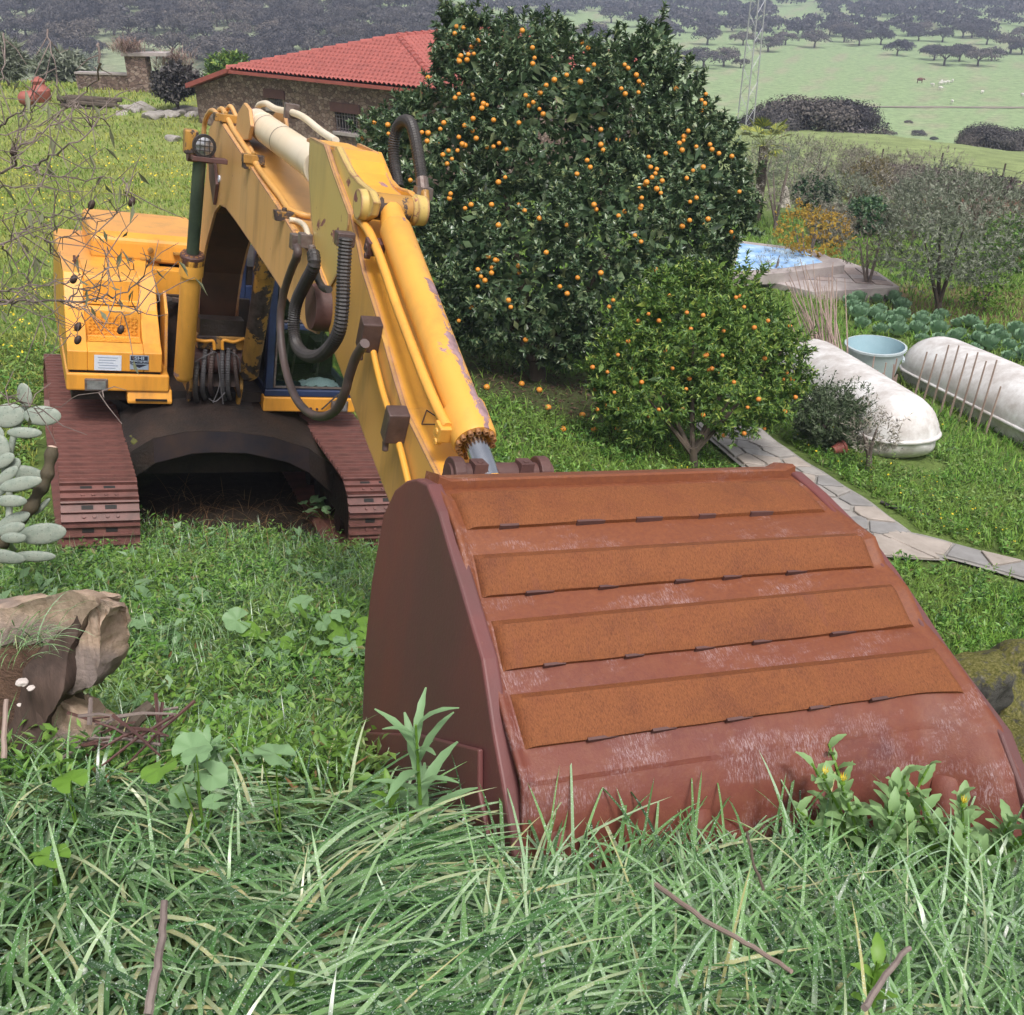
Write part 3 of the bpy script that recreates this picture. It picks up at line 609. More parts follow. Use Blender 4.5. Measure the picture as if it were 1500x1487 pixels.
def oak(x, y, s, label, group, k=None, cut=0):
    k = rng.integers(0, 6) if k is None else k
    o = thing('holm_oak', label, 'oak tree', (x, y, g1(x, y)-cut*s), group, rng.uniform(0, 6.28)); o.scale = (s, s, s*rng.uniform(.85, 1.1))
    link('crown', OAKS[k][0], o); link('trunk', OAKS[k][1], o); return o
def prj(x, y, z):
    P = np.array([x, y, z])-EYE; d = P@CF; return 750+FPX*P[0]/d, 743.5-FPX*(P@CU)/d, d
pts = []
def try_add(x, y, s, gap):
    for q in pts:
        if (q[0]-x)**2+(q[1]-y)**2 < (gap*(s+q[2]))**2: return False
    pts.append((x, y, s)); return True
# single trees and copses of the right-hand pasture, where they stand
for px, py, wd in [(1193, 70, 44), (1314, 82, 40), (1328, 74, 26), (1368, 88, 46), (1383, 96, 50), (1405, 90, 44), (1432, 97, 52), (1452, 90, 40), (1258, 67, 44), (1236, 62, 40), (1290, 66, 40), (1125, 76, 46), (1150, 66, 40), (1088, 66, 40), (1036, 66, 48), (1060, 98, 50), (1030, 100, 56), (1005, 100, 50), (1380, 62, 40), (1410, 55, 40), (1445, 66, 40), (1480, 78, 52), (1496, 80, 40), (1345, 60, 36), (1180, 52, 40), (1215, 52, 38), (1500, 60, 40), (1085, 100, 28), (895, 34, 40), (935, 40, 44), (965, 46, 40)]:
    p = atg(px, py); d = prj(*p)[2]; pts.append((p.x, p.y, wd*d/FPX/8.6))
single = len(pts)
r2 = np.random.default_rng(11)
def scatter(target, y0, y1, t0, t1, gap, ok):
    n0 = len(pts); tries = 0
    while len(pts)-n0 < target and tries < 14000:
        tries += 1; yy = math.sqrt(r2.uniform(y0*y0, y1*y1)); th = r2.uniform(t0, t1); x = yy*math.tan(th); px, py, d = prj(x, yy, g1(x, yy))
        if -60 < px < 1560 and -45 < py and ok(px, py): try_add(x, yy, r2.uniform(.8, 1.35), gap)
def left_ok(px, py):
    if px > 655 or py > 112: return False
    if 380 < px < 560 and -8 < py < 8: return False
    if 25 < px < 60 and 10 < py < 22: return False
    if 92 < px < 140 and 40 < py < 70: return r2.random() < .35
    if 300 < px < 335 and 44 < py < 58: return False
    if 135 < px < 240 and 78 < py: return False
    return True
def right_ok(px, py):
    if px < 640 or py > 62 or (px > 990 and py > 57): return False
    if 800 < px < 980 and 28 < py < 58: return False
    if 1125 < px < 1200 and 10 < py < 40: return False
    return True
scatter(400, 205, 430, -.56, -.03, 1.7, left_ok); scatter(420, 330, 700, -.06, .54, 2.1, right_ok)
order = sorted(range(len(pts)), key=lambda i: -pts[i][2]/pts[i][1]); keep = set(order[:288]); rest = []
for i, (x, y, s) in enumerate(pts):
    px = 750+FPX*x/(y/.9)
    if i in keep or i < single:
        if i < single and y < 480: oak(x, y, s, 'grey-green holm oak standing in the open pale pasture on the right', 'oaks dotted over the right-hand pasture')
        elif px < 760: oak(x, y, s, 'dark holm oak in the dense wood on the hillside at upper left', 'oaks of the wooded hillside')
        else: oak(x, y, s, 'hazy holm oak in the far belt of trees at upper right', 'oaks of the far tree belt')
    else: rest.append((x, y, s))
lowV, lowF = [], []; cr = oak_mesh(31, 170, 1.25, 'low')[0]; cv = np.array([v.co[:] for v in cr.vertices]); cf = np.array([p.vertices[:] for p in cr.polygons])
for k, (x, y, s) in enumerate(rest):
    a = rng.uniform(0, 6.28); ca, sa = math.cos(a), math.sin(a); q = cv*s; q = np.stack([q[:, 0]*ca-q[:, 1]*sa+x, q[:, 0]*sa+q[:, 1]*ca+y, q[:, 2]+g1(x, y)-.3], 1); lowV.append(q); lowF.append(cf+k*len(cv))
if rest: tag(bulk('far_oak_wood', np.concatenate(lowV), np.concatenate(lowF), M['oak']), 'farthest oaks merging into a hazy wood along the top', 'wood', kind='stuff')
# bushy copses at the brow of the near field
def copse(name, label, px0, px1, py, hpx, d, n):
    x0, x1 = (px0-750)/FPX*d, (px1-750)/FPX*d; y = d*1.055; k = 0
    for i in range(n):
        x = x0+(x1-x0)*(i+.5)/n; f = 1-.55*abs(2*(i+.5)/n-1)**2; s = hpx/FPX*d/3.6*f*rng.uniform(.9, 1.1)
        oak(x, y+rng.uniform(-1.5, 1.5), s, label, name, 6, cut=1.9)
copse('bushes of the copse behind the near field', 'dark bushy oak in the copse behind the palm and the near green field', 1112, 1268, 190, 70, 90, 6)
copse('bushes of the copse at the right edge', 'dark bushy oak in the copse at the right edge beyond the near field', 1412, 1520, 215, 50, 92, 5)
for px, py, s in [(1345, 198, .35), (1330, 180, .22), (1368, 205, .18), (1300, 196, .2), (1310, 197, .15)]:
    p = atg(px, py); oak(p.x, p.y, s, 'small round bush alone in the pasture behind the field brow', 'small bushes in the pasture', cut=1.6)
# sheep scattered on the pasture
for k, (px, py) in enumerate([(1366, 127), (1377, 125), (1379, 122), (1388, 123), (1395, 121), (1377, 132), (1438, 138), (1497, 142), (1394, 152), (1383, 124)]):
    p = atg(px, py); o = thing('sheep', 'tiny pale sheep grazing on the open pasture at right', 'sheep', p, 'sheep grazing on the pasture', rng.uniform(0, 6))
    m = MB(); m.ball((0, 0, .62), 1, 8, 6, 0, (Vector((.55, 0, 0)), Vector((0, .27, 0)), Vector((0, 0, .28)))); m.ball((.68, 0, .62), 1, 6, 5, 0, (Vector((.2, 0, -.1)), Vector((0, .1, 0)), Vector((.05, 0, .12))))
    for sx in (-.35, .35):
        for sy in (-.13, .13): m.tube([(sx, sy, .5), (sx, sy, 0)], [.06, .04], 5)
    m.build('body', M['white'], o, smooth=True)
p = atg(1347, 122); o = thing('cow', 'lone reddish cow standing left of the sheep', 'cow', p)
m = MB(); m.ball((0, 0, .95), 1, 8, 6, 0, (Vector((.85, 0, 0)), Vector((0, .32, 0)), Vector((0, 0, .4)))); m.ball((1.05, 0, 1.0), 1, 6, 5, 0, (Vector((.3, 0, -.12)), Vector((0, .14, 0)), Vector((.05, 0, .16))))
for sx in (-.6, .55):
    for sy in (-.18, .18): m.tube([(sx, sy, .8), (sx, sy, .4), (sx, sy, 0)], [.1, .06, .05], 5)
m.build('body', M['woolred'], o, smooth=True)
# dirt track across the pasture
def strip(name, pxs, wd, mat, dz=.05):
    L_ = []; 
    for px, py in pxs: p = atg(px, py); L_.append(p)
    v = []; f = []
    for i, p in enumerate(L_):
        d = (L_[min(i+1, len(L_)-1)]-L_[max(i-1, 0)]).normalized(); s = Vector((-d.y, d.x, 0)).normalized()*wd/2
        for q in (p-s, p+s): v.append((q.x, q.y, g1(q.x, q.y)+dz))
        if i: f.append((2*i-2, 2*i-1, 2*i+1, 2*i))
    m = MB(); m.add(v, f); return tag(m.build(name, mat), kind='structure')
M['track'] = simple('pale_dirt_track', (.24, .205, .17), .95, 0, (.19, .17, .12), .4)
strip('dirt_track', [(1262+i*12, 157+.02*i*3) for i in range(24)], 2.2, M['track'], .12)
# wire fence along the near field
ft = [(1197, 255), (1287, 255), (1373, 262), (1463, 280), (1560, 300)]
fo = thing('field_fence', 'sagging wire fence on thin posts along the foot of the near field', 'fence', atg(*ft[0])); f0 = fo.location.copy()
fp = [atg(*q) for q in ft]
for p in fp: m = MB(); m.tube([p-f0-Vector((0, 0, .3)), p-f0+Vector((.05, 0, 1.5))], .05, 6); m.build('post', M['bark'], fo)
for a_, b_ in zip(fp[:-1], fp[1:]):
    for z in (.4, .8, 1.2): m = MB(); m.tube([a_-f0+Vector((0, 0, z)), (a_+b_)/2-f0+Vector((0, 0, z-.08)), b_-f0+Vector((0, 0, z))], .010, 4); m.build('wire', M['iron'], fo)
# lattice mast
pb = atg(1093, 172); pb = Vector(EYE+ray(1093, 172)*85.0); pb.z = g1(pb.x, pb.y)
py_ = thing('lattice_mast', 'tall thin galvanised lattice mast behind the orange tree', 'mast', pb); H_ = 26.0
legs = []
for k in range(3):
    a = k*2.094+.35; r0, r1 = .78, .42; q0 = Vector((math.cos(a)*r0, math.sin(a)*r0, -.3)); q1 = Vector((math.cos(a)*r1, math.sin(a)*r1, H_)); legs.append((q0, q1))
    m = MB(); m.tube([q0, q1], .055, 6); m.build('leg', M['galv'], py_)
nb = 26
for j in range(nb):
    for k in range(3):
        a_, b_ = legs[k], legs[(k+1) % 3]; t0, t1 = j/nb, (j+1)/nb
        m = MB(); m.tube([a_[0].lerp(a_[1], t0), b_[0].lerp(b_[1], t1)] if j % 2 else [b_[0].lerp(b_[1], t0), a_[0].lerp(a_[1], t1)], .022, 4); m.build('brace', M['galv'], py_)
# ------------------------------------------------------------------ excavator
EX = thing('excavator', 'old yellow tracked excavator with raised boom, its rusty bucket resting on the grassy bank', 'excavator'); EX.matrix_world = MM
def spline(P, n=8):
    P = [Vector(p) for p in P]; o = []
    for i in range(len(P)-1):
        a, b, c, d = P[max(i-1, 0)], P[i], P[i+1], P[min(i+2, len(P)-1)]
        for k in range(n):
            t = k/n; o.append(.5*((2*b)+(c-a)*t+(2*a-5*b+4*c-d)*t*t+(3*b-a-3*c+d)*t**3))
    o.append(P[-1]); return o
def resample(P, step):
    o = [P[0]]; acc = 0
    for a, b in zip(P[:-1], P[1:]):
        d = (b-a).length; t = step-acc
        while t <= d: o.append(a.lerp(b, t/d)); t += step
        acc = (acc+d) % step
    o.append(P[-1]); return o
def pipe(name, pts, r, mat, parent, n=9, seg=6): m = MB(); m.tube(spline(pts, seg), r, n); return m.build(name, mat, parent, smooth=50)
def ribbed(name, pts, r, mat, parent, step=.0085):
    P = resample(spline(pts, 12), step); m = MB(); m.tube(P, [r*(1.0 if k % 2 else .86) for k in range(len(P))], 12); return m.build(name, mat, parent)
def ribbon(m, pts, x0, x1, th, mi=0):
    n = len(pts); up = []
    for i in range(n):
        a, b = pts[max(i-1, 0)], pts[min(i+1, n-1)]; d = Vector((b[0]-a[0], b[1]-a[1])).normalized(); up.append((d.y*th, -d.x*th))
    rings = [[(x0, -p[0], p[1]), (x1, -p[0], p[1]), (x1, -p[0]-q[0], p[1]+q[1]), (x0, -p[0]-q[0], p[1]+q[1])] for p, q in zip(pts, up)]
    return m.loft(rings, mi)
PXS = lambda pts, X: [onX(a, b, X) for a, b in pts]

# ---- tracks
sh = MB(); sh.box(-.3, .3, -.094, .094, -.014, 0)
for y in (-.078, 0, .078): sh.prism([(-.3, y-.012, 0), (-.3, y+.012, 0), (-.3, y+.007, .030), (-.3, y-.007, .030)], [(.3, y-.012, 0), (.3, y+.012, 0), (.3, y+.007, .030), (.3, y-.007, .030)])
for x in (-.10, .08):
    sh.box(x-.045, x+.045, .022, .056, .0005, .004, 1)
for x in (-.13, -.05, .05, .13): sh.lathe((x, -.038, -.001), (0, 0, 1), [(0, .016), (.014, .015), (.014, .001)], 6)
shoe_me = sh.mesh('shoe', [M['shoe'], M['black']])
F0, F1, RT, ZC = 1.10, -2.30, .425, .46
for sgn in (-1, 1):
    xc = sgn*1.195; tr = MB()
    tr.box(xc-.17, xc+.17, -F0, -F1, ZC-.14, ZC+.20)
    for f_ in (F0, F1): tr.lathe((xc-.11, -f_, ZC), (1, 0, 0), [(0, .1), (0, .385), (.22, .385), (.22, .1)], 24)
    for k in range(7): tr.lathe((xc-.12, -(F0-.5-k*.4), ZC-.28), (1, 0, 0), [(0, .02), (0, .12), (.24, .12), (.24, .02)], 12)
    to = tr.build('track', M['darkdirt'], EX, smooth=40)
    Ls = F0-F1; per = 2*Ls+2*math.pi*RT; n = 50
    for k in range(n):
        s = per*k/n
        if s < Ls: y, z, a = -(F1+s), ZC+RT, 0.0
        elif s < Ls+math.pi*RT: t = (s-Ls)/RT; y, z, a = -(F0+math.sin(t)*RT), ZC+math.cos(t)*RT, t
        elif s < 2*Ls+math.pi*RT: y, z, a = -(F0-(s-Ls-math.pi*RT)), ZC-RT, math.pi
        else: t = (s-2*Ls-math.pi*RT)/RT; y, z, a = -(F1-math.sin(t)*RT), ZC-math.cos(t)*RT, math.pi+t
        o = link('shoe', shoe_me, to); o.location = (xc, y, z); o.rotation_euler = (a+rng.normal()*.012, 0, 0)
# ---- car body between the tracks
cb = MB()
arch_t = [onY(px, py, .5) for px, py in [(186, 664), (224, 641), (272, 631), (300, 630), (340, 631), (400, 639), (452, 656), (506, 694)]]
arch_b = [onY(px, py, .5) for px, py in [(194, 700), (226, 678), (280, 664), (310, 662), (360, 663), (420, 676), (452, 692), (486, 722)]]
n = len(arch_t); vs = [(x, -.52, z) for x, z in arch_t] + [(x, -.52, z) for x, z in arch_b] + [(x, .25, z+.12) for x, z in arch_t] + [(x, -.30, z) for x, z in arch_b]
fs = []
for i in range(n-1): fs += [(i, i+1, n+i+1, n+i), (2*n+i, 2*n+i+1, i+1, i), (n+i, n+i+1, 3*n+i+1, 3*n+i)]
cb.add(vs, fs); cb.box(-.9, .9, -.1, 1.9, .5, .88); cb.lathe((0, 1.0, .86), (0, 0, 1), [(0, .95), (.12, .95), (.14, .7), (.32, .7)], 32)
cb.build('car_body', M['darkdirt'], EX, smooth=30)
m = MB(); m.add([(x, -.524, z-.006) for x, z in arch_t[1:-1]]+[(x, -.524, z+.006) for x, z in arch_b[1:-1]], [(i, i+1, n-2+i+1, n-2+i) for i in range(n-3)]); m.build('arch_face', simple('blue_black_frame_paint', (.016, .016, .026), .5, 0, (.050, .030, .026), 3.5, .3), EX)
o = link('moss_patch', rock_mesh('moss_patch', simple('yellow_moss', (.20, .20, .05), .95, 0, (.10, .11, .03), 20, .9, .02), 77, 4, .9, .8), EX); o.location = (-.80, -.30, .93); o.scale = (.09, .15, .05)
# ---- turntable deck, engine housing, counterweight
m = MB(); m.box(-1.33, 1.33, .12, 3.0, 1.16, 1.26); m.box(-.36, .30, -.02, 2.9, 1.0, 1.16); m.build('deck', M['darkdirt'], EX)
BX0, BX1 = -1.37, -.56
prof = [(0, 1.475), (0, 1.655), (-.12, 1.715), (-.42, 1.95), (-.62, 2.23), (-1.38, 2.23), (-1.38, 1.475)]
sb = MB(); sb.plate(prof, BX0, BX0+.17); sb.plate(prof, BX1-.16, BX1)
step = [(0, 1.475), (0, 1.655), (-.12, 1.715), (-.13, 1.70), (-.30, 1.715), (-.32, 1.955), (-.35, 1.985), (-.49, 2.01), (-.51, 2.19), (-.53, 2.23), (-1.38, 2.23), (-1.38, 1.475)]
sb.plate(step, BX0+.17, BX1-.16)
sbo = sb.build('side_box', M['hood'], EX, bevel=.018, seg=3)
m = MB(); m.plate([(.01, 1.285), (.01, 1.45), (-1.3, 1.45), (-1.3, 1.285)], BX0-.01, BX1+.07); bo = m.build('front_bumper', M['hood'], EX, bevel=.02, seg=3)
m = MB(); m.plate([(-.02, 1.44), (-.02, 1.49), (-1.3, 1.49), (-1.3, 1.44)], BX0+.02, BX1-.01); m.build('gap_shade', M['black'], EX)  # black filler put in for the shaded gap over the bumper
m = MB(); m.plate([(.02, 1.17), (.02, 1.20), (-.02, 1.30), (-.6, 1.30), (-.6, 1.17)], -.86, BX1+.1); m.build('towing_step', M['hood'], EX, bevel=.015)
m = MB(); a_ = onY(200, 585, .035); m.box(-.79, BX1+.05, -.036, -.020, 1.205, 1.222); m.build('slot', M['black'], EX)
tx0, tz = BX0+.19, .0
for zz, y0, y1 in ((1.712, .13, .29), (2.0, .36, .48)):                                       # tread plates with raised lozenges
    m = MB(); m.box(BX0+.185, BX1-.175, y0, y1, zz, zz+.006)
    for i in range(14):
        for j in range(3): cx_, cy_ = BX0+.21+i*.030, y0+.03+j*(y1-y0-.06)/2; m.obox((cx_, cy_, zz+.008), Vector((.010, .006*(-1)**(i+j), 0)), Vector((-.002, .004, 0)), Vector((0, 0, .002)))
    m.build('tread_plate', M['hood'], sbo)
m = MB()
for i in range(13):
    for j in range(6): m.obox((BX0+.21+i*.033, .296, 1.75+j*.032), Vector((.011, 0, .007*(-1)**(i+j))), Vector((0, .003, 0)), Vector((-.002, 0, .004)))
m.build('grip_plate', M['hood'], sbo)
def screen(pts, y): return [onY(a, b, y) for a, b in pts]
# front lamp of the bumper
(lx0, lz0), (lx1, lz1) = onY(124, 572, .012), onY(158, 555, .012)
m = MB(); m.box(lx0, lx1, -.03, .0, lz0, lz1); lo = m.build('work_lamp', M['dullsteel'], bo, bevel=.008); m = MB(); m.box(lx0+.02, lx1-.02, -.036, -.031, lz0+.018, lz1-.018); m.build('lens', M['lamp_glass'], lo)
# stickers on the box front
def sticker(name, p0, p1, y, mat):
    (x0, z0), (x1, z1) = onY(*p0, y), onY(*p1, y); m = MB(); m.box(x0, x1, -y-.002, -y, z0, z1); return m.build(name, mat, EX), x0, x1, z0, z1
so, x0, x1, z0, z1 = sticker('paper_label', (138, 542), (178, 521), .006, M['white_label'])
m = MB()
for k in range(5): m.box(x0+.03+.01*(k % 2), x1-.03-.02*(k % 3), -.0095, -.0090, z1-.02-k*(z1-z0)*.17-.006, z1-.02-k*(z1-z0)*.17)
m.build('print', M['blueink'], so)
so, x0, x1, z0, z1 = sticker('maker_label', (190, 541), (218, 521), .006, M['silver'])
wd, ht = x1-x0, z1-z0
def text(s, x, z, size, y, mat, parent, sx=1.0):
    cu = bpy.data.curves.new('lettering', 'FONT'); cu.body = s; cu.size = size; cu.align_x = 'CENTER'; cu.align_y = 'CENTER'; cu.extrude = .0006; cu.offset = .0012; cu.materials.append(mat)
    tmp = bpy.data.objects.new('lettering', cu); COL.objects.link(tmp); dg = bpy.context.evaluated_depsgraph_get(); me = bpy.data.meshes.new_from_object(tmp.evaluated_get(dg)); bpy.data.objects.remove(tmp)
    o = link('lettering', me, parent); o.location = (x, y, z); o.rotation_euler = (math.pi/2, 0, 0); o.scale = (sx, 1, 1); return o
m = MB(); m.box(x0+wd*.05, x1-wd*.05, -.0092, -.0088, z1-ht*.36, z1-ht*.06); m.add([(x0+wd*.05, -.0092, z0+ht*.36), (x1-wd*.05, -.0092, z0+ht*.36), ((x0+x1)/2, -.0092, z0+ht*.12)], [(0, 1, 2)]); m.build('emblem', M['ink'], so)
text('SHI', (x0+x1)/2, z1-ht*.21, ht*.30, -.0102, M['silver'], so, 1.5); text('SAMSUNG', (x0+x1)/2, z0+ht*.49, ht*.23, -.0102, M['ink'], so, 1.15)
m = MB(); m.plate([(-1.39, 1.25), (-1.39, 2.21), (-2.9, 2.21), (-2.9, 1.25)], BX0, -.42); m.build('engine_housing', M['hood'], EX, bevel=.05, seg=3)
m = MB(); m.plate([(-1.40, 2.19), (-1.42, 2.42), (-1.52, 2.47), (-2.75, 2.47), (-2.85, 2.40), (-2.85, 2.19)], -1.08, .05); ho = m.build('engine_hood', M['hood'], EX, bevel=.05, seg=3)
m = MB(); m.lathe((-.52, 1.385, 2.33), (0, -1, 0), [(0, .03), (.015, .03), (.02, .012)], 12); m.box(-.62, -.42, 1.35, 1.40, 2.235, 2.25); m.box(-.30, -.16, 1.34, 1.40, 2.31, 2.33); m.box(-.74, -.69, 1.28, 1.34, 2.232, 2.262); m.build('latch', M['oily'], ho)
m = MB(); m.plate([(-1.2, 1.9), (-1.2, 2.18), (-1.38, 2.18), (-1.38, 1.9)], BX1+.02, -.22); m.build('cover_plate', M['hood'], EX, bevel=.01)
m = MB(); m.lathe((0, 1.9, 1.18), (0, 0, 1), [(0, .2)], 4, caps=False) if False else m.plate([(-2.92, 1.2), (-2.92, 2.15), (-3.35, 2.1), (-3.5, 1.8), (-3.45, 1.3), (-3.3, 1.2)], -1.33, 1.33); m.build('counterweight', M['hood'], EX, bevel=.10, seg=3)
m = MB(); m.plate([(-1.6, 1.26), (-1.6, 2.2), (-2.9, 2.2), (-2.9, 1.26)], -.4, 1.3); m.build('engine_bay', M['darkdirt'], EX)
m = MB(); m.plate([(-.9, 1.2), (-.9, 2.0), (-.95, 2.0), (-.95, 1.2)], -.55, .40); m.build('bulkhead', M['darkdirt'], EX)
m = MB()
for k in range(3): m.tube([(BX0+.12, .9+.08*k, 2.24), (BX0+.12, .9+.08*k, 2.29)], .012, 6)
m.tube([(BX0+.10, .85, 2.28), (BX0+.16, 1.1, 2.28)], .010, 6); m.build('hood_hinge', M['rustdark'], EX)
# ---- boom mounting brackets and the clutter between them
for x0, x1 in ((-.315, -.285), (.155, .185)):
    m = MB(); m.plate([(-.05, 1.15), (.06, 1.35), (-.05, 1.75), (-.45, 2.0), (-.7, 1.95), (-1.1, 1.2)], x0, x1); m.build('boom_bracket', M['oily'], EX, bevel=.006)
m = MB(); m.plate([(-.35, 1.95), (-.55, 2.12), (-.75, 2.02), (-.5, 1.2), (-.3, 1.2)], BX1+.06, BX1+.09); m.build('guard_plate', M['stick'], EX, bevel=.006)
m = MB(); m.lathe((-.30, 0, 1.62), (1, 0, 0), [(0, .05), (0, .13), (.47, .13), (.47, .05)], 20); m.build('boom_foot_pin', M['rustdark'], EX, smooth=40)
(x0, zt_), (x1, _q) = onY(287, 467, .12), onY(361, 467, .12); zb_ = onY(320, 492, .12)[1]; zc_ = onY(320, 512, .12)[1]
m = MB(); m.box(-.255, .145, -.12, .05, zb_, zt_); m.build('boom_foot_face', M['darkdirt'], EX)
m = MB(); m.box(-.27, .15, -.13, .0, zc_, zb_-.003); m.build('manifold_block', M['oily'], EX, bevel=.01)
def LY(px, py, y): x, z = onY(px, py, y); return Vector((x, -y, z))
pipe('feed_pipe', [LY(282, 497, .16), LY(300, 500, .17), LY(312, 500, .17), LY(314, 512, .17)], .016, M['hood'], EX)
pipe('feed_pipe', [LY(326, 512, .17), LY(327, 499, .17), LY(342, 501, .17), LY(358, 496, .16)], .016, M['hood'], EX)
M['greyhose'] = simple('grey_ribbed_hose', (.10, .095, .105), .6, 0, (.05, .045, .05), 10)
for xa, ya, xb, yb, r, mt in [(301, 512, 297, 572, .022, 'greyhose'), (312, 510, 308, 566, .024, 'hosed'), (326, 510, 326, 574, .022, 'greyhose'), (335, 510, 334, 572, .022, 'greyhose'), (343, 512, 349, 572, .02, 'hosed'), (289, 530, 286, 578, .026, 'rubber')]:
    ribbed('ribbed_hose', [LY(xa, ya, .14), LY((xa+xb)/2-1, (ya+yb)/2, .18), LY(xb, yb, .10), LY(xb+3, yb+12, -.1)], r, M[mt], EX, .012)
for q in ([(281, 533), (300, 522), (318, 518), (322, 560), (312, 590)], [(318, 520), (321, 548), (327, 592)], [(338, 515), (350, 525), (352, 545)], [(330, 575), (316, 588), (306, 584)]):
    pipe('wire', [LY(a, b, .20) for a, b in q], .005, M['greyhose'], EX, 5)
for k in range(5):
    m = MB(); x = -.5+.07*k; m.obox((x, .9-.03*k, 1.95+.02*(k % 2)), Vector((.09, .05, .02*(-1)**k)), Vector((0, .015, .0)), Vector((.0, .0, .02))); m.build('battery_lead', M['dullsteel'] if k % 2 else M['rubber'], EX)
# ---- boom
XL, XR = -.24, .14
front = [(.02, 1.36)] + PXS([(286, 470), (294, 398), (301, 360), (309, 330), (314, 311), (322, 300), (331, 305), (346, 325), (380, 375), (413, 425), (427, 447)], XL) + [(3.75, 2.93), (3.98, 2.96), (4.11, 3.08)]
rear = [(-.16, 1.42)] + PXS([(288, 420), (294, 343), (299, 279), (303, 242), (306, 190), (317, 170), (362, 237), (410, 309), (432, 345)], XL) + [(3.80, 3.35), (4.05, 3.26)]
outl = front + rear[::-1]
for x0, x1 in ((XL, XL+.02), (XR-.02, XR)):
    m = MB(); m.plate(outl, x0, x1); b_ = m.build('boom_side', M['boom'], EX)
BOOM = bpy.data.objects['boom_side']
m = MB(); ribbon(m, [(f_, z_) for f_, z_ in rear[1:]], XL+.0205, XR-.0205, .02); m.build('boom_top', M['boomtop'], EX)
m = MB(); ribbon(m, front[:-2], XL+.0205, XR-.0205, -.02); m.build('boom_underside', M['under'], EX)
m = MB(); m.lathe((XL-.05, -4.0, 3.12), (1, 0, 0), [(0, .03), (0, .125), (.03, .135), (.46, .135), (.49, .125), (.49, .03)], 24); m.build('boom_tip_boss', M['rustdark'], EX, smooth=40)
m = MB(); m.lathe(LX(322, 262, XL)-Vector((.012, 0, 0)), (1, 0, 0), [(0, .0), (0, .028), (.012, .028)], 10); m.build('boom_scar', M['white_label'], EX)
q = PXS([(306, 215), (314, 235), (318, 270), (314, 300), (308, 262)], XL-.02); m = MB(); m.plate(q, XL-.03, XL-.005); m.build('cylinder_eye_plate', M['rustdark'], EX)
# pipes along the boom back
def on_boom(px, py, h=.03):
    for X in np.linspace(-.235, .12, 72):
        f_, z_ = onX(px, py, X)
        for (f0, z0_), (f1, z1_) in zip(rear[2:-1], rear[3:]):
            if min(f0, f1) <= f_ <= max(f0, f1) and abs(f1-f0) > 1e-3 and z_ <= z0_+(z1_-z0_)*(f_-f0)/(f1-f0)+h: return Vector((X, -f_, z_))
    return LX(px, py, -.1)
pipe('boom_pipe', [LX(a, b, -.215) for a, b in [(294, 240), (298, 200), (301, 176), (310, 162), (321, 170), (328, 182), (365, 238), (410, 309), (421, 324), (433, 341)]], .021, M['boom'], EX)
pipe('boom_pipe', [LX(318, 168, -.2), LX(326, 160, -.19)]+[on_boom(a, b) for a, b in [(341, 188), (360, 217), (378, 245), (395, 268), (410, 287), (423, 306), (440, 314), (455, 317)]], .021, M['boomtop'], EX)
pipe('boom_pipe', [LX(329, 172, -.17), LX(333, 160, -.16), LX(339, 157, -.15)]+[on_boom(a, b) for a, b in [(350, 180), (360, 203), (370, 224), (378, 244)]], .018, M['boom'], EX)
for (a, b), X, sz in (((331, 173), -.15, .075), ((371, 233), -.15, .06), ((366, 241), -.2, .04), ((416, 316), -.19, .05)):
    c_ = on_boom(a, b, .05); m = MB(); m.obox(c_, (sz*1.25, 0, 0), (0, .045, 0), (0, 0, .03)); m.lathe(c_+Vector((0, 0, .02)), (0, 0, 1), [(0, .018), (.03, .016), (.03, .001)], 6); m.build('pipe_clamp', M['oily'], EX, bevel=.004)
pipe('boom_pipe', [on_boom(a, b) for a, b in [(424, 322), (436, 324)]]+[LX(447, 332, -.21), LX(452, 348, -.24)], .017, M['pale'], EX)
for (a, b), X, sx_, sz_ in (((433, 354), -.27, .03, .045), ((447, 352), -.25, .035, .04)):
    c_ = LX(a, b, X); m = MB(); m.obox(c_, (sx_, 0, 0), (0, .04, 0), (0, 0, sz_)); m.build('hose_block', M['dullsteel'], EX, bevel=.005)
for (a, b), X in (((435, 372), -.30), ((457, 372), -.28)):
    c_ = LX(a, b, X); m = MB(); m.lathe(c_-Vector((0, 0, .05)), (0, .1, 1), [(0, .02), (.02, .026), (.045, .026), (.05, .022), (.09, .022), (.10, .012)], 8); m.build('hose_fitting', M['dullsteel'], EX, smooth=40)
# work lamp on the boom flank
c_ = LX(298, 213, -.47); m = MB(); m.lathe(c_+Vector((0, .10, 0)), (.05, -1, -.05), [(0, .04), (.03, .075), (.09, .088), (.12, .088), (.12, .078)], 18); bl = m.build('boom_lamp', M['rubber'], EX, smooth=40)
m = MB(); m.lathe(c_+Vector((.005, -.012, -.005)), (.05, -1, -.05), [(0, .076), (.012, .06), (.018, .0)], 18); m.build('lens', M['lamp_glass'], bl, smooth=60)
m = MB()
for k in (-1, 0, 1): m.obox(c_+Vector((.005+k*.035, -.034, 0)), (.0025, 0, 0), (0, .003, 0), (0, 0, .07)); m.obox(c_+Vector((.005, -.034, k*.035)), (.07, 0, 0), (0, .003, 0), (0, 0, .0025))
m.build('lamp_grille', M['rubber'], bl)
m = MB(); m.obox(c_+Vector((-.07, .16, .0)), (.05, 0, 0), (0, .06, 0), (0, 0, .09)); m.build('lamp_bracket', M['oily'], bl, bevel=.015)
m = MB(); m.lathe(c_+Vector((-.115, .16, -.02)), (1, 0, 0), [(0, .03), (.0, .06), (.10, .06)], 12); m.build('lamp_knob', M['rubber'], bl, smooth=40)
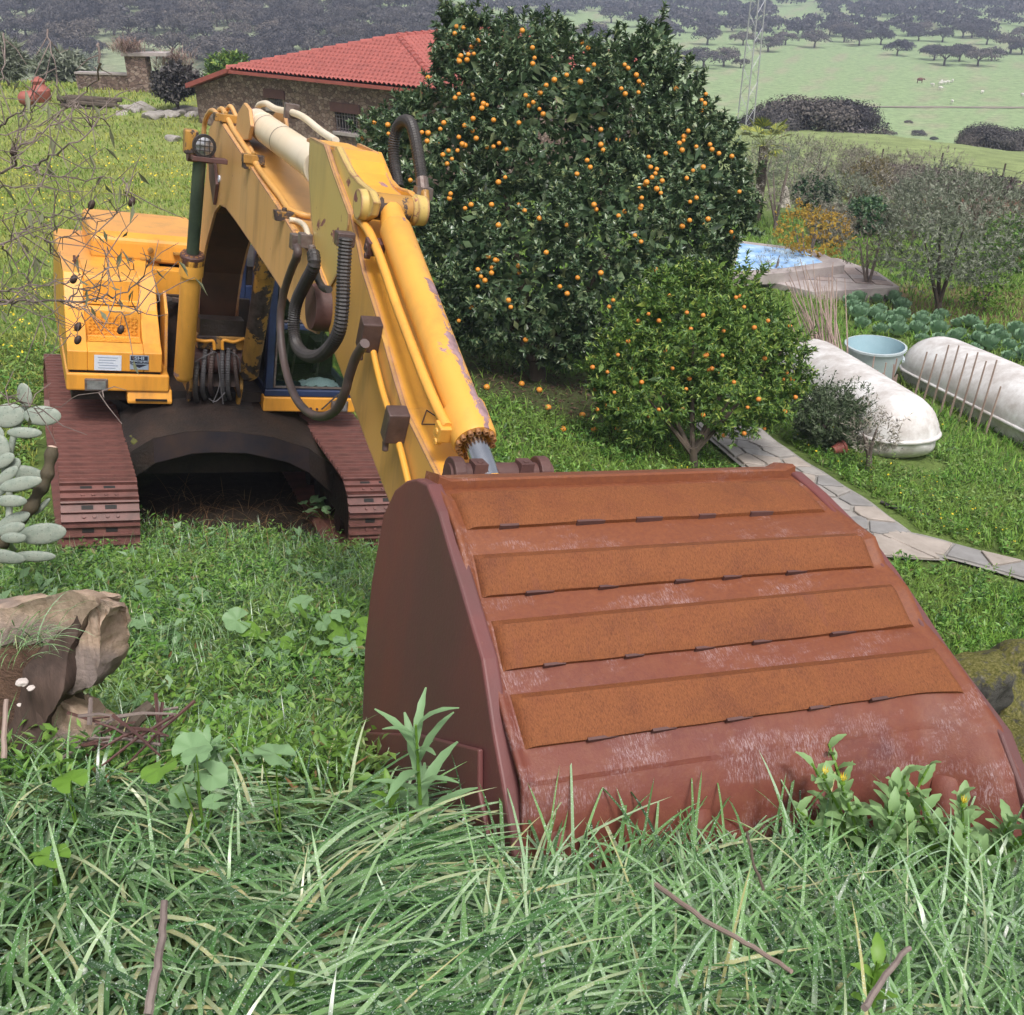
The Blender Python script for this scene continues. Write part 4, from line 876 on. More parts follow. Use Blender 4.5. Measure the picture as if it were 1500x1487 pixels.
m = MB(); m.obox(c_+Vector((.05, .02, -.10)), (.13, 0, 0), (0, .05, 0), (0, 0, .018)); m.build('lamp_foot', M['rustdark'], bl, bevel=.005)
# ---- boom cylinders
def cylinder(name, a, g, e, r, rr, mat, rodmat, bolts=12, gland=None):
    a, g, e = Vector(a), Vector(g), Vector(e); ax = (g-a).normalized(); Lc = (g-a).length
    m = MB(); m.lathe(a, ax, [(-.02, r*.3), (0, r*.75), (.04, r), (Lc-.19, r), (Lc-.18, r*1.2), (Lc-.02, r*1.2), (Lc, r*1.14), (Lc, rr*1.3), (Lc-.03, rr*1.12)], 28)
    o = m.build(name, mat, EX, smooth=35)
    if gland: gm_ = MB(); gm_.lathe(a, ax, [(Lc-.10, r*1.145), (Lc-.07, r*1.2), (Lc+.004, r*1.2), (Lc+.02, r*1.05), (Lc+.02, rr*1.05)], 28); gm_.build('gland', gland, o, smooth=35)
    s = ax.orthogonal().normalized(); t_ = ax.cross(s); bm_ = MB(); bm_.lathe((0, 0, 0), ax, [(0, r*.15), (r*.30, r*.15), (r*.30, r*.07), (r*.16, r*.065)], 8); bme = bm_.mesh('bolt', M['bolt'], 40)
    for k in range(bolts):
        an = 2*math.pi*k/bolts; b = link('bolt', bme, o); b.location = a+ax*(Lc-.004)+(s*math.cos(an)+t_*math.sin(an))*r*.96
    m = MB(); m.tube([a+ax*(Lc-.1), e], rr, 20); m.build('rod', rodmat, o, smooth=40)
    return o
ca, cg, ce = LX(268, 555, -.40), LX(282, 374, -.40), LX(293, 228, -.40)
cylinder('boom_cylinder', ca, cg, ce, .085, .052, M['tube'], M['rodgreen'], 12, M['rustdark'])
cb_, cgr, cer = LX(364, 552, .22), LX(393, 375, .22), LX(412, 250, .22)
cylinder('boom_cylinder', cb_, cgr, cer, .090, .052, M['oily'], M['rodgreen'])
m = MB(); m.lathe((-.50, ce.y, ce.z+.03), (1, 0, 0), [(0, .03), (0, .085), (.20, .085), (.20, .03)], 16); m.build('cylinder_pin', M['rustdark'], EX, smooth=40)
# ---- arm cylinder on the boom back
aa, ag = LX(374, 178, -.05), LX(470, 246, -.05); ax = (ag-aa).normalized()
m = MB(); m.lathe(aa, ax, [(-.06, .03), (-.02, .085), (.04, .105), (.30, .105), (.302, .109), (.33, .109), (.332, .105), (1.9, .105), (1.95, .112), (2.05, .112)], 26); acy = m.build('arm_cylinder', M['pale'], EX, smooth=35)
m = MB(); m.lathe(aa-ax*.02, ax, [(.05, .107), (.09, .107), (.10, .1)], 22, caps=False); m.build('cylinder_band', M['rustdark'], acy, smooth=35)
for d0_ in (.47, 1.02):
    m = MB(); m.lathe(aa+ax*d0_, ax, [(0, .1065), (.012, .1065)], 24, caps=False); m.build('cylinder_band', M['rustdark'], acy)
m = MB(); m.tube([aa+ax*2.0, aa+ax*2.9], .055, 16); m.build('rod', M['steel'], acy, smooth=40)
pipe('arm_pipe', [LX(a, b, .02) for a, b in [(376, 166), (379, 155), (390, 152), (405, 160), (425, 164), (445, 172), (470, 192), (492, 206)]], .024, M['pale'], EX)
m = MB(); c_ = LX(427, 163, .02); m.obox(c_, (.05, 0, 0), (0, .03, 0), (0, 0, .05)); m.build('pipe_clamp', M['dullsteel'], EX, bevel=.005)
for X in (-.19, .07):
    q = PXS([(346, 208), (352, 165), (361, 151), (368, 160), (371, 185), (367, 205)], -.17); m = MB(); m.plate(q, X, X+.03); m.build('cylinder_lug', M['boom'], EX, bevel=.006)
# ---- stick (dipper arm)
SL, SR = -.20, .10
topl = PXS([(456, 201), (477, 212), (491, 255), (513, 314), (531, 399), (550, 459), (575, 549), (590, 599), (640, 700)], SL) + [(6.16, 2.86), (6.22, 2.72)]
botl = PXS([(454, 250), (458, 317), (463, 360), (472, 410), (477, 460), (486, 508), (503, 553), (533, 638), (570, 735)], SL) + [(6.02, 2.52), (6.18, 2.58)]
i0 = 4
for x0, x1 in ((SL, SL+.022), (SR-.022, SR)):
    m = MB(); m.plate(topl+botl[::-1], x0, x1); m.build('stick_side', M['stickside'], EX)
m = MB(); q = topl[:4]+[onX(512, 330, SL), onX(500, 395, SL)]+[onX(480, 432, SL)]+botl[3::-1]; m.plate(q, SL-.010, SL-.001); m.build('stick_cheek', M['olive'], EX)
m = MB(); ribbon(m, topl[2:-1], SL+.0225, SR-.0225, -.02) if False else ribbon(m, topl[2:-1], SL+.0225, SR-.0225, .004); m.build('stick_top', M['stick'], EX)
m = MB(); ribbon(m, botl[:-1], SL+.0225, SR-.0225, -.006); m.build('stick_underside', M['oily'], EX)
earL = PXS([(477, 212), (493, 214), (503, 236), (512, 252), (524, 266), (541, 279), (548, 296), (543, 316), (528, 326), (513, 322), (500, 290), (488, 255)], -.175)
m = MB(); m.plate(earL, -.175, -.135); m.build('cylinder_ear', M['olive'], EX, bevel=.006)
earR = PXS([(535, 220), (551, 222), (560, 244), (567, 261), (578, 273), (597, 279), (609, 292), (606, 312), (592, 324), (572, 318), (555, 290), (545, 255)], .075)
m = MB(); m.plate(earR, .075, .11); m.build('cylinder_ear', M['stick'], EX, bevel=.006)
web = PXS([(497, 216), (506, 232), (510, 250), (518, 268), (530, 280)], -.15)
m = MB(); ribbon(m, web, -.134, .074, .02); m.build('ear_web', M['stick'], EX)
back = PXS([(456, 203), (477, 212), (497, 216)], -.15)
m = MB(); ribbon(m, back, SL+.0225, SR-.0225, .02); m.build('stick_back', M['stick'], EX)
pf, pz = onX(533, 300, -.18); pin = Vector((0, -pf, pz))
m = MB(); m.lathe((-.215, -pf, pz), (1, 0, 0), [(0, .035), (0, .075), (.05, .08), (.05, .06), (.08, .06)], 20); m.build('ear_boss', M['olive'], EX, smooth=35); m = MB(); m.lathe((.07, -pf, pz), (1, 0, 0), [(0, .06), (.02, .08), (.08, .075), (.08, .035)], 20)
m.build('ear_boss', M['olive'], EX, smooth=35)
m = MB(); m.lathe((-.135, -pf, pz), (1, 0, 0), [(0, .068), (.20, .068)], 18); m.build('cylinder_pin', M['oily'], EX, smooth=40)
# ---- bucket cylinder and its pipe
CX = -.06
ba, bg = LX(577, 330, CX), LX(696, 648, CX); bax = (bg-ba).normalized(); be = Vector((CX, -6.06, 2.98))
be = bg+bax*.42
bcy = cylinder('bucket_cylinder', ba, bg, be, .082, .052, M['rubbed'], M['steel'], 14)
m = MB(); m.tube([pin+Vector((-.04, 0, 0)), ba+bax*.05], [.055, .075], 12); m.build('cylinder_neck', M['tube'], bcy, smooth=40)
m = MB(); e_ = bg+bax*.22; m.lathe(e_, bax, [(0, .05), (.01, .066), (.16, .07), (.18, .05)], 20); m.build('rod_eye', M['tube'], bcy, smooth=40)
pipe('cylinder_pipe', [LX(a, b, -.17) for a, b in [(502, 350), (504, 332), (512, 321), (524, 321), (537, 334), (549, 358), (562, 392), (582, 450), (619, 547), (640, 596), (655, 626)]], .024, M['tube'], EX)
for (a, b), X in (((549, 362), -.16), ((654, 632), -.16)):
    c_ = LX(a, b, X); m = MB(); m.obox(c_, (.045, 0, 0), (0, .035, .01), (0, -.012, .035)); m.lathe(c_+Vector((-.05, 0, .0)), (1, 0, 0), [(0, .012), (.0, .018), (.03, .018)], 6); m.lathe(c_+Vector((-.05, .0, -.045)), (1, 0, 0), [(0, .012), (.0, .018), (.03, .018)], 6); m.build('pipe_clamp', M['tube'] if b > 500 else M['rustdark'], EX, bevel=.005)
m = MB(); c_ = LX(560, 355, -.12); m.tube([c_, c_+Vector((.08, 0, .01))], .018, 8); m.build('clamp_pin', M['tube'], EX)
M['boxdark'] = simple('dark_hose_block', (.060, .036, .032), .45, .2, (.12, .08, .075), 9, .2, .004)
for a, b in ((541, 490), (579, 622)):
    c_ = LX(a, b, SL-.05); m = MB(); m.obox(c_, (.05, 0, 0), (0, .035, .015), (0, -.02, .075)); m.lathe(c_+Vector((-.03, .02, -.085)), (0, -.2, -1), [(0, .016), (.05, .016)], 8); m.build('hose_block', M['boxdark'], EX, bevel=.008)
pipe('stick_pipe', [LX(a, b, SL-.025) for a, b in [(546, 512), (552, 540), (561, 575), (572, 610)]], .016, M['stick'], EX)
pipe('stick_pipe', [LX(a, b, SL-.025) for a, b in [(583, 645), (590, 672), (598, 706), (604, 730)]], .016, M['stick'], EX)
# warning triangle printed on the stick top
q0, q1, q2 = [LX(a, b, X) for (a, b), X in (((617, 568), -.075), ((615, 592), -.12), ((628, 593), -.03))]
q = PXS([(590, 560), (594, 590)], SL); tri = [Vector((-.09, -5.42, 0)), Vector((-.15, -5.53, 0)), Vector((-.02, -5.53, 0))]
def on_top(x, y):
    f_ = -y
    for (f0, z0_), (f1, z1_) in zip(topl[2:-1], topl[3:]):
        if f0 <= f_ <= f1: return Vector((x, y, z0_+(z1_-z0_)*(f_-f0)/(f1-f0)+.008))
    return Vector((x, y, 3))
tri = [on_top(p.x, p.y) for p in tri]
m = MB()
for a_, b_ in ((0, 1), (1, 2), (2, 0)): m.tube([tri[a_], tri[b_]], .0028, 4)
m.build('warning_triangle', M['ink'], EX)
# ---- hoses hanging between boom and stick
Z7 = lambda pts, X: [LX(350+a/4.796, 330+b/4.797, X) for a, b in pts]
pipe('hydraulic_hose', Z7([(405, 150), (412, 205), (365, 320), (315, 480), (292, 640), (298, 830), (332, 1030), (392, 1200), (475, 1305), (580, 1345), (680, 1300), (742, 1180), (775, 1060), (820, 930), (885, 830)], -.34), .024, M['hosed'], EX, 10, 8)
ribbed('ribbed_hose', Z7([(520, 190), (528, 280), (470, 400), (405, 540), (385, 700), (405, 840), (470, 912), (560, 918), (645, 850), (705, 735), (728, 560), (735, 360), (745, 180), (752, 90)], -.36), .036, M['rubber'], EX)
m = MB(); c_ = LX(505, 350, -.345); m.obox(c_, (.045, 0, 0), (0, .035, 0), (0, 0, .035)); m.build('hose_fitting', M['boxdark'], EX, bevel=.008)
pipe('hydraulic_hose', [LX(a, b, -.30) for a, b in [(463, 398), (466, 410), (474, 422), (482, 424)]], .02, M['rubber'], EX)
ribbed('ribbed_hose', [LX(a, b, .16) for a, b in [(584, 275), (578, 240), (577, 212), (582, 188), (592, 177), (602, 182), (609, 206), (614, 236), (618, 264)]], .034, M['rubber'], EX)
m = MB(); c_ = LX(618, 262, .16); c2 = LX(620, 280, .16); m.tube([c_, c2], .034, 12); m.obox(c2+Vector((0, 0, -.01)), (.045, 0, 0), (0, .03, 0), (0, 0, .03)); m.build('hose_fitting', M['dullsteel'], EX)
pipe('steel_elbow', [LX(a, b, .16) for a, b in [(622, 280), (623, 300), (621, 316), (612, 324), (600, 320)]], .024, M['oily'], EX)
m = MB(); c_ = LX(603, 318, .15); m.tube([c_, c_+Vector((-.06, 0, 0))], .032, 8); m.build('hose_nut', M['dullsteel'], EX)
# ---- cab
cabg = MB(); CX0, CX1 = .40, 1.34
m = MB(); m.plate([(.0, 1.105), (.0, 1.255), (-1.7, 1.255), (-1.7, 1.105)], CX0, CX1); sill = m.build('cab_sill', M['hood'], EX, bevel=.015, seg=3)
cab = MB(); cab.plate([(-.012, 1.258), (-.012, 1.33), (-1.68, 1.33), (-1.68, 1.258)], CX0+.01, CX1-.01)
for x in (CX0+.012, CX1-.082):
    cab.plate([(-.014, 1.33), (-.07, 2.72), (-.16, 2.72), (-.12, 1.33)], x, x+.075); cab.plate([(-1.55, 1.33), (-1.55, 2.72), (-1.66, 2.72), (-1.66, 1.33)], x, x+.07)
    cab.plate([(-.85, 1.33), (-.85, 2.72), (-.93, 2.72), (-.93, 1.33)], x+.003, x+.06)
cab.plate([(-.03, 1.93), (-.035, 1.99), (-.085, 1.99), (-.08, 1.93)], CX0+.09, CX1-.085)
cab.plate([(-1.56, 1.33), (-1.56, 2.0), (-1.6, 2.0), (-1.6, 1.33)], CX0+.085, CX1-.085)
cabo = cab.build('cab', M['navy'], EX, bevel=.012)
m = MB(); m.plate([(-.02, 2.72), (-.06, 2.84), (-1.6, 2.84), (-1.7, 2.72)], CX0, CX1); m.build('cab_roof', M['hood'], EX, bevel=.03)
for nm, z0, z1, f0 in (('windscreen', 1.345, 1.925, -.035), ('windscreen', 2.0, 2.70, -.06)):
    m = MB(); m.plate([(f0, z0), (f0-.02, z1), (f0-.028, z1), (f0-.008, z0)], CX0+.092, CX1-.09); m.build(nm, M['glass'], cabo)
    m = MB(); e = .018
    for X in (CX0+.095, CX1-.115): m.plate([(f0+.006, z0), (f0-.014, z1), (f0-.024, z1), (f0-.004, z0)], X, X+e)
    m.plate([(f0+.006, z0), (f0+.005, z0+e), (f0-.006, z0+e), (f0-.004, z0)], CX0+.115, CX1-.117); m.build('window_seal', M['dullsteel'], cabo)
for x in (CX0+.03, CX1-.045):
    m = MB(); m.plate([(-.13, 1.34), (-.17, 2.7), (-.84, 2.7), (-.84, 1.34)], x, x+.008); m.build('side_glass', M['glass'], cabo)
for x in (.68, .76, 1.02):
    m = MB(); m.tube([(x, .42, 1.34), (x+.02, .36, 1.75), (x+.02, .30, 2.05)], .012, 6); m.build('reflection_bar', M['dullsteel'], EX)  # tubes added inside to stand for the handrail reflected in the glass
m = MB(); m.box(.55, 1.2, .3, 1.2, 1.335, 1.36); m.box(1.0, 1.2, .5, 1.0, 1.36, 1.7); m.build('cab_floor', M['darkdirt'], EX)
m = MB(); m.box(.6, 1.1, .75, 1.25, 1.365, 1.75); m.box(.6, 1.1, 1.15, 1.35, 1.75, 2.4); m.build('seat', M['rubber'], EX, bevel=.04)
(lx0, lz0), (lx1, lz1) = onY(484, 603, .012), onY(510, 588, .012); lx1 = min(lx1, CX1-.02)
m = MB(); m.box(lx0, lx1, -.03, -.001, lz0, lz1); lo = m.build('work_lamp', M['dullsteel'], sill, bevel=.006); m = MB(); m.box(lx0+.02, lx1-.02, -.036, -.031, lz0+.018, lz1-.018); m.build('lens', M['lamp_glass'], lo)
pipe('wiper', [LY(471, 600, .03), LY(482, 590, .04), LY(496, 577, .03)], .008, M['rubber'], EX, 6)
for q in ((455, 598), (464, 599)): m = MB(); m.lathe(LY(*q, .0), (0, -1, 0), [(0, .012), (.02, .012), (.02, .001)], 8); m.build('bolt', M['rustdark'], sill)
V_ = []; m = MB(); g_ = 12
for j in range(g_):
    for i in range(g_): u_, v_ = i/(g_-1), j/(g_-1); V_.append((.80+.38*u_, .02+.20*v_+.012, 1.345+.06*math.sin(u_*3.1)*math.sin(v_*3.1)+.02*math.sin(i*2.1+j)*math.cos(j*1.7)))
m.add([(x, y+.06, z) for x, y, z in V_], [(j*g_+i, j*g_+i+1, j*g_+g_+i+1, j*g_+g_+i) for j in range(g_-1) for i in range(g_-1)]); tag(m.build('rag', M['white_label'], EX, smooth=True), 'crumpled pale cloth behind the windscreen')
# ---- bucket
rimL = [(6.74, 2.20), (6.66, 2.55), (6.655, 2.81), (6.69, 3.07), (6.77, 3.195), (6.86, 3.265), (6.94, 3.305), (7.03, 3.325), (7.14, 3.285), (7.26, 3.215), (7.36, 3.16), (7.48, 3.09), (7.56, 3.045), (7.69, 2.90), (7.77, 2.825), (7.86, 2.735), (7.96, 2.60)]
rimR = [(6.74, 2.20), (6.66, 2.55), (6.655, 2.81), (6.69, 3.07), (6.77, 3.20), (6.86, 3.275), (6.94, 3.32), (7.03, 3.345), (7.17, 3.325), (7.31, 3.295), (7.43, 3.27), (7.56, 3.22), (7.66, 3.175), (7.82, 3.10), (7.96, 3.045), (8.11, 2.99), (8.30, 2.82)]
wrapL = [(6.72, 3.06), (6.82, 3.19), (6.92, 3.27), (7.03, 3.297), (7.10, 3.285), (7.20, 3.245), (7.28, 3.185), (7.36, 3.115), (7.46, 3.07), (7.55, 2.995), (7.63, 2.945), (7.74, 2.875), (7.815, 2.83), (7.86, 2.72), (7.90, 2.60), (7.95, 2.45)]
wrapR = [(6.72, 3.06), (6.82, 3.20), (6.92, 3.285), (7.03, 3.317), (7.12, 3.31), (7.26, 3.285), (7.45, 3.275), (7.52, 3.215), (7.63, 3.19), (7.73, 3.12), (7.85, 3.085), (7.94, 3.035), (8.00, 2.97), (8.06, 2.85), (8.12, 2.72), (8.2, 2.5)]
wrapF = [(7.73, 3.12), (7.85, 3.085), (7.97, 3.035), (8.08, 2.985), (8.18, 2.90), (8.27, 2.78), (8.36, 2.6)]      # the shell flares up to the rim at its right corner
BKT = thing('bucket', None, None) ; BKT.parent = EX
del_keys = [k for k in BKT.keys()]
BW = .70
def lerp2(a, b, t): return (a[0]+(b[0]-a[0])*t, a[1]+(b[1]-a[1])*t)
def wrap(s, t):                                              # s across 0..1, t along the shell 0..15
    k = min(int(t), len(wrapL)-2); fr = t-k; l = lerp2(wrapL[k], wrapL[k+1], fr); r = lerp2(wrapR[k], wrapR[k+1], fr); q = lerp2(l, r, s)
    if s > .86 and k >= 9: e = (s-.86)/.14; e = e*e*(3-2*e); q = lerp2(q, lerp2(wrapF[k-9], wrapF[k-8], fr), e)
    e = sst(.022-s, 0, .022)+sst(s-.978, 0, .022)
    if e > 0: ka, kb = max(k-2, 0), min(k+3, 15); d_ = Vector((wrapL[kb][0]-wrapL[ka][0], wrapL[kb][1]-wrapL[ka][1])).normalized(); q = (q[0]-d_.y*.016*float(e), q[1]+d_.x*.016*float(e))
    return Vector((-BW+.015+s*(2*BW-.03), -q[0], q[1]))
def wnorm(s, t):
    a = wrap(s, min(t+.3, 14.99))-wrap(s, max(t-.3, 0)); b = wrap(min(s+.05, 1), t)-wrap(max(s-.05, 0), t); return b.cross(a).normalized()*-1
NS, NTt = 90, 75
vs = [wrap(i/NS, 15*j/NTt*.9999) for j in range(NTt+1) for i in range(NS+1)]
m = MB(); m.add(vs, [(j*(NS+1)+i, j*(NS+1)+i+1, (j+1)*(NS+1)+i+1, (j+1)*(NS+1)+i) for j in range(NTt) for i in range(NS)])
bk = m.build('bucket_shell', M['bucket'], BKT, smooth=28); so_ = bk.modifiers.new('thickness', 'SOLIDIFY'); so_.thickness = .016; so_.offset = 0
sgnn = 1 if wnorm(.5, 5).z > 0 else -1
for side, rim, X in ((-1, rimL, -BW), (1, rimR, BW)):
    tail = [(rim[-1][0]-.06, rim[-1][1]-.28), (7.3, 2.12), (6.85, 2.08)]
    m = MB(); m.plate(rim+tail, X-.018*(side > 0)-.016, X+.018*(side < 0)+.016); m.build('side_plate', M['side'], BKT, bevel=.009, seg=3)
    if False: P = spline([(X-side*.012, -f_, z_) for f_, z_ in rim[3:]], 4); m = MB(); m.tube(P, .014 if side < 0 else .012, 10); m.build('rim_weld', M['side'], BKT, smooth=60)
    m = MB(); mid = -1 if side < 0 else 1                        # welded fillet between rim and shell
    rr_ = []
    for f_, z_ in rim[4:15]: rr_.append(Vector((X, -f_, z_)))
    m = MB(); m.plate([(6.72, 2.22), (7.27, 2.60), (7.66, 2.83), (7.70, 2.72), (rim[-1][0]-.10, rim[-1][1]-.02), (rim[-1][0]-.13, rim[-1][1]-.26), (6.86, 2.05)], X+side*.018, X+side*.034); m.build('side_cutter', M['side'], BKT, bevel=.006)
def strip_plate(t0, t1, s0=.027, s1=.973, th=.030, nm='wear_strip', mat=None, slots=True):
    n = 90; top = []; bot = []
    ts = [t0+(t1-t0)*k/6 for k in range(7)]; m = MB(); vt = []; 
    notch = [(.15+.155*k_+rng.uniform(-.03, .03), rng.uniform(.06, .10)) for k_ in range(5)]
    for k, t in enumerate(ts):
        for i in range(n+1):
            s = s0+(s1-s0)*i/n; nn_ = wnorm(s, t)*sgnn; e = min(i, n-i)/2.0; ee = min(1, .35+e) * (1 if 0 < k < 6 else .72)
            if k == 0: ee = .35
            tt = t
            if k == 6: tt = t + .012*math.sin(i*.31+t0)
            vt.append(wrap(s, tt)+nn_*th*ee)
    N1 = n+1; fs = [(k*N1+i, k*N1+i+1, (k+1)*N1+i+1, (k+1)*N1+i) for k in range(6) for i in range(n)]
    o0 = len(vt); ring = [i for i in range(N1)] + [k*N1+n for k in range(1, 7)] + [6*N1+i for i in range(n-1, -1, -1)] + [k*N1 for k in range(5, 0, -1)]
    low = []
    for q in ring:
        k, i = divmod(q, N1); s = s0+(s1-s0)*i/n; low.append(wrap(s, ts[k])-wnorm(s, ts[k])*sgnn*.004)
    vt += low; nr = len(ring); fs += [(ring[a], ring[(a+1) % nr], o0+(a+1) % nr, o0+a) for a in range(nr)]
    m.add(vt, fs); o = m.build(nm, mat or M['strip'], BKT, smooth=40)
    if slots:
        for a, b_ in notch:
            c_ = wrap(a, t1-.02); nn_ = wnorm(a, t1-.05)*sgnn; d_ = (wrap(a, t1+.15)-c_).normalized(); q = MB(); q.obox(c_+nn_*(th*.50)+d_*.002, Vector((b_*.50, 0, 0)), d_*.004, nn_*th*.30); q.build('slot', M['rustdark'], BKT)  # dark bars put in for the shade of notches along the strip edge
    return o
for t0, t1 in ((3.38, 5.0), (5.8, 7.05), (7.8, 9.05), (9.8, 11.05)): strip_plate(t0, t1)
# top flange bar and its shadow groove
m = MB(); vt = []
for i in range(33):
    s = i/32
    for t, h in ((2.15, .004), (2.15, .036), (2.95, .040), (3.02, .034), (3.02, .004)): vt.append(wrap(s, t)+wnorm(s, t)*sgnn*h)
m.loft([vt[i*5:(i+1)*5] for i in range(33)]); m.build('top_flange', M['bucket'], BKT, smooth=40)
lip_ = strip_plate(12.1, 14.95, .012, .988, .026, 'lip_plate', M['bucket'], False)
for t in ():                                    # dark plates put in for shaded slots along the strips' lower edges
    for k in range(rng.integers(4, 6)):
        s = .10+.17*k+rng.uniform(-.03, .03); c_ = wrap(s, t+.02); nn_ = wnorm(s, t)*sgnn; d_ = (wrap(s, t+.2)-c_).normalized()
        m = MB(); m.obox(c_+nn_*.006-d_*.004, Vector((.045, 0, 0)), d_*.006, nn_*.006); m.build('slot_shade', M['rustdark'], BKT)
for k in range(4):                                           # tooth adapters pointing down from the lip
    s = (.075, .355, .64, .90)[k]; a = wrap(s, 13.05); b = wrap(s, 14.9); d_ = (b-a).normalized(); nn_ = wnorm(s, 13.6)*sgnn; sd_ = d_.cross(nn_)
    m = MB(); rings = []
    for u_, w_, h_ in ((0, .030, .006), (.03, .036, .030), (.14, .038, .032), (.30, .044, .040), (.44, .046, .044), (.62, .03, .02)):
        c_ = a+d_*u_+nn_*.02; rings.append([c_-sd_*w_-nn_*.02, c_-sd_*w_+nn_*h_*.55, c_-sd_*w_*.55+nn_*h_, c_+sd_*w_*.55+nn_*h_, c_+sd_*w_+nn_*h_*.55, c_+sd_*w_-nn_*.02])
    m.loft(rings); m.build('tooth', M['bucket'], BKT, smooth=50)
# hinge plates and pin behind the bucket
m = MB(); m.plate([(6.02, 2.80), (6.10, 2.90), (6.75, 3.17), (6.80, 3.10), (6.70, 2.6), (6.2, 2.5)], -.30, .30); m.build('bucket_back', M['rustdark'], BKT)
for x0, x1 in ((-.225, -.175), (.165, .215)):
    cs = [(6.08+.075*math.cos(a), 2.955+.075*math.sin(a)) for a in np.linspace(math.pi*1.05, -.1, 12)]
    m = MB(); m.plate([(5.95, 2.7)]+cs+[(6.75, 3.0), (6.6, 2.7)], x0, x1); m.build('hinge_plate', M['rustdark'], BKT, bevel=.006)
m = MB(); m.lathe((-.235, -6.08, 2.955), (1, 0, 0), [(0, .03), (0, .048), (.47, .048), (.47, .03)], 16); m.build('bucket_pin', M['rustdark'], BKT, smooth=40)
for x in (-.11, .10): m = MB(); m.obox((x, -6.10, 2.995), (.03, 0, 0), (0, .035, 0), (0, 0, .025)); m.lathe((x, -6.11, 3.020), (0, 0, 1), [(0, .014), (.004, .014), (.004, .007)], 10); m.build('pin_lock', M['rustdark'], BKT, bevel=.006)
M4 = MM
# ------------------------------------------------------------------ crowns of leaves
def crown(name, lobes, nclu, per, Ln, Wd, mat, parent, origin, inner=0, spread=.9, droop=.25, shell=(.86, 1.04), shoots=.16):
    """leaf sprays over the merged surface of a few lobes (centre, radius)"""
    Cc = np.array([c[:] for c, _ in lobes]); Rr = np.array([r for _, r in lobes]); p = Rr**2/np.sum(Rr**2)
    K = nclu*3; i = rng.choice(len(Rr), K, p=p); u = unit(K); P = Cc[i]+u*Rr[i, None]*rng.uniform(*shell, (K, 1))
    dd = np.linalg.norm(P[:, None]-Cc[None], axis=2)/Rr[None]; ok = (dd.min(1) > .80); P, u = P[ok][:nclu], u[ok][:nclu]; n = len(P)
    P = P+unit(n)*.05; sh_ = rng.random(n) < shoots; P = P+u*(sh_*rng.uniform(.03, .20, n))[:, None]+np.array([0, 0, 1.])*(sh_*rng.uniform(0, .14, n))[:, None]      # odd long shoots
    out = u*.8+np.array([0, 0, .55])+unit(n)*.35; out /= np.linalg.norm(out, axis=1, keepdims=True)
    b = np.repeat(P, per, 0)-np.repeat(out, per, 0)*rng.uniform(0, Ln*2.2, (n*per, 1)); d = np.repeat(out, per, 0)+unit(n*per)*spread
    nn = np.repeat(out, per, 0)*.9+np.array([0, 0, .5])+unit(n*per)*.35
    V, F = leaves(b-origin, d, nn, rng.uniform(.7, 1.2, n*per)*Ln, rng.uniform(.8, 1.2, n*per)*Wd, .16, droop)
    if inner:
        i = rng.choice(len(Rr), inner, p=p); q = Cc[i]+unit(inner)*Rr[i, None]*rng.uniform(.35, .80, (inner, 1))
        V2, F2 = leaves(q-origin, unit(inner), unit(inner), rng.uniform(1.5, 2.6, inner)*Ln, rng.uniform(1.5, 2.5, inner)*Wd*1.3, .2); F = np.concatenate([F, F2+len(V)]); V = np.concatenate([V, V2])
    return tag(bulk(name, V, F, mat, parent), kind='stuff')
fruit_me = {}
def fruits(pxs, lobes, r, mat, parent, origin):
    if mat.name not in fruit_me:
        m = MB(); m.ball((0, 0, 0), 1, 14, 9); fruit_me[mat.name] = m.mesh('orange', mat, True)
    for px, py in pxs:
        d = ray(px, py); best = None
        for c, R in lobes:
            oc = EYE-np.array(c[:]); a = d@d; b = 2*d@oc; k = oc@oc-(R*1.03)**2; D = b*b-4*a*k
            if D > 0:
                t = (-b-math.sqrt(D))/(2*a); best = t if best is None else min(best, t)
        if best is None: continue
        o = link('orange', fruit_me[mat.name], parent); o.location = EYE+d*(best+rng.uniform(-.02, .20))-origin; s = r*rng.uniform(.78, 1.08); o.scale = (s, s, s*.95)
def limbs(base, lobes, r, mat, parent, forks=6, names=('trunk', 'limb')):
    m = MB(); top = Vector((0, 0, .35)); m.tube([(0, 0, -.3), (.03, 0, .1), top], [r*1.25, r, r*.85], 9); m.build(names[0], mat, parent, smooth=50)
    for c, R in lobes[:forks]:
        q = Vector(c)-Vector(base); m = MB(); mid = top.lerp(q, .5)+Vector((0, 0, -.12*q.length*.3)); m.tube(spline([top-Vector((0, 0, .1)), mid, q], 5), [r*.6*(1-k/11)+.008 for k in range(11)], 7); m.build(names[1], mat, parent, smooth=50)
def lob(lst, d, dz=None): return [(at(px, py, d+(dj if len(t) else 0)*1.0), r*d/FPX) for px, py, r, *t in lst for dj in ([t[0]] if t else [0])]
tb = atg(785, 556); dT = prj(*tb)[2]; ORX = np.array(tb[:])
OL = lob([(718, 150, 104), (652, 245, 108, -.3), (905, 170, 106), (990, 285, 108, -.2), (810, 200, 150, -.3), (765, 385, 138, -.5), (900, 360, 138, -.6), (690, 390, 90, -.3), (956, 66, 36), (945, 105, 50), (686, 70, 58), (668, 40, 34), (568, 207, 50), (603, 172, 40), (1028, 205, 46), (998, 135, 40), (800, 78, 48), (610, 330, 62), (1050, 300, 62), (985, 195, 70), (830, 470, 66, -.5), (760, 85, 66), (845, 115, 58), (720, 470, 55, -.4), (1030, 380, 50, .2)], dT)
orange_tree = thing('orange_tree', 'big dark-leaved orange tree laden with ripe fruit behind the excavator arm', 'orange tree', tb)
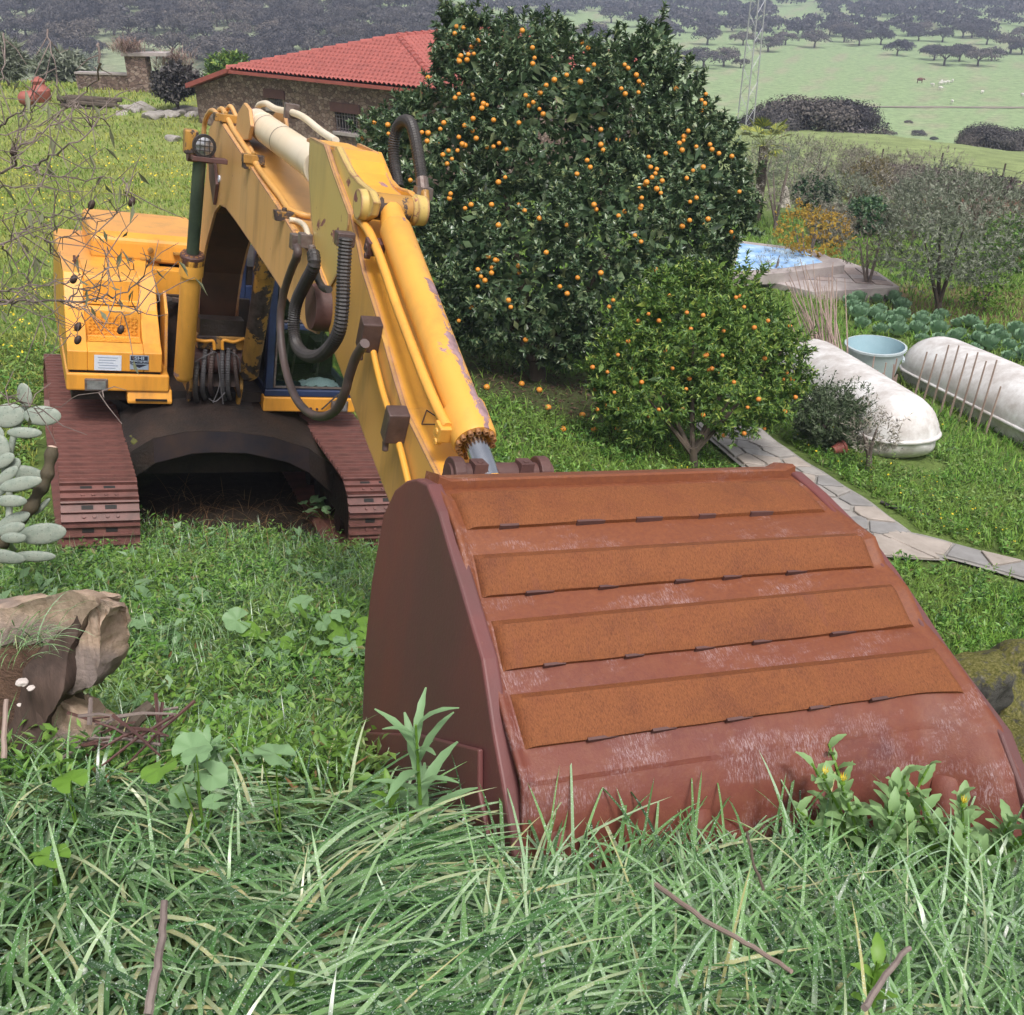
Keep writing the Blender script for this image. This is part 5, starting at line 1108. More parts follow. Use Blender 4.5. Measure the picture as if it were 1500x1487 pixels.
crown('crown', OL, 2500, 30, .105, .042, M['citrus'], orange_tree, ORX, 9000)
limbs(tb, OL[5:9]+OL[:4], .14, M['bark'], orange_tree)
OPX = [(669, 39), (679, 41), (675, 82), (684, 88), (694, 79), (686, 80), (673, 90), (627, 114), (672, 138), (692, 139), (713, 154), (708, 152), (723, 176), (693, 174), (680, 184), (692, 192), (672, 201), (677, 211), (681, 213), (618, 194), (627, 195), (731, 210), (723, 215), (713, 216), (662, 233), (657, 221), (569, 196), (568, 183), (548, 180), (530, 203), (601, 264), (660, 284), (765, 45), (780, 70), (783, 85), (800, 125), (770, 140), (775, 155), (781, 150), (790, 160), (812, 117), (850, 120), (830, 110), (915, 95), (920, 100), (932, 110), (942, 125), (950, 230), (953, 245), (945, 270), (935, 275), (955, 260), (970, 265), (940, 290), (905, 205), (880, 190), (860, 235), (880, 212), (845, 255), (720, 300), (740, 260), (760, 300), (790, 320), (830, 330), (870, 300), (995, 210), (1001, 206), (1020, 215), (1040, 212), (1030, 245), (1053, 225), (1072, 229), (1015, 250), (1083, 281), (1010, 323), (1037, 321), (1071, 340), (930, 345), (850, 355), (800, 370), (760, 390), (720, 400), (700, 420), (690, 450), (672, 470), (745, 440), (820, 420), (880, 400), (915, 310), (938, 305), (1034, 138), (1032, 152), (852, 62), (700, 60), (760, 180), (730, 330), (650, 180), (770, 498), (846, 407), (960, 395), (898, 440), (728, 382), (716, 376), (690, 300), (640, 210), (910, 130), (870, 95), (990, 130), (1008, 192), (1020, 290), (975, 225), (962, 248), (968, 283), (700, 395)]
OPX += [(x+rng.uniform(-11, 11), y+rng.uniform(5, 12)) for x, y in OPX if rng.random() < .42]
fruits(OPX, OL, .041, M['orange'], orange_tree, ORX)
t2 = atg(1012, 690); dS = prj(*t2)[2]; ORX2 = np.array(t2[:])
TL = lob([(1015, 490, 76), (935, 505, 56), (1095, 490, 62), (950, 585, 54, -.25), (1070, 585, 56, -.25), (1145, 515, 42), (888, 545, 32), (985, 425, 42), (1080, 425, 40), (905, 590, 32), (1128, 590, 38), (1165, 555, 26), (1010, 560, 50, .35), (960, 460, 30, -.3), (1040, 400, 24)], dS)
tanger = thing('tangerine_tree', 'smaller bright green citrus tree with little fruit beside the stone path', 'citrus tree', t2)
crown('crown', TL, 1250, 20, .085, .026, M['tanger'], tanger, ORX2, 1300, .95, .25, (.78, 1.06), .34)
limbs(t2, TL[:7], .06, M['bark'], tanger)
fruits([(868, 538), (872, 570), (862, 590), (890, 545), (905, 520), (920, 500), (935, 470), (950, 460), (965, 470), (980, 433), (1006, 458), (1030, 462), (1012, 482), (1078, 436), (1083, 434), (1090, 450), (1145, 436), (1157, 478), (1035, 520), (1033, 521), (1058, 521), (1043, 540), (1038, 542), (1055, 547), (1120, 525), (1148, 556), (1160, 556), (1152, 546), (1095, 597), (1111, 585), (1150, 603), (1165, 582), (1120, 628), (1090, 635), (1030, 608), (1060, 638), (1005, 570), (1000, 600), (965, 600), (950, 610), (940, 560), (985, 540), (1010, 555), (975, 515), (925, 540), (900, 575), (905, 600), (875, 600), (1105, 480), (1125, 470), (1060, 485), (1075, 560)], TL, .032, M['tangerine'], tanger, ORX2)
fr = fruit_me[M['orange'].name]
for k, (px, py, lab) in enumerate([(885, 599, 0), (898, 600, 0), (713, 571, 1), (764, 566, 1), (905, 633, 2), (870, 634, 2), (825, 633, 2), (853, 612, 2), (803, 601, 2), (790, 575, 1)]):
    o = link('fallen_orange', fr); o.location = atg(px, py)+Vector((0, 0, .045)); o.scale = (.05, .05, .046)
    tag(o, ['one of a pair of fallen oranges lying on dark soil between the two citrus trees', 'fallen fruit going soft on the dark leaf litter under the orange tree', 'fallen orange in the grass left of the smaller citrus tree'][lab], 'orange', ['pair of fallen oranges', 'rotting windfalls on the litter', 'windfalls in the grass'][lab])
# ------------------------------------------------------------------ bushes and small trees
def bush(name, label, cat, px, py, wpx, hpx, mat, leaf, n, per=10, group=None, stem=True, lift=.0, ratio=.4, inner=300, stemmat=None, sparse=False):
    b = atg(px, py); d = prj(*b)[2]; s = d/FPX; o = thing(name, label, cat, b, group); lo = []
    K = 9
    for k in range(K):
        a = k*2.4; rr = math.sqrt((k+.5)/K)*.62; x = math.cos(a)*rr*wpx/2; y = math.sin(a)*rr*wpx/2*.8; z = hpx*(lift+(1-lift)*(.38+.36*rng.random()*(1-rr)+.08))
        R = (.30+.12*rng.random())*min(wpx, hpx*(1-lift)*1.3)*(1.05-.3*rr); lo.append((b+Vector((x*s, y*s, z*s)), R*s))
    crown('foliage', lo, n, per, leaf, leaf*ratio, mat, o, np.array(b[:]), inner, 1.1, .1, (.45, 1.05) if sparse else (.8, 1.08))
    if stem: limbs(b, lo, .045*s*hpx*.5+.02, stemmat or M['greybark'], o, 5, ('trunk', 'limb'))
    return o
bush('thicket_bush', 'grey leafless bush close against the right side of the orange tree', 'bush', 1135, 335, 110, 130, M['thicket'], .16, 800, 9, 'grey bushes of the garden edge', ratio=.16, inner=0, sparse=True)
bush('thicket_bush', 'pale grey-green bush behind the ivy mound', 'bush', 1228, 300, 120, 95, M['thicket'], .16, 600, 8, None, ratio=.16, inner=0, sparse=True)
bush('thicket_bush', 'tall bare grey bush standing against the near green field', 'bush', 1205, 262, 110, 56, M['thicket'], .2, 420, 8, None, ratio=.12, inner=0, sparse=True)
for k, (px, py, w_, h_) in enumerate([(1165, 290, 90, 70), (1290, 330, 95, 80), (1310, 290, 90, 60), (1335, 345, 100, 75), (1400, 330, 95, 75), (1250, 255, 80, 35), (1120, 270, 70, 60), (1455, 360, 90, 60), (1210, 360, 70, 50)]):
    bush('thicket_bush', 'dense grey-brown winter thicket along the lower side of the garden', 'bush', px, py, w_, h_, M['thicket'] if k % 3 else M['greyleaf'], .13, 650, 9, 'winter thicket of the garden edge', ratio=.2, inner=150)
bush('garden_shrub', 'thin twiggy shrub in front of the left corner of the pool', 'shrub', 1132, 418, 60, 62, M['thicket'], .08, 300, 7, None, ratio=.16, inner=0, sparse=True)
bush('garden_shrub', 'thin half-bare shrub standing before the right rim of the pool', 'shrub', 1222, 410, 60, 60, M['yellowleaf'], .07, 130, 6, None, ratio=.4, inner=0, sparse=True)
bush('garden_shrub', 'leafy green shrub between olive tree and cabbage bed', 'shrub', 1440, 455, 95, 60, M['lush'], .10, 350, 8, None, ratio=.4, inner=60, sparse=True)
bush('olive_bush', 'brown and olive bush between field and the garden trees', 'bush', 1262, 305, 70, 75, leafmat('olive_brown_leaves', [(0, (.13, .12, .05)), (1, (.23, .18, .08))], .8), .13, 380, 8, None, ratio=.4)
bush('grey_bush', 'wispy grey-green shrub left of the big pale olive tree', 'bush', 1235, 330, 80, 70, M['greyleaf'], .13, 420, 9, None, ratio=.25, inner=100)
bush('ivy_mound', 'dark ivy-covered mound with a bright tip beside the white post', 'ivy', 1187, 318, 62, 62, M['ivy'], .12, 420, 9, None, ratio=.8)
bush('ivy_mound', 'second dark ivy clump right of the autumn tree', 'ivy', 1262, 345, 70, 50, M['ivy'], .12, 380, 9, None, ratio=.8)
bush('grey_tree', 'pale feathery grey tree top behind the olive tree', 'tree', 1360, 330, 130, 90, leafmat('silver_twigs', [(0, (.22, .19, .17)), (1, (.36, .31, .29))], .8), .17, 700, 9, None, ratio=.12, inner=0, sparse=True)
bush('olive_tree', 'grey-green olive tree with a dark trunk behind the cabbage bed', 'olive tree', 1372, 460, 195, 195, M['greyleaf'], .11, 2300, 12, None, ratio=.26, lift=.18, inner=700, stemmat=M['bark'], sparse=True)
bush('young_tree', 'small thin-leaved tree on a slim pale trunk by the terrace', 'tree', 1268, 438, 105, 130, leafmat('purple_green_leaves', [(0, (.10, .11, .07)), (1, (.24, .19, .16))], .7), .085, 520, 9, None, ratio=.25, lift=.3, inner=100, sparse=True)
bush('autumn_tree', 'little tree with yellow autumn leaves over the blue pool', 'tree', 1178, 412, 112, 105, M['yellowleaf'], .085, 520, 10, None, ratio=.5, lift=.28, inner=60, sparse=True)
bush('green_bush', 'rough green bush at the right edge beyond the olive tree', 'bush', 1480, 395, 110, 70, M['weed'], .12, 500, 10, None, ratio=.4)
bush('shrub', 'dusty grey-green shrub growing against the left flank of the pale tank', 'shrub', 1205, 655, 105, 95, leafmat('dusty_shrub_leaves', [(0, (.045, .075, .032)), (.6, (.085, .125, .06)), (1, (.17, .20, .13))], .6), .065, 700, 14, None, ratio=.3, inner=300)
bush('twiggy_shrub', 'bare dark shrub in front of the pale tank end', 'shrub', 1268, 692, 70, 115, M['thicket'], .08, 240, 6, None, ratio=.2, inner=0, sparse=True)
bush('laurel_bush', 'round green bush behind the left end of the tiled roof', 'bush', 338, 140, 62, 62, M['tanger'], .22, 330, 9, None, ratio=.4)
bush('carob_tree', 'small dark evergreen tree left of the stone house', 'tree', 262, 166, 66, 62, M['oak'], .2, 420, 10, None, ratio=.5, lift=.3, stemmat=M['bark'])
bush('grey_scrub', 'pale grey scrub on the slope below the left oaks', 'bush', 88, 122, 70, 40, M['greyleaf'], .42, 700, 9, 'pale scrub above the garden wall', ratio=.3)
bush('grey_scrub', 'pale grey scrub right of the white post stems, upper left', 'bush', 118, 118, 60, 36, M['greyleaf'], .42, 650, 9, 'pale scrub above the garden wall', ratio=.3)
bush('grey_scrub', 'spiky grey-green bush at the left edge under the oaks', 'bush', 14, 130, 50, 72, M['greyleaf'], .42, 700, 9, None, ratio=.15)
bush('wall_creeper', 'yellow-green creeper with pale stems climbing between the house windows', 'creeper', 452, 205, 62, 72, leafmat('creeper_leaves', [(0, (.16, .17, .04)), (1, (.34, .32, .08))], .7), .2, 200, 8, None, ratio=.5, inner=0, sparse=True)
# low bramble banks along the far fence, reddish heath
def mound(name, label, cat, pts, hgt, wid, mat, leaf, n, kind='stuff'):
    P = [atg(*q) for q in pts]; t = rng.uniform(0, len(P)-1.001, n); k = t.astype(int); f = (t-k)[:, None]; A_ = np.array([p[:] for p in P]); b = A_[k]*(1-f)+A_[k+1]*f
    u = rng.normal(size=(n, 2))*wid*.4; b[:, 0] += u[:, 0]; b[:, 1] += u[:, 1]; b[:, 2] = ground(b[:, 0], b[:, 1])+rng.uniform(0, 1, n)**.8*hgt*np.exp(-(u[:, 1]/wid)**2)
    V, F = leaves(b, unit(n)+np.array([0, 0, .5]), unit(n)+np.array([0, 0, .6]), rng.uniform(.6, 1.2, n)*leaf, rng.uniform(.3, .7, n)*leaf, .2)
    return tag(bulk(name, V, F, mat), label, cat, kind=kind)
mound('bramble_bank', 'purplish bramble bank along the fence below the near field', 'brambles', [(1275, 258), (1320, 263), (1380, 272), (1420, 278), (1470, 285)], .75, 1.6, M['bramble'], .3, 5200)
mound('heath', 'reddish brown heath patch at the right edge above the garden', 'heath', [(1425, 312), (1470, 318), (1520, 325)], .5, 4.0, M['heath'], .3, 5200)
mound('hedge_line', 'dark hedge line at the right edge below the near field', 'hedge', [(1290, 276), (1400, 290), (1520, 306)], .8, .8, M['bramble'], .35, 1800)
# fan palm
pb = Vector(EYE+ray(1118, 222)*43); pb.z = g1(pb.x, pb.y); pl = thing('fan_palm', 'yellow-green fan palm rising right of the big orange tree', 'palm', pb); zt_ = (EYE+ray(1118, 212)*43)[2]-pb.z
m = MB(); m.tube([(0, 0, -.3), (.05, 0, zt_*.5), (0, 0, zt_)], [.22, .2, .2], 10); m.build('trunk', M['bark'], pl, smooth=50)
for k in range(20):
    a = k*2.4; el = rng.uniform(-.35, 1.2); dr = Vector((math.cos(a)*math.cos(el), math.sin(a)*math.cos(el), math.sin(el))); q = Vector((0, 0, zt_)); Lf = rng.uniform(.6, .95); c_ = q+dr*Lf; sd_ = dr.cross(Vector((0, 0, 1))).normalized(); up_ = sd_.cross(dr)
    m = MB(); m.tube([q, c_], .014, 4); nl = 15
    for j in range(nl):
        t_ = (j/(nl-1)-.5)*2.5; d2 = dr*math.cos(t_)+sd_*math.sin(t_); e_ = c_+d2*.62*(1-.2*abs(t_))+Vector((0, 0, -.08)); s2 = d2.cross(up_)*.035
        m.add([c_, c_+d2*.3+s2, e_, c_+d2*.3-s2], [(0, 1, 2, 3)])
    m.build('frond', M['palm'], pl)
# ------------------------------------------------------------------ terrace and pool
def slab_poly(name, pxs, z, th, mat, parent, off): 
    p = [on_z(a, b, z)-off for a, b in pxs]; m = MB(); m.prism([q-Vector((0, 0, th)) for q in p], p); return m.build(name, mat, parent, bevel=.02)
tp = atg(1200, 438); ter = thing('terrace', 'low stone-paved terrace beside the blue pool', 'terrace', tp); zt_ = tp.z+.25
slab_poly('paving_base', [(1085, 402), (1190, 427), (1318, 420), (1286, 398), (1228, 378), (1100, 372)], zt_, 1.2, M['slab'], ter, tp)
cols_ = [M['slab'], simple('warm_paving', (.36, .29, .27), .85, 0, (.24, .19, .18), 5, .3), simple('dark_paving', (.23, .20, .21), .85, 0, (.16, .14, .15), 5, .3)]
q00, q10, q11, q01 = on_z(1110, 405, zt_), on_z(1310, 419, zt_), on_z(1272, 394, zt_), on_z(1130, 388, zt_)
for i in range(7):
    for j in range(4):
        def bl(u_, v_): return q00.lerp(q10, u_).lerp(q01.lerp(q11, u_), v_)
        e = .006; c4 = [bl((i+e*8)/7, (j+e*5)/4), bl((i+1-e*8)/7, (j+e*5)/4), bl((i+1-e*8)/7, (j+1-e*5)/4), bl((i+e*8)/7, (j+1-e*5)/4)]
        h_ = .02+rng.uniform(0, .015); m = MB(); m.prism([p-tp+Vector((0, 0, .003)) for p in c4], [p-tp+Vector((0, 0, h_)) for p in c4]); m.build('paving_slab', cols_[rng.integers(0, 3)], ter)
pz = zt_+.30; pool = thing('pool', 'small pool of bright blue water sheet with pale stone rim behind the citrus tree', 'pool', on_z(1150, 390, zt_)); of = pool.location.copy()
slab_poly('rim', [(1062, 404), (1150, 399), (1238, 388), (1196, 366), (1080, 352)], pz, .33, M['slab'], pool, of)
slab_poly('pool_sheet', [(1075, 397), (1150, 392), (1205, 384), (1180, 368), (1084, 356)], pz+.012, .01, M['pool'], pool, of)
wp = atg(1155, 305); po = thing('white_post', 'leaning whitewashed post end between grey bush and ivy mound', 'post', wp); m = MB(); m.hexa([(-.5, -.12, -.3), (.2, -.12, -.3), (.2, .12, -.3), (-.5, .12, -.3), (-.45, -.1, 1.15), (-.2, -.1, 1.05), (-.2, .1, 1.05), (-.45, .1, 1.15)]); m.build('post_body', M['pebble'], po)
# ------------------------------------------------------------------ cabbages
t_ = np.linspace(-1, 1, 5); cm_v = []; cm_f = []
for i in range(6):
    v_ = i/5
    for j in range(5): w_ = .20*math.sin(math.pi*min(1, .12+v_*.80))**.7; cm_v.append((t_[j]*w_, v_*.36, .10*v_**2+.05*t_[j]**2+.018*math.sin(j*2+i*2.3)))
for i in range(5):
    for j in range(4): cm_f.append((i*5+j, i*5+j+1, (i+1)*5+j+1, (i+1)*5+j))
m = MB(); m.add(cm_v, cm_f); cleaf = m.mesh('cabbage_leaf', M['cabbage'], True, False)
rows = [(px+rng.uniform(-6, 6), py+rng.uniform(-3, 3)) for y0, xs in ((447, range(1240, 1310, 22)), (458, range(1245, 1330, 24)), (470, range(1250, 1380, 25)), (480, range(1262, 1440, 27)), (491, range(1290, 1500, 28)), (503, range(1345, 1530, 29)), (516, range(1420, 1540, 30)), (528, range(1470, 1560, 30))) for px, py in [(x, y0) for x in xs]]
for k, (px, py) in enumerate(rows):
    c_ = thing('cabbage', 'blue-green cabbage plant in the vegetable bed behind the pale tanks', 'cabbage', atg(px, py), 'cabbages in the bed', rng.uniform(0, 6)); sc = rng.uniform(.6, 1.0); c_.scale = (sc, sc, sc)
    for j in range(11):
        o = link('cabbage_leaf', cleaf, c_); el = .25+.085*j; o.rotation_euler = (el*rng.uniform(.9, 1.1), 0, j*2.4); o.location = (0, 0, .03+.012*j); s = 1.05-.035*j; o.scale = (s, s, s)
# ------------------------------------------------------------------ fibreglass tanks, tub, canes
def tank(label, S, E, R, end0=True, end1=True):
    S, E = Vector(S), Vector(E); o = thing('upturned_tank', label, 'tank', (S+E)/2); off = (S+E)/2; ax = (E-S); Lx = ax.length; ax.normalize(); sd_ = ax.cross(Vector((0, 0, 1))).normalized(); up_ = sd_.cross(ax)
    def ring(t, f, lower):
        c_ = S+ax*t-off+up_*.34; n = 18
        return [c_+sd_*math.cos(math.pi*k/n)*R*f+up_*math.sin(math.pi*k/n)*R*.92*f for k in range(n+1)] if not lower else [c_+sd_*math.cos(math.pi*k/n)*R*.93*f*(1 if k in (0, n) else 1)-up_*(.42*f*math.sin(math.pi*k/n)**.35) for k in range(n+1)]
    ts = [(0, .02)] if end0 else []; 
    prof = [(.0, .05), (.06*R, .38), (.18*R, .62), (.4*R, .84), (.7*R, .96), (R, 1.0)] if end0 else [(0, 1.0)]
    prof += [(Lx*.5, 1.01)] + ([(Lx-R, 1.0), (Lx-.7*R, .96), (Lx-.4*R, .84), (Lx-.18*R, .62), (Lx-.06*R, .38), (Lx, .05)] if end1 else [(Lx, 1.0)])
    m = MB(); m.loft([ring(t, f, False) for t, f in prof], 0, False); m.build('dome', M['paleplastic'], o, smooth=True)
    m = MB(); m.loft([ring(t, f, True) for t, f in prof], 0, False); m.build('lower_shell', M['paleplastic'], o, smooth=True)
    lft = [S+ax*t-off+up_*.34-sd_*R*f for t, f in prof]; rgt = [S+ax*t-off+up_*.34+sd_*R*f for t, f in prof]
    m = MB(); m.tube(spline(lft+rgt[::-1]+[lft[0]], 3), .035, 7); m.build('rim_flange', M['paleplastic'], o, smooth=True)
    return o
tE = atg(1318, 668); tS = atg(1165, 556); ax = (tE-tS).normalized()
tank('pale weathered half-round tank lying nearer the stone path', tS, tE+ax*.35, .66)
uS = atg(1345, 552); uE = atg(1520, 640); tank('second pale half-round tank, behind a row of dry stakes at the right edge', uS, uE+(uE-uS).normalized()*1.5, .72)
for k in range(9):
    f_ = k/8; a = atg(1338+f_*105, 584+f_*52); o = None
    st = thing('garden_stake', 'thin dry stake leaning on the right-hand tank', 'stake', a, 'stakes along the right-hand tank'); m = MB(); m.tube([(0, 0, -.1), (.12, .1, 1.05+rng.uniform(-.25, .25))], [.022, .015], 5); m.build('stick', M['cane'], st)
tb_ = atg(1272, 566); tub = thing('plastic_tub', 'pale blue conical plastic tub standing between the tanks', 'tub', tb_); s = prj(*tb_)[2]/FPX
r1, r0, h_ = 41*s, 27*s, 64*s
m = MB(); m.lathe((0, 0, -.05), (0, 0, 1), [(0, r0), (h_, r1), (h_+.01, r1+.03), (h_+.05, r1+.03), (h_+.055, r1-.01)], 30, caps=False); m.build('tub_wall', M['tub'], tub, smooth=40)
m = MB(); m.lathe((0, 0, -.05), (0, 0, 1), [(.05, .01), (.05, r0-.03), (h_+.055, r1-.012)], 30, caps=False); m.build('tub_inside', M['tubin'], tub, smooth=40)
m = MB(); m.tube([(r1*math.cos(a)+.0, r1*math.sin(a), h_*.72) for a in np.linspace(-.5, .6, 5)], .03, 6); m.build('handle', M['tub'], tub)
cb0 = atg(1238, 590); cn = thing('cane_bundle', 'bundle of long dry canes leaning left of the blue tub', 'canes', cb0); dC = prj(*cb0)[2]
for k in range(38):
    q = Vector((rng.uniform(-.35, .25), rng.uniform(-.2, .3), -.05)); tx, ty = rng.uniform(1150, 1238), rng.uniform(378, 470); e_ = at(tx, ty, dC+rng.uniform(.2, 1.2))-cb0
    mid = q.lerp(e_, .5)+Vector((rng.uniform(-.05, .05), 0, rng.uniform(-.05, .05))); m = MB(); m.tube([q, mid, e_], [.017, .014, .007], 5); m.build('cane', M['cane'], cn)
for k in range(12):
    q = Vector((rng.uniform(.35, .85), rng.uniform(-.45, -.1), 0)); m = MB(); m.tube([q, q+Vector((rng.uniform(-.05, .05), .1, rng.uniform(.5, .95)))], .013, 5); m.build('cane', M['cane'], cn)
pp = atg(1218, 668); o = thing('flower_pot', 'small red clay pot lying on its side by the path', 'pot', pp); m = MB(); m.lathe((0, 0, .09), (1, .5, .1), [(0, .06), (.16, .10), (.16, .115), (.2, .115), (.2, .09), (.05, .06)], 14); m.build('pot_body', M['pot'], o, smooth=40)
hz = [(1290, 735), (1310, 742), (1335, 744), (1352, 750)]
for dx in (0, 7): o = tag(pipe('irrigation_pipe', [atg(x+dx, y+dx*.6, .03) for x, y in hz], .022, M['rubber'], None), 'black irrigation pipe lying beside the stone path', 'pipe', 'two black pipes beside the path')
# ------------------------------------------------------------------ flagstone path
path_c = [atg(px, py) for px, py in [(1062, 628), (1112, 668), (1165, 706), (1225, 748), (1285, 795), (1316, 822)]]
pathB = [atg(px, py) for px, py in [(1300, 792), (1370, 806), (1440, 824), (1520, 846), (1640, 878), (1780, 915)]]
path = tag(bpy.data.objects.new('garden_path', None), kind='structure'); COL.objects.link(path)
PATHPTS = []
def clip(poly, p, n):
    o = []
    for i in range(len(poly)):
        a, b = poly[i], poly[(i+1) % len(poly)]; da, db = (a-p)@n, (b-p)@n
        if da <= 0: o.append(a)
        if da*db < 0: o.append(a+(b-a)*(da/(da-db)))
    return o
M['flags'] = [M['flag'], simple('warm_flagstone', (.40, .345, .31), .75, 0, (.28, .24, .21), 4, .35, .008, bscale=30), simple('dark_flagstone', (.27, .26, .26), .75, 0, (.19, .18, .175), 4, .35, .008, bscale=30)]
def lay(cl, wd, cell, edge):
    P = np.array([p[:2] for p in cl]); seg = np.linalg.norm(np.diff(P, axis=0), axis=1); cum = np.concatenate([[0], np.cumsum(seg)]); Lp = cum[-1]
    def w2(s, t):
        s = min(max(s, 0), Lp-1e-4); k = int(np.searchsorted(cum, s, 'right')-1); k = min(k, len(seg)-1); f = (s-cum[k])/seg[k]; d = (P[k+1]-P[k])/seg[k]; c_ = P[k]+(P[k+1]-P[k])*f; return c_+np.array([-d[1], d[0]])*t
    n = int(Lp/.15); v = []; f = []
    for i in range(n+1):
        for t in np.linspace(-wd/2-.05, wd/2+.05, 5): q = w2(Lp*i/n, t); v.append((q[0], q[1], g1(q[0], q[1])+.045)); PATHPTS.append((q[0], q[1]))
    for i in range(n):
        for j in range(4): f.append((i*5+j, i*5+j+1, (i+1)*5+j+1, (i+1)*5+j))
    m = MB(); m.add(v, f); m.build('path_bed', M['mortar'], path)
    seeds = []
    for i in range(int(Lp/cell)):
        for j in range(int(round(wd/cell))):
            seeds.append(np.array([(i+.5+rng.uniform(-.36, .36))*cell, -wd/2+(j+.5+rng.uniform(-.36, .36))*wd/round(wd/cell)]))
    for i, s in enumerate(seeds):
        poly = [np.array([0, -wd/2]), np.array([Lp, -wd/2]), np.array([Lp, wd/2]), np.array([0, wd/2])]
        for j, r in enumerate(seeds):
            if i != j and abs(r[0]-s[0]) < cell*3:
                poly = clip(poly, (s+r)/2, (r-s)/np.linalg.norm(r-s))
                if len(poly) < 3: break
        if len(poly) < 3: continue
        c_ = sum(poly)/len(poly); top = []; bot = []; h_ = .065+rng.uniform(0, .02)
        pq = [c_+(p-c_)*(1-.028/max(np.linalg.norm(p-c_), .05)) for p in poly]
        for p in pq: q = w2(*p); z = g1(q[0], q[1]); top.append((q[0], q[1], z+h_)); bot.append((q[0], q[1], z+.02))
        m = MB(); m.prism(bot, top); m.build('flagstone', M['flags'][rng.integers(0, 3)], path, bevel=.008, seg=1)
lay(path_c, 1.12, .36, 0); lay(pathB, .5, .34, 0)
# ------------------------------------------------------------------ mossy boulders of the bank wall, wood stump, cactus
for k, (px, py, d, sx, lab) in enumerate([(1418, 988, 3.75, .21, 'mossy boulder tucked against the right side of the bucket'), (1492, 1012, 3.9, .30, 'big mossy boulder with a grey bare patch at the right edge'), (1560, 1040, 3.9, .34, 'mossy boulder beyond the right edge boulder'), (1650, 1090, 3.9, .32, 'mossy wall boulder outside the right edge of the view'), (1760, 1130, 4.0, .36, 'farthest right of the mossy wall boulders'), (1475, 1090, 3.4, .16, 'small dark stone below the mossy boulders')]):
    o = link('mossy_boulder', rock_mesh('mossy_boulder', M['moss'], 20+k, 5, .5, .8)); o.location = at(px, py+12, d); o.scale = (sx, sx*.8, sx*.9); o.rotation_euler = (0, 0, k*1.1); tag(o, lab, 'boulder')
def slab_rock(name, outline, d, thick, mats, tilt, sub=3):
    bm = bmesh.new(); fr = [at(px, py, d+tilt*(py-900)/200) for px, py in outline]; c_ = sum(fr, Vector())/len(fr); vw = Vector(CF); bk_ = [c_+(p-c_)*.92+vw*thick for p in fr]
    a = [bm.verts.new(p) for p in fr]; b = [bm.verts.new(p) for p in bk_]; n = len(a); f0 = bm.faces.new(a); bm.faces.new(b[::-1])
    for i in range(n): bm.faces.new((a[i], b[i], b[(i+1) % n], a[(i+1) % n])).material_index = 0
    bmesh.ops.triangulate(bm, faces=bm.faces[:]); bmesh.ops.subdivide_edges(bm, edges=bm.edges[:], cuts=sub, use_grid_fill=True); bmesh.ops.triangulate(bm, faces=bm.faces[:]); bmesh.ops.recalc_face_normals(bm, faces=bm.faces)
    for v in bm.verts:
        p = v.co; k = .009*math.sin(p.x*23+p.z*11)*math.sin(p.y*19-p.z*17)+.007*math.sin(p.x*90+p.z*60)*math.sin(p.z*85-p.y*70)+.006*math.sin(p.x*55+p.y*31)*math.sin(p.z*47)+.02*math.sin(p.z*13+p.x*7); v.co = p+v.normal*k
    me = bpy.data.meshes.new(name); bm.to_mesh(me); bm.free(); me.materials.append(mats); me.polygons.foreach_set('use_smooth', [True]*len(me.polygons)); me.set_sharp_from_angle(angle=R_(42)); me.transform(Matrix.Translation(-c_)); o = link(name, me); o.location = c_; return o
st = thing('cut_stump', 'weathered brown cut stump with a pale sawn top at the left edge', 'stump', at(60, 990, 3.45)); o_ = st.location.copy()
def hang(o, par): l = o.location.copy(); o.parent = par; o.location = l-o_; return o
hang(slab_rock('sawn_block', [(-40, 890), (20, 886), (62, 872), (104, 865), (136, 876), (140, 884), (112, 945), (95, 960), (60, 940), (20, 935), (-40, 940)], 3.35, .30, M['stump'], .3), st)
hang(slab_rock('end_grain', [(138, 876), (152, 880), (161, 890), (158, 905), (147, 922), (149, 945), (147, 968), (138, 990), (118, 1004), (96, 1018), (84, 1016), (92, 985), (108, 945), (122, 905)], 3.38, .22, M['stump'], .2), st)
hang(slab_rock('dark_side', [(112, 900), (122, 915), (106, 950), (90, 1005), (72, 1050), (56, 1112), (-40, 1112), (2, 1070), (40, 1000), (70, 930)], 3.36, .18, M['stumpdark'], .1), st)
hang(slab_rock('earth_clod', [(-40, 925), (40, 938), (78, 960), (70, 1000), (52, 1040), (28, 1090), (10, 1114), (-40, 1114)], 3.40, .20, M['earth'], .1), st)
rb = at(62, 1010, 3.62); rg_ = Vector((rb.x, rb.y+.05, g1(rb.x, rb.y+.05)-.1)); m = MB(); m.tube(spline([rb-o_, rb.lerp(rg_, .5)-o_+Vector((.03, 0, 0)), rg_-o_], 4), [.10+.006*k for k in range(9)], 12); m.build('root', M['stumpdark'], st, smooth=True)
o = slab_rock('split_log', [(86, 1022), (100, 1030), (125, 1050), (143, 1070), (140, 1082), (110, 1100), (60, 1118), (40, 1112), (62, 1070), (74, 1036)], 3.45, .25, M['stump'], .1); tag(o, 'split brown log with open grain lying under the stump', 'log')
for k, (px, py, s) in enumerate([(28, 1033, .009), (32, 1000, .020), (45, 1008, .014)]):
    o = link('pebble', stone_me[k % 3].copy()); o.data.materials.clear(); o.data.materials.append(M['pebble']); o.location = at(px, py, 3.30); o.scale = (s, s, s*.8); tag(o, ['tiny white pebble on the earth beside the stump', 'pale pink stone caught in the roots beside the stump', 'small pale stone touching the pink one'][k], 'pebble')
sp = thing('stick_pile', 'small heap of broken dead twigs right of the stump', 'twigs', at(215, 1065, 3.3)); o_ = sp.location.copy()
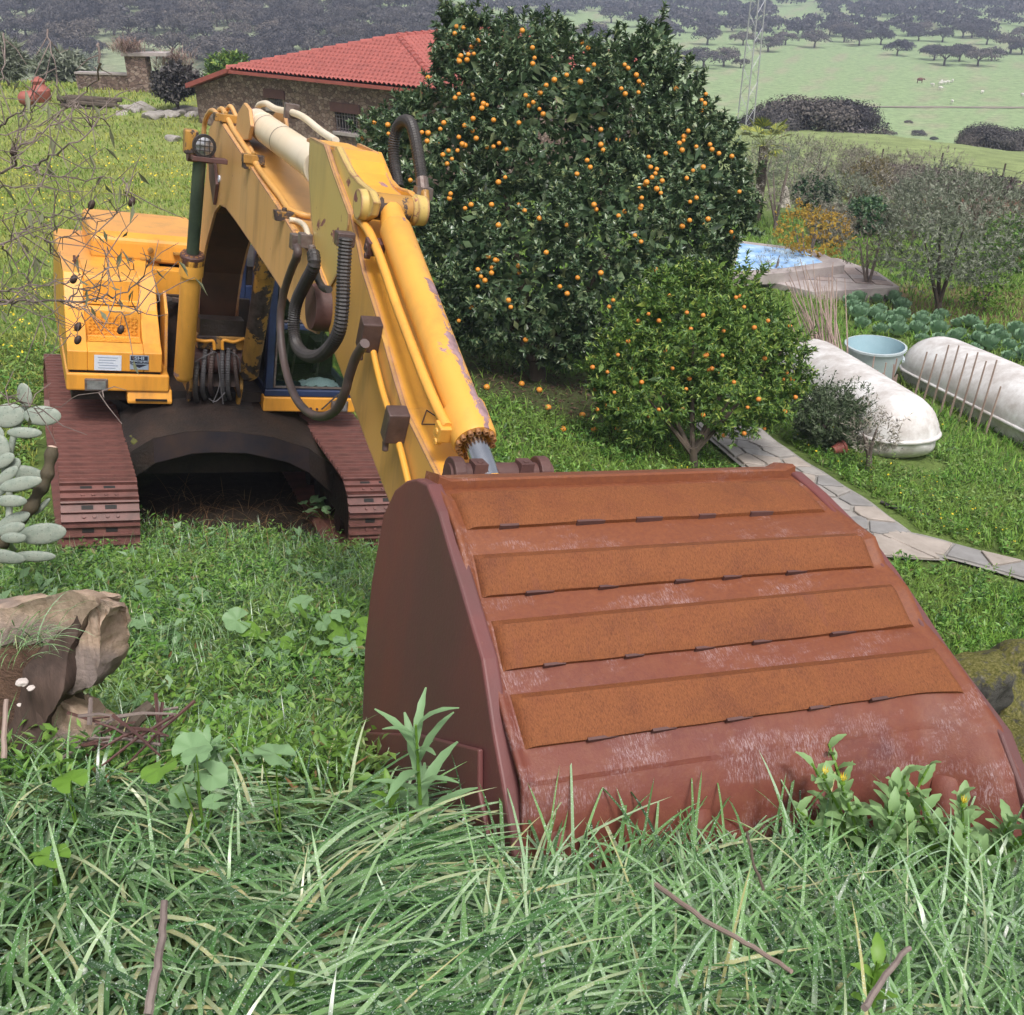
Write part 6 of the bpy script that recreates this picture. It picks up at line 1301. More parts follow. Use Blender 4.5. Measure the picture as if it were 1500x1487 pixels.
for k in range(26):
    a = at(rng.uniform(140, 240), rng.uniform(1045, 1095), rng.uniform(3.1, 3.5)); v_ = Vector((rng.normal(), rng.normal()*.5, rng.normal()*.28)).normalized()*rng.uniform(.05, .16); m = MB(); m.tube([a-v_-o_, a+Vector((0, 0, .01))-o_, a+v_-o_], [.006, .005, .003], 5); m.build('twig', M['rustdark'] if k % 3 else M['greybark'], sp)
m = MB(); m.tube([at(183, 1075, 3.4)-o_, at(200, 1052, 3.42)-o_, at(222, 1034, 3.45)-o_], [.030, .027, .024], 8); m.build('broken_branch', M['bark'], sp, smooth=40)
m = MB(); m.tube([at(131, 1062, 3.4)-o_, at(133, 1022, 3.42)-o_], [.010, .007], 6); m.build('grey_peg', M['greybark'], sp)
dP = 6.6; cac = thing('prickly_pear', 'grey-green prickly pear cactus beside the left track, one stem cut off', 'cactus', atg(20, 800)); o_ = cac.location.copy()
for px, py, rx, ry, an, dd in [(36, 579, 18, 13, 1.45, 0), (12, 609, 24, 17, .1, .05), (62, 609, 26, 14, -.1, .05), (36, 634, 24, 8, -.1, -.05), (2, 655, 12, 18, .2, 0), (6, 675, 18, 9, .5, -.1), (16, 684, 18, 10, .6, -.05), (10, 697, 22, 8, .6, -.15), (30, 709, 31, 10, .15, -.15), (42, 695, 24, 12, -.4, .2), (16, 734, 22, 9, -.1, -.2), (62, 742, 18, 4, .75, .05), (20, 762, 26, 9, .35, -.1), (15, 775, 22, 9, .2, -.2), (20, 788, 18, 8, -.1, -.3), (62, 782, 34, 15, .05, -.05), (-12, 640, 20, 16, .5, 0), (-15, 720, 26, 12, .2, -.1), (5, 815, 30, 10, -.3, -.3), (50, 815, 30, 8, -.1, -.2)]:
    s = (dP+dd)/FPX; m = MB(); ax1 = Vector((math.cos(an)*rx*s, .15*rx*s, math.sin(an)*rx*s)); ax2 = Vector((-math.sin(an)*ry*s, .35*ry*s, math.cos(an)*ry*s)); ax3 = ax1.cross(ax2).normalized()*.016
    m.ball((0, 0, 0), 1, 16, 10, 0, (ax3, ax2, ax1)); m.v = [tuple(Vector(v_)+ax2*.0*(1)) for v_ in m.v]; o = m.build('pad', M['cactus'], cac, smooth=True); o.location = at(px, py, dP+dd)-o_
cs_ = [at(px, py, dP+.1)-o_ for px, py in [(40, 590), (20, 640), (12, 690), (14, 740), (12, 790)]]+[Vector((-.02, .05, -.1))]; m = MB(); m.tube(spline(cs_, 4), .022, 8); m.build('core_stem', M['cactus'], cac, smooth=True)
ps = [at(px, py, dP) for px, py in [(77, 655), (74, 672), (70, 692), (66, 706), (56, 722), (46, 742), (34, 757), (15, 772), (0, 800)]]
m = MB(); m.tube(spline([p-o_ for p in ps], 4), [(.030+.014*math.sin(k*.55)**2+.006*k/32) for k in range(33)], 10); m.build('old_stem', M['cstem'], cac, smooth=True)
m = MB(); d_ = (ps[0]-ps[1]).normalized(); m.lathe(ps[0]-o_, d_, [(0, .028), (.006, .026), (.01, .012)], 10); m.build('cut_end', M['cutend'], cac)
# ------------------------------------------------------------------ bare fruit tree reaching in from the left
ft_ = thing('bare_fruit_tree', 'bare grey fruit tree branches with a few dried fruits reaching in from the left', 'tree', (-3.35, 3.75, g1(-3.35, 3.75))); o_ = ft_.location.copy()
m = MB(); m.tube([(0, 0, -.2), (.05, .05, .6), (.0, .1, 1.3), (.1, .15, 2.0)], [.10, .085, .075, .05], 10); m.build('trunk', M['greybark'], ft_, smooth=40)
Z = lambda pts: [(x/4.646, 180+y/4.646) for x, y in pts]; Z1 = lambda pts: [(x/3.75, y/3.75) for x, y in pts]
BR_ = [(Z([(-160, 480), (0, 350), (100, 270), (130, 180), (260, 80), (420, -10), (540, -120)]), .0085), (Z([(90, 300), (240, 315), (280, 335), (450, 375), (620, 380), (750, 375), (835, 385)]), .0065), (Z([(240, 305), (340, 230), (480, 150), (650, 10), (720, -70), (735, -200)]), .006), (Z([(835, 370), (860, 440), (900, 500), (960, 540)]), .0045), (Z([(-160, 920), (0, 840), (150, 740), (280, 670), (440, 600), (490, 550)]), .0075), (Z([(0, 830), (100, 770), (260, 700), (450, 690), (560, 640)]), .005), (Z([(0, 830), (100, 960), (210, 1090)]), .005), (Z([(-160, 1200), (0, 1210), (180, 1215), (450, 1215), (690, 1190), (830, 1160), (960, 1060), (1010, 940)]), .0085), (Z([(-160, 1150), (0, 1140), (200, 1110), (440, 1080), (560, 1030)]), .007), (Z([(690, 1190), (760, 1270), (880, 1300), (990, 1280), (1100, 1190)]), .0042), (Z([(160, 730), (300, 790), (480, 770), (540, 700), (640, 500)]), .0045), (Z([(370, 480), (370, 700), (320, 780)]), .0042), (Z([(300, 790), (350, 880), (430, 920)]), .0045), (Z([(450, 1215), (600, 1290), (800, 1400)]), .0035), (Z([(0, 1210), (200, 1270), (450, 1360), (580, 1340)]), .0045), (Z([(640, 1220), (700, 1050), (720, 840)]), .0035), (Z([(720, 940), (770, 1150), (830, 1260)]), .0032), (Z([(450, 1215), (560, 1120), (700, 1100), (830, 1080), (900, 990)]), .004), (Z([(440, 1210), (520, 1160), (640, 1120)]), .006), (Z([(0, 1230), (180, 1160), (210, 1100), (180, 800)]), .004), (Z([(560, 640), (640, 680), (760, 640), (810, 600)]), .0035), (Z([(100, 270), (110, 160), (130, 60)]), .004), (Z([(0, 430), (150, 440), (300, 420)]), .0035), (Z([(0, 660), (80, 600), (200, 560)]), .0035), (Z([(180, 1215), (300, 1250), (430, 1380), (520, 1460)]), .0035), (Z([(150, 1170), (330, 1390), (420, 1480)]), .003), (Z1([(-40, 720), (0, 690), (90, 630), (170, 590)]), .007), (Z1([(14, 180), (20, 320), (28, 440)]), .0055), (Z1([(262, 170), (285, 300), (320, 440)]), .0055), (Z1([(545, 240), (548, 330), (540, 430), (440, 530), (340, 620), (60, 900)]), .0065), (Z1([(100, 640), (180, 580), (330, 640), (150, 470)]), .004), (Z1([(85, 900), (100, 760), (150, 680), (180, 560)]), .0045), (Z1([(0, 750), (200, 700), (330, 620)]), .0035), (Z1([(440, 580), (490, 680), (525, 690), (535, 600)]), .0035), (Z1([(0, 1020), (110, 1030), (300, 990)]), .0035), ([(-40, 560), (0, 575), (35, 590), (62, 600), (90, 594), (150, 568)], .0045), ([(-20, 600), (20, 596), (62, 600)], .003)]
LIMB = [at(px, py, 4.15)-o_ for px, py in [(-40, 285), (-36, 380), (-36, 440), (-34, 432), (-12, 192), (-30, 560)]]
for q in LIMB: m = MB(); m.tube(spline([Vector((.0, .1, 1.25)), Vector((.0, .1, 1.3)).lerp(q, .5)+Vector((0, 0, .12)), q], 6), [.05*(1-.8*k/12)+.004 for k in range(13)], 8); m.build('limb', M['greybark'], ft_, smooth=50)
r3 = np.random.default_rng(5); tips = []; dts = []
for k, (pp_, r) in enumerate(BR_):
    d0 = 4.1+.35*math.sin(k*1.9); P = [at(px, py, d0+.12*math.sin(i*1.3+k)) for i, (px, py) in enumerate(pp_)]; S_ = spline([p-o_ for p in P], 4)
    S_ = [p+Vector(r3.normal(size=3))*.006 for p in S_]; m = MB(); m.tube(S_, [max(.0016, r*.72*(1-.7*i/len(S_))) for i in range(len(S_))], 6); m.build('branch', M['greybark'], ft_, smooth=50); tips.append(S_[-1])
    m = MB()
    for j in range(int(len(S_)*.6)):                                        # side twigs with knots
        i = r3.integers(1, len(S_)); q = S_[i]; dr = (S_[i]-S_[i-1]).normalized(); v_ = (dr*.7+Vector(r3.normal(size=3))*.65).normalized(); ln = r3.uniform(.04, .24); e_ = q+v_*ln+Vector((0, 0, r3.uniform(-.02, .03))); m.tube([q, q.lerp(e_, .5)+Vector(r3.normal(size=3))*.012, e_], [.0026, .0020, .0012], 4); dts.append((e_, v_))
    if m.v: tag(m.build('twigs', M['greybark'], ft_), kind='stuff')
M['twigleaf'] = leafmat('withered_leaf', [(0, (.10, .12, .06)), (.6, (.20, .21, .13)), (1, (.24, .15, .08))], .6, .2)
for k in range(70):
    e_, v_ = dts[r3.integers(0, len(dts))]
    dr = np.array([[v_.x*.4, v_.y*.4, -.9]])+r3.normal(size=(1, 3))*.25; V, F = leaves(np.zeros((1, 3)), dr, r3.normal(size=(1, 3)), np.array([r3.uniform(.05, .095)]), np.array([r3.uniform(.014, .022)]), .2, .1); o = bulk('leaf', V, F, M['twigleaf'], ft_); o.location = e_
for px, py in [(134, 300), (193, 296), (108, 409), (177, 483), (114, 479), (114, 498), (20, 222)]:
    m = MB(); m.ball((0, 0, 0), 1, 10, 7, 0, (Vector((.015, 0, 0)), Vector((0, .015, 0)), Vector((.006, 0, .019)))); o = m.build('dried_fruit', M['fruitdark'], ft_, smooth=True); o.location = at(px, py, 4.1)-o_
    m = MB(); m.tube([(0, 0, .018), (.02, 0, .07)], .0015, 4); s_ = m.build('stalk', M['greybark'], o)
# ------------------------------------------------------------------ exclusion helpers for ground plants
def mloc(x, y, z):
    P = np.stack([x, y, z], -1)-MT; return P@MX, P@MF, P@MU
PP = np.array(PATHPTS)
def free(x, y):
    z = ground(x, y); X, f_, Z_ = mloc(x, y, z); ok = ~((np.abs(X) < .74) & (f_ > 6.62) & (f_ < 7.98))
    for s in (-1.195, 1.195): ok &= ~((np.abs(X-s) < .36) & (f_ < 1.58) & (f_ > -2.8))
    near = (x > 0) & (y > 6) & (y < 18); i = np.where(near)[0]
    if len(i):
        D = np.full(len(i), 9.0)
        for p in PP[::2]: D = np.minimum(D, np.hypot(x[i]-p[0], y[i]-p[1]))
        ok[i] &= D > .22
    for c_, r in TANKX: ok &= np.hypot(x-c_[0], y-c_[1]) > r
    return ok, z, X, f_
TANKX = [((tS.lerp(tE, f_))[:2], .6) for f_ in np.linspace(0, 1.05, 8)] + [((uS.lerp(uE, f_))[:2], .65) for f_ in np.linspace(0, 1.3, 8)] + [(tb_[:2], .4)] + [((q00.lerp(q11, f_))[:2], 1.6) for f_ in (.1, .3, .5, .7, .9)]
# ------------------------------------------------------------------ long wet grass on the bank
def base_pts(n, x0, x1, y0, y1):
    x, y = rng.uniform(x0, x1, n), rng.uniform(y0, y1, n); ok, z, X, f_ = free(x, y); return np.stack([x[ok], y[ok], z[ok]-.02], -1)
Vs, Fs, Cs = [], [], []; off = 0
def addb(b, head, ln, l0, l1, wd, S=6, tw=None):
    global off
    V, F, c_ = blades(b, head, ln, l0, l1, wd, S, tw); Vs.append(V); Fs.append(F+off); off += len(V); Cs.append(c_)
b = base_pts(21000, -2.1, .55, .45, 2.55); n = len(b); flow = np.radians(np.where(b[:, 0] < -.55, -95, -38))+rng.normal(0, .5, n)+.5*np.sin(b[:, 0]*3.1+b[:, 1]*2.3)
addb(b, flow, rng.uniform(.16, .52, n), rng.uniform(.5, 1.2, n), rng.uniform(1.4, 2.4, n), rng.uniform(.006, .019, n), 7, rng.normal(0, .4, n))
b = base_pts(1500, -2.1, .5, .5, 2.5); n = len(b)
addb(b, rng.uniform(0, 6.28, n), rng.uniform(.12, .30, n), rng.uniform(.1, .6, n), rng.uniform(.9, 2.4, n), rng.uniform(.007, .016, n), 6, rng.normal(0, .5, n))
b = base_pts(7000, -4.2, -2.0, -.6, 2.8); n = len(b)
addb(b, rng.uniform(-2.6, -.4, n), rng.uniform(.14, .42, n), rng.uniform(.4, 1.1, n), rng.uniform(1.3, 2.3, n), rng.uniform(.005, .016, n), 5, rng.normal(0, .4, n))
nl = sum(len(v) for v in Vs)
tag(bulk('bank_grass', np.concatenate(Vs), np.concatenate(Fs), M['blade']), 'matted long wet grass with dew on the bank at lower left', 'grass', kind='stuff'); CL = [c_.reshape(-1, c_.shape[-2], 3) for c_ in Cs]
Vs, Fs, Cs = [], [], []; off = 0
b = base_pts(13000, -.1, 2.1, .45, 2.75); n = len(b)
addb(b, rng.uniform(0, 6.28, n), rng.uniform(.14, .42, n)*np.where(b[:, 1] > 1.45, .6, 1), rng.uniform(.3, 1.05, n), rng.uniform(1.5, 2.6, n), rng.uniform(.006, .0165, n), 7, rng.normal(0, .5, n))
b = base_pts(1500, -.1, 2.0, .5, 1.95); n = len(b)
addb(b, np.radians(rng.uniform(-60, 120, n)), rng.uniform(.22, .46, n), rng.uniform(.4, .9, n), rng.uniform(1.5, 2.4, n), rng.uniform(.006, .014, n), 7, rng.normal(0, .3, n))
b = base_pts(8000, 2.0, 4.2, -.6, 3.1); n = len(b)
addb(b, rng.uniform(0, 6.28, n), rng.uniform(.10, .32, n), rng.uniform(.1, .9, n), rng.uniform(.9, 2.4, n), rng.uniform(.005, .013, n), 5, rng.normal(0, .5, n))
xx = rng.uniform(-.02, 1.5, 190); b = np.stack([xx, rng.uniform(1.45, 1.78, 190)-.02*xx, np.zeros(190)], -1); b[:, 2] = ground(b[:, 0], b[:, 1])-.02; n = len(b)
addb(b, np.radians(rng.uniform(20, 150, n)), rng.uniform(.2, .44, n), rng.uniform(.1, .7, n), rng.uniform(1.6, 2.7, n), rng.uniform(.007, .014, n), 8, rng.normal(0, .5, n))
tag(bulk('bank_grass', np.concatenate(Vs), np.concatenate(Fs), M['bladeR']), 'fresh upright grass in front of the bucket lip at lower right', 'grass', kind='stuff'); CL += [c_.reshape(-1, c_.shape[-2], 3) for c_ in Cs]
# dew: beads sitting on the blades
bead = []
for c_ in CL:
    k = int(len(c_)*.85); i = rng.integers(0, len(c_), k); j = rng.uniform(1.5, c_.shape[1]-2.01, k); a = j.astype(int); f_ = (j-a)[:, None]; bead.append(c_[i, a]*(1-f_)+c_[i, a+1]*f_+rng.normal(0, .0012, (k, 3))+np.array([0, 0, .0012]))
bead = np.concatenate(bead); n = len(bead); r = rng.uniform(.0007, .0021, (n, 1, 1)); oct_ = np.array([(1, 0, 0), (0, 1, 0), (-1, 0, 0), (0, -1, 0), (0, 0, 1), (0, 0, -1)], float)
V = (bead[:, None]+oct_[None]*r).reshape(-1, 3); tr = np.array([(0, 1, 4), (1, 2, 4), (2, 3, 4), (3, 0, 4), (1, 0, 5), (2, 1, 5), (3, 2, 5), (0, 3, 5)]); F = (np.arange(n)[:, None, None]*6+tr[None]).reshape(-1, 3)
tag(bulk('dew', V, F, M['drop'], smooth=True), 'dew beads on the long grass in the foreground', 'dew', kind='stuff')
LIT = (tb.x-.25, tb.y-.35)
litter = lambda x, y: np.hypot((x-LIT[0])/2.3, (y-LIT[1])/1.9) < .8+.22*np.sin(x*2.3+y*1.7)
# ------------------------------------------------------------------ weeds of the bank and round the machine
def plantlets(name, label, n, xr, yr, per, Ln, Wd, mat, h=(.02, .12), mask=None):
    x, y = rng.uniform(*xr, n), rng.uniform(*yr, n); ok, z, X, f_ = free(x, y)
    if mask is not None: ok &= mask(x, y, X, f_)
    x, y, z = x[ok], y[ok], z[ok]; n = len(x); P = np.repeat(np.stack([x, y, z], -1), per, 0); N = n*per; d = np.repeat(unit(n)*.25, per, 0)+unit(N)*np.array([1, 1, .35])+np.array([0, 0, .38])
    P[:, 2] += np.repeat(rng.uniform(.25, 1.25, n), per)*rng.uniform(*h, N); P[:, :2] += rng.normal(0, .03, (N, 2)); nn = np.array([0, 0, 1])+unit(N)*.55
    V, F = leaves(P, d, nn, rng.uniform(.6, 1.25, N)*Ln, rng.uniform(.6, 1.2, N)*Wd, .12, .15); return tag(bulk(name, V, F, mat), label, 'weeds', kind='stuff')
notunder = lambda x, y, X, f_: ~((np.abs(X) < .95) & (f_ < .7) & (f_ > -3)) | (rng.random(len(x)) < np.where(f_ > -1.0, .75, .12))
plantlets('bank_weeds', 'mixed small-leaved weeds on the bank between the grass and the tracks', 10500, (-4.6, .5), (2.4, 8.6), 10, .056, .020, M['weed'], (.0, .18), lambda x, y, X, f_: notunder(x, y, X, f_) & (bump(x*1.3+1, y*1.5) > -.34))
plantlets('broad_weeds', 'scattered broad soft leaves among the small weeds of the bank', 420, (-4.4, .4), (2.6, 8.4), 6, .11, .055, M['mallow'], (.03, .16), lambda x, y, X, f_: notunder(x, y, X, f_) & (bump(x*.8+2, y*.9) > -.1))
plantlets('bank_weeds', 'bright clover-like weeds in patches on the bank', 4200, (-3.4, .4), (2.5, 7.2), 8, .040, .030, M['mallowlight'], (.02, .16), lambda x, y, X, f_: notunder(x, y, X, f_) & (bump(x*.9+3, y*1.1) > .05))
b = base_pts(26000, -4.8, .6, 2.4, 8.6); ok = notunder(b[:, 0], b[:, 1], *mloc(b[:, 0], b[:, 1], b[:, 2])[:2]); b = b[ok]; n = len(b); V, F, _ = blades(b, rng.uniform(0, 6.28, n), rng.uniform(.10, .34, n), rng.uniform(0, .5, n), rng.uniform(.5, 2.0, n), rng.uniform(.004, .008, n), 4)
tag(bulk('bank_tufts', V, F, M['bladeR']), 'short grass growing among the weeds on the bank', 'grass', kind='stuff')
n = 2600; x, y = rng.normal(-.62, .5, n), rng.normal(4.0, .65, n); x2, y2 = rng.uniform(-3.6, .3, n), rng.uniform(5.8, 8.6, n); x, y = np.concatenate([x, x2]), np.concatenate([y, y2]); ok, z, X, f_ = free(x, y); x, y, z = x[ok], y[ok], z[ok]; n = len(x)
V, F = leaves(np.stack([x, y, z+rng.uniform(.01, .09, n)], -1), unit(n)*np.array([1, 1, .5]), unit(n)+np.array([0, 0, .8]), rng.uniform(.03, .09, n), rng.uniform(.006, .018, n), .2); tag(bulk('dead_stalks', V, F, M['dryleaf']), 'reddish dead stalks among the weeds', 'dead plants', kind='stuff')
x, y = rng.uniform(-1.6, 3.2, 5000), rng.uniform(11.3, 17.3, 5000); k_ = litter(x, y); x, y = x[k_], y[k_]; n = len(x); V, F = leaves(np.stack([x, y, ground(x, y)+rng.uniform(.0, .03, n)], -1), unit(n)*np.array([1, 1, .2]), unit(n)*.5+np.array([0, 0, 1.]), rng.uniform(.05, .10, n), rng.uniform(.02, .04, n), .15)
tag(bulk('leaf_litter', V, F, M['litter']), 'brown fallen leaves on the dark soil under the orange tree', 'leaf litter', kind='stuff')
# dry stems under the machine
x, y = rng.uniform(-3.6, -.9, 700), rng.uniform(7.2, 9.6, 700); z = ground(x, y); n = len(x); V, F, _ = blades(np.stack([x, y, z], -1), rng.uniform(0, 6.28, n), rng.uniform(.15, .5, n), rng.uniform(.2, 1.2, n), rng.uniform(1.2, 2.6, n), rng.uniform(.003, .006, n), 5)
tag(bulk('dry_stems', V, F, M['dryleaf']), 'dry brown stems in the shade under the machine', 'dead plants', kind='stuff')
# ------------------------------------------------------------------ meadow on both sides, thinning out with distance
def meadow(name, label, n, a0, a1, r0, r1, mat, mask, lk=1.0):
    a = np.radians(rng.uniform(a0, a1, n)); r = np.exp(rng.uniform(math.log(r0), math.log(r1), n)); x, y = np.sin(a)*r, np.cos(a)*r; ok, z, X, f_ = free(x, y); ok &= mask(x, y, X, f_); x, y, z, r = x[ok], y[ok], z[ok], r[ok]; n = len(x)
    V, F, _ = blades(np.stack([x, y, z-.01], -1), rng.uniform(0, 6.28, n), (.10+.0045*r)*rng.uniform(.6, 1.5, n)*lk, rng.uniform(0, .6, n), rng.uniform(.6, 1.9, n), .005+.00085*r*rng.uniform(.7, 1.3, n), 3); return tag(bulk(name, V, F, mat), label, 'grass', kind='stuff')
mach = lambda X, f_: (np.abs(X) < 1.6) & (f_ < 1.5) & (f_ > -3.5)
meadow('meadow_grass', 'yellow-green meadow grass on the slope left of the machine', 140000, -40, -4, 8.2, 75, M['meadow'], lambda x, y, X, f_: ~mach(X, f_), .55)
meadow('meadow_grass', 'lush green grass round the trees right of the excavator arm', 125000, -9, 38, 5.0, 48, M['lush'], lambda x, y, X, f_: (~mach(X, f_)) & (~litter(x, y) | (rng.random(len(x)) < .10)) & (y > 4.2))
meadow('meadow_grass', 'rough grass below the boulder wall, outside the right edge', 22000, 28, 72, 3.6, 14, M['lush'], lambda x, y, X, f_: (y > 1.0) & ~((y < 3.3) & (x < 4.2)), 1.3)
meadow('meadow_grass', 'rough grass left of the stump, outside the left edge', 22000, -78, -36, 3.0, 14, M['lush'], lambda x, y, X, f_: ~mach(X, f_) & ~((y < 2.8) & (x > -4.2)), 1.3)
plantlets('ground_weeds', 'broad-leaved weeds in the grass right of the arm', 5200, (-1.2, 7.5), (5.5, 15), 7, .075, .034, M['weed'], (.0, .14), lambda x, y, X, f_: ~litter(x, y) & ~mach(X, f_))
plantlets('ground_weeds', 'weeds in the grass left of the machine', 3600, (-9.5, -3.6), (7, 14), 7, .08, .03, M['weed'], (.0, .12), lambda x, y, X, f_: ~mach(X, f_))
# taller leafy stems standing above the rest
def stems(name, label, n, xr, yr, hgt, mat, mask):
    x, y = rng.uniform(*xr, n), rng.uniform(*yr, n); ok, z, X, f_ = free(x, y); ok &= mask(x, y, X, f_); x, y, z = x[ok], y[ok], z[ok]; n = len(x); per = 16; h_ = rng.uniform(*hgt, n); t = np.tile(np.linspace(.1, 1, per), n); lean = np.repeat(rng.normal(0, .25, (n, 2)), per, 0)
    P = np.repeat(np.stack([x, y, z], -1), per, 0); hh = np.repeat(h_, per)*t; P[:, 0] += lean[:, 0]*hh; P[:, 1] += lean[:, 1]*hh; P[:, 2] += hh; a = np.tile(np.arange(per)*2.4, n)+np.repeat(rng.uniform(0, 6, n), per); d = np.stack([np.cos(a), np.sin(a), .15+.6*t], -1); N = n*per
    V, F = leaves(P, d, np.array([0, 0, 1.])+unit(N)*.3, (.085-.045*t)*rng.uniform(.8, 1.2, N), (.032-.016*t)*rng.uniform(.7, 1.2, N), .12, .25); V2, F2, _ = blades(np.stack([x, y, z], -1), np.arctan2(lean[::per, 1], lean[::per, 0]), h_, np.hypot(lean[::per, 0], lean[::per, 1])*.8, np.hypot(lean[::per, 0], lean[::per, 1])*1.1, np.full(n, .006), 3)
    F2 = np.concatenate([F2[:, :3], F2[:, [0, 2, 3]]])+len(V); return tag(bulk(name, np.concatenate([V, V2]), np.concatenate([F, F2]), mat), label, 'weeds', kind='stuff')
stems('leafy_weeds', 'knee-high leafy weeds standing among the low growth before the tracks', 620, (-4.4, .45), (2.8, 8.3), (.10, .30), M['weed'], lambda x, y, X, f_: ~((np.abs(X) < .95) & (f_ < -.5) & (f_ > -3)) & (bump(x*.8, y*.9+2) > -.25))
stems('leafy_weeds', 'taller leafy weeds in the grass behind the bucket and along the path', 520, (-.8, 7.5), (6.5, 15), (.12, .34), M['weed'], lambda x, y, X, f_: ~litter(x, y) & ~mach(X, f_))
def blossoms(name, label, n, sampler, s):
    x, y = sampler(n); ok, z, X, f_ = free(x, y); ok &= ~mach(X, f_) & ~litter(x, y) & (bump(x*.5+1, y*.4) > -.12); x, y, z = x[ok], y[ok], z[ok]; n = len(x); sz = s(np.hypot(x, y))*rng.uniform(.7, 1.3, n)
    V, F = leaves(np.stack([x, y, z+.06+.004*np.hypot(x, y)*rng.uniform(.5, 2, n)], -1), unit(n)*np.array([1, 1, .4]), unit(n)*.5+np.array([0, 0, 1]), sz, sz*.8, .1); tag(bulk(name, V, F, M['petal']), label, 'flowers', kind='stuff')
def polar(a0, a1, r0, r1): return lambda n: (lambda a, r: (np.sin(a)*r, np.cos(a)*r))(np.radians(rng.uniform(a0, a1, n)), np.exp(rng.uniform(math.log(r0), math.log(r1), n)))
blossoms('yellow_flowers', 'tiny yellow flowers dotted over the left slope', 3800, polar(-38, -10, 12, 44), lambda r: .014+.0016*r)
blossoms('yellow_flowers', 'tiny yellow flowers in the grass right of the bucket', 1300, polar(8, 34, 6.5, 18), lambda r: .016+.0012*r)
# ------------------------------------------------------------------ broad-leaved plants that stand out singly
def lobed(R, lobes=5, n=30, fold=.10, name='mallow_leaf', mat=None):
    m = MB(); v = [(0, 0, 0)]
    for ring_ in (.5, 1.0):
        for k in range(n):
            a = 2*math.pi*k/n*.92+.25; r = R*ring_*(1-(.16*(1-abs(math.sin(lobes*a/2+.3)))**2 if ring_ == 1 else 0)); v.append((math.sin(a)*r, -math.cos(a)*r, fold*R*(ring_**2)*math.cos(lobes*a)*.5+.10*R*ring_**2*math.sin(a*2+lobes)))
    f = [(0, 1+k, 1+k+1) for k in range(n-1)]+[(1+k, n+1+k, n+2+k, 2+k) for k in range(n-1)]; m.add(v, f); return m.mesh(name, mat or M['mallow'], True, False)
ml = [lobed(1.0, 5), lobed(1.0, 6, fold=.16), lobed(1.0, 5, fold=-.12)]
mlg = [lobed(1.0, 5, mat=M['mallowlight']), lobed(1.0, 5, fold=.14, mat=M['mallowlight'])]
def mallow(label, px, py, d, n, R, spread, hgt=.12, light=.25, group=None, down=False):
    c_ = atg(px, py, hgt*.6+(.10 if d < 3 else .05)); z = g1(c_.x, c_.y); base = Vector((c_.x, c_.y, min(z, c_.z-.03))); o = thing('mallow_plant', label, 'plant', base, group)
    for k in range(n):
        a = k*2.4+rng.uniform(-.4, .4); rr = spread*math.sqrt((k+.5)/n); q = c_-base+Vector((math.cos(a)*rr, math.sin(a)*rr*.8, rng.uniform(-.4, 1)*hgt*(1-.4*rr/spread)))
        lf = link('leaf', (mlg if rng.random() < light else ml)[rng.integers(0, 2)], o); lf.location = q; s = R*rng.uniform(.6, 1.15); lf.scale = (s, s, s); lf.rotation_euler = (rng.normal()*.35-.25*math.sin(a), rng.normal()*.35+.25*math.cos(a), rng.uniform(0, 6.28))
        m = MB(); m.tube([(0, 0, 0), q*.5+Vector((0, 0, .02)), q], [.003, .0025, .002], 5); m.build('stalk', M['mallowlight'], o)
    return o
mallow('mallow with large crinkled leaves on the bank just left of the bucket', 445, 945, 4.3, 34, .072, .42, .16, .25)
mallow('mallow with a few leaves in front of the right track', 478, 748, 6.9, 11, .085, .26, .14, .15)
mallow('tall mallow rising from the foreground grass below the stump', 285, 1165, 2.05, 7, .046, .09, .16, .1)
mallow('big bright mallow leaf lying on the grass at the left', 90, 1135, 2.15, 2, .055, .04, .20, 1.0)
mallow('pale mallow leaf on the grass right of the tall mallow', 400, 1150, 2.15, 2, .052, .035, .18, .0)
mallow('mallow seedling under the left part of the stump', 205, 935, 4.4, 7, .07, .24, .08, .1)
mallow('bright round leaves against the side of the bucket', 510, 960, 4.0, 6, .07, .14, .14, .6)
mallow('scattered mallow leaves on the bank in front of the left track', 240, 890, 5.0, 10, .08, .46, .08, .1)
mallow('wide grey-green mallow on the bank below the right track', 490, 835, 5.6, 8, .08, .28, .08, .1)
mallow('light green leaf low in the left foreground grass', 70, 1258, 1.75, 2, .035, .03, .02, 1.0)
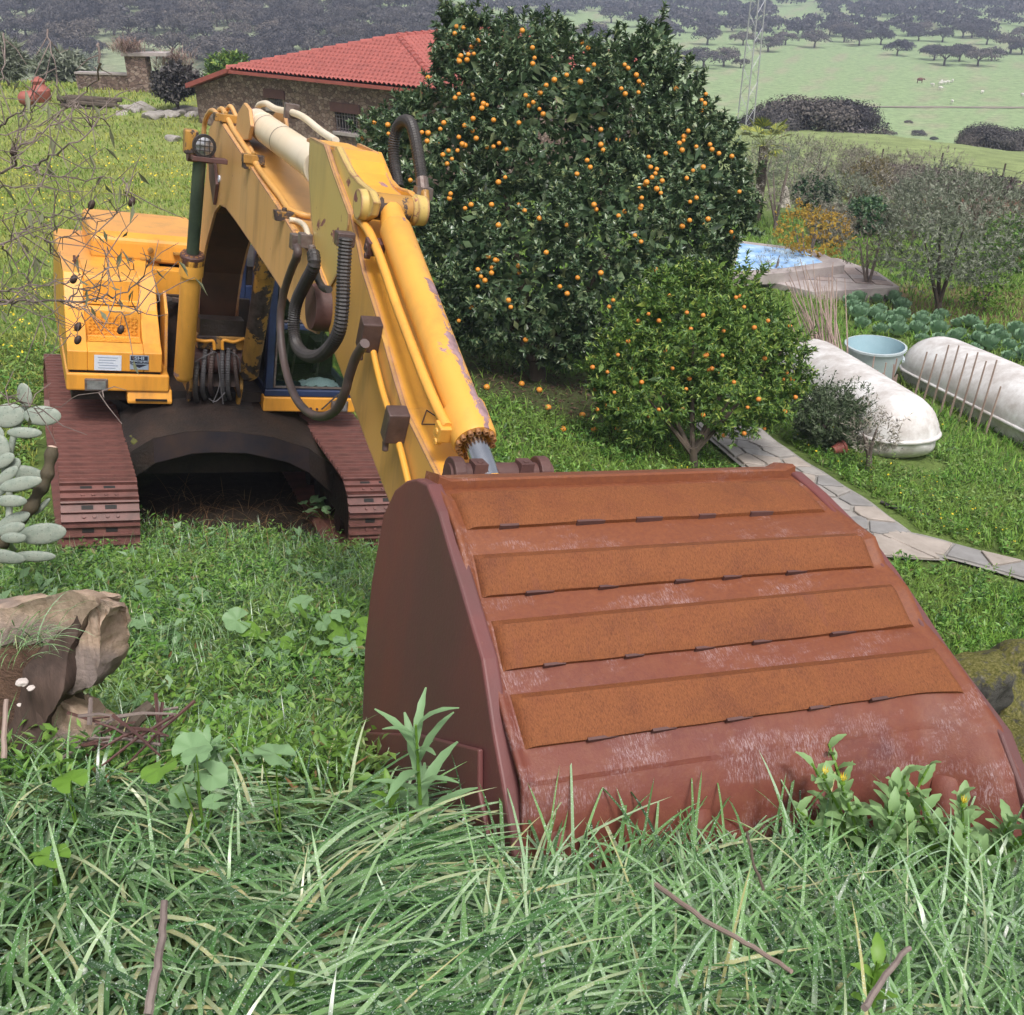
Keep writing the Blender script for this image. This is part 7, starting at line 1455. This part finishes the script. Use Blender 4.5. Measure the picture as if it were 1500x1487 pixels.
def leafy(label, cat, px, py, d, n, Ln, Wd, hgt, mat, flowers=0, spread=.10, nm='leafy_plant', fixed=False):
    c_ = at(px, py, d) if fixed else atg(px, py, hgt*.95); z = g1(c_.x, c_.y); base = Vector((c_.x, c_.y, min(z-.02, c_.z-hgt))); H = c_.z-base.z; o = thing(nm, label, cat, base)
    me = []
    for k in range(2):
        m = MB(); v = []; S = 7
        for i in range(S+1):
            t = i/S; wv = Wd*math.sin(math.pi*min(1, .1+.86*t**.8))**.8*(1+.12*math.sin(i*2.6+k)); zz = .18*Ln*math.sin(t*1.8)-.25*Ln*t*t*(k*.8+.4); v += [(-wv/2, t*Ln, zz+wv*.16), (0, t*Ln, zz), (wv/2, t*Ln, zz+wv*.16)]
        m.add(v, [q for i in range(S) for q in ((i*3, i*3+1, i*3+4, i*3+3), (i*3+1, i*3+2, i*3+5, i*3+4))]); me.append(m.mesh('leaf', mat, True, False))
    ns = max(1, n//12)
    for s in range(ns):
        sx, sy = rng.normal(0, spread, 2) if ns > 1 else (0, 0); tp_ = Vector((sx, sy, H*rng.uniform(.75, 1.1))); m = MB(); m.tube([(sx*.3, sy*.3, 0), tp_*.6, tp_], [.006, .005, .003], 6); m.build('stem', M['mallowlight'], o)
        for k in range(n//ns):
            t = .15+.85*(k+.5)/(n//ns); lf = link('leaf', me[k % 2], o); lf.location = Vector((sx*.3, sy*.3, 0)).lerp(tp_, t); lf.rotation_euler = (rng.uniform(-.1, .5)+.65*t, 0, k*2.4+s); q = rng.uniform(.75, 1.15)*(1.1-.45*t); lf.scale = (q, q, q)
        if s < flowers:
            m = MB(); q = tp_+Vector((0, 0, .015)); m.lathe(q-Vector((0, 0, .012)), (0, 0, 1), [(0, .003), (.006, .008), (.012, .006)], 8)
            fl = m.build('flower_head', M['mallowlight'], o); m = MB()
            for j in range(9): a = j*.7; m.add([q, q+Vector((math.cos(a-.2)*.008, math.sin(a-.2)*.008, .012)), q+Vector((math.cos(a)*.010, math.sin(a)*.010, .024)), q+Vector((math.cos(a+.2)*.008, math.sin(a+.2)*.008, .012))], [(0, 1, 2, 3)])
            m.build('petals', M['petal'], fl)
    return o
leafy('bushy bright green weed with yellow buds in front of the right side of the bucket', 'plant', 1310, 1150, 1.95, 150, .095, .040, .32, M['soft'], 2, .12)
leafy('second leafy green weed with a yellow flower at the right edge', 'plant', 1455, 1180, 1.85, 130, .095, .040, .31, M['soft'], 1, .11)
leafy('low light-green seedling with broad leaves at the bottom right', 'plant', 1285, 1415, 1.22, 14, .075, .034, .26, M['mallowlight'], 0, .05, 'seedling')
leafy('tiny seedling at the bottom edge left of the broad-leaved one', 'plant', 1240, 1470, 1.15, 8, .05, .024, .20, M['mallowlight'], 0, .03, 'seedling')
leafy('large upright grey-green leaves with a drooping tip beside the bucket side', 'plant', 608, 1045, 2.55, 16, .20, .034, .30, M['mallow'], 0, .05, fixed=True)
leafy('broad soft leaves in the grass beyond the tall mallow', 'plant', 300, 1075, 2.6, 22, .11, .042, .26, M['mallow'], 0, .09)
leafy('bright green sprig low in front of the bucket side', 'plant', 568, 1130, 2.1, 9, .08, .03, .28, M['mallowlight'], 0, .04, 'seedling')
leafy('small pale sprig in the middle of the foreground grass', 'plant', 420, 1385, 1.35, 8, .04, .018, .20, M['mallowlight'], 0, .03, 'seedling')
def stick(label, pts, d, r, mat): P = [at(px, py, dd) for (px, py), dd in zip(pts, d)]; o = thing('dead_stick', label, 'stick', P[0]); P = [p+Vector(rng.normal(size=3))*.003 for p in P]; m = MB(); m.tube([q+Vector(rng.normal(size=3))*.0008 for q in spline([p-P[0] for p in P], 5)], [r*(1-.25*k/(5*(len(P)-1))) for k in range(5*(len(P)-1)+1)], 7); m.build('stick_body', mat, o, smooth=50)
stick('pale broken stick standing in the foreground grass at left', [(216, 1487), (225, 1420), (236, 1370), (245, 1315)], [1.22, 1.25, 1.28, 1.3], .0058, M['greybark'])
stick('long pale cane stem lying in the grass in front of the bucket', [(960, 1295), (1040, 1350), (1110, 1392), (1160, 1425)], [1.62, 1.5, 1.4, 1.35], .0042, M['cane'])
stick('forked grey twig standing at the bottom right', [(1265, 1480), (1300, 1430), (1335, 1388)], [1.1, 1.14, 1.18], .004, M['greybark'])
stick('dark bare stalk in front of the bucket lip', [(1120, 1305), (1108, 1260), (1100, 1215)], [1.75, 1.77, 1.8], .0030, M['bark'])
stick('dry cane stem standing at the left edge by the stump', [(6, 1110), (8, 1060), (10, 1022)], [2.6, 2.62, 2.65], .0075, M['cane'])
for px, py, d in [(150, 930, 3.1), (40, 955, 3.2), (20, 930, 3.25)]:
    c_ = at(px if px != 150 else 60, py, d+.12); n = 26; b = np.tile(np.array(c_[:]), (n, 1))+rng.normal(0, .02, (n, 3)); V, F, _ = blades(b-np.array(c_[:]), rng.uniform(-1.9, 1.2, n), rng.uniform(.06, .22, n), rng.uniform(.2, .9, n), rng.uniform(1.3, 2.6, n), rng.uniform(.003, .006, n), 5)
    o = bulk('grass_tuft', V, F, M['bladeR']); o.location = c_; tag(o, {150: 'grass tuft arching over the dark side of the stump', 40: 'grass tuft on top of the stump, middle of three', 20: 'grass tuft at the left edge above the stump'}[px], 'grass')
# ------------------------------------------------------------------ the damp air over the valley
hz_ = MB(); hz_.box(-1500, 1500, -40, 1600, -40, 32)
t = NT('damp_air'); t.t.links.clear(); pv = t.n('ShaderNodeVolumePrincipled'); pv.inputs['Color'].default_value = (.66, .75, 1.0, 1); pv.inputs['Density'].default_value = .0006; t.l(pv.outputs[0], t.out.inputs['Volume'])
ho_ = hz_.build('haze', t.m); tag(ho_, kind='stuff')
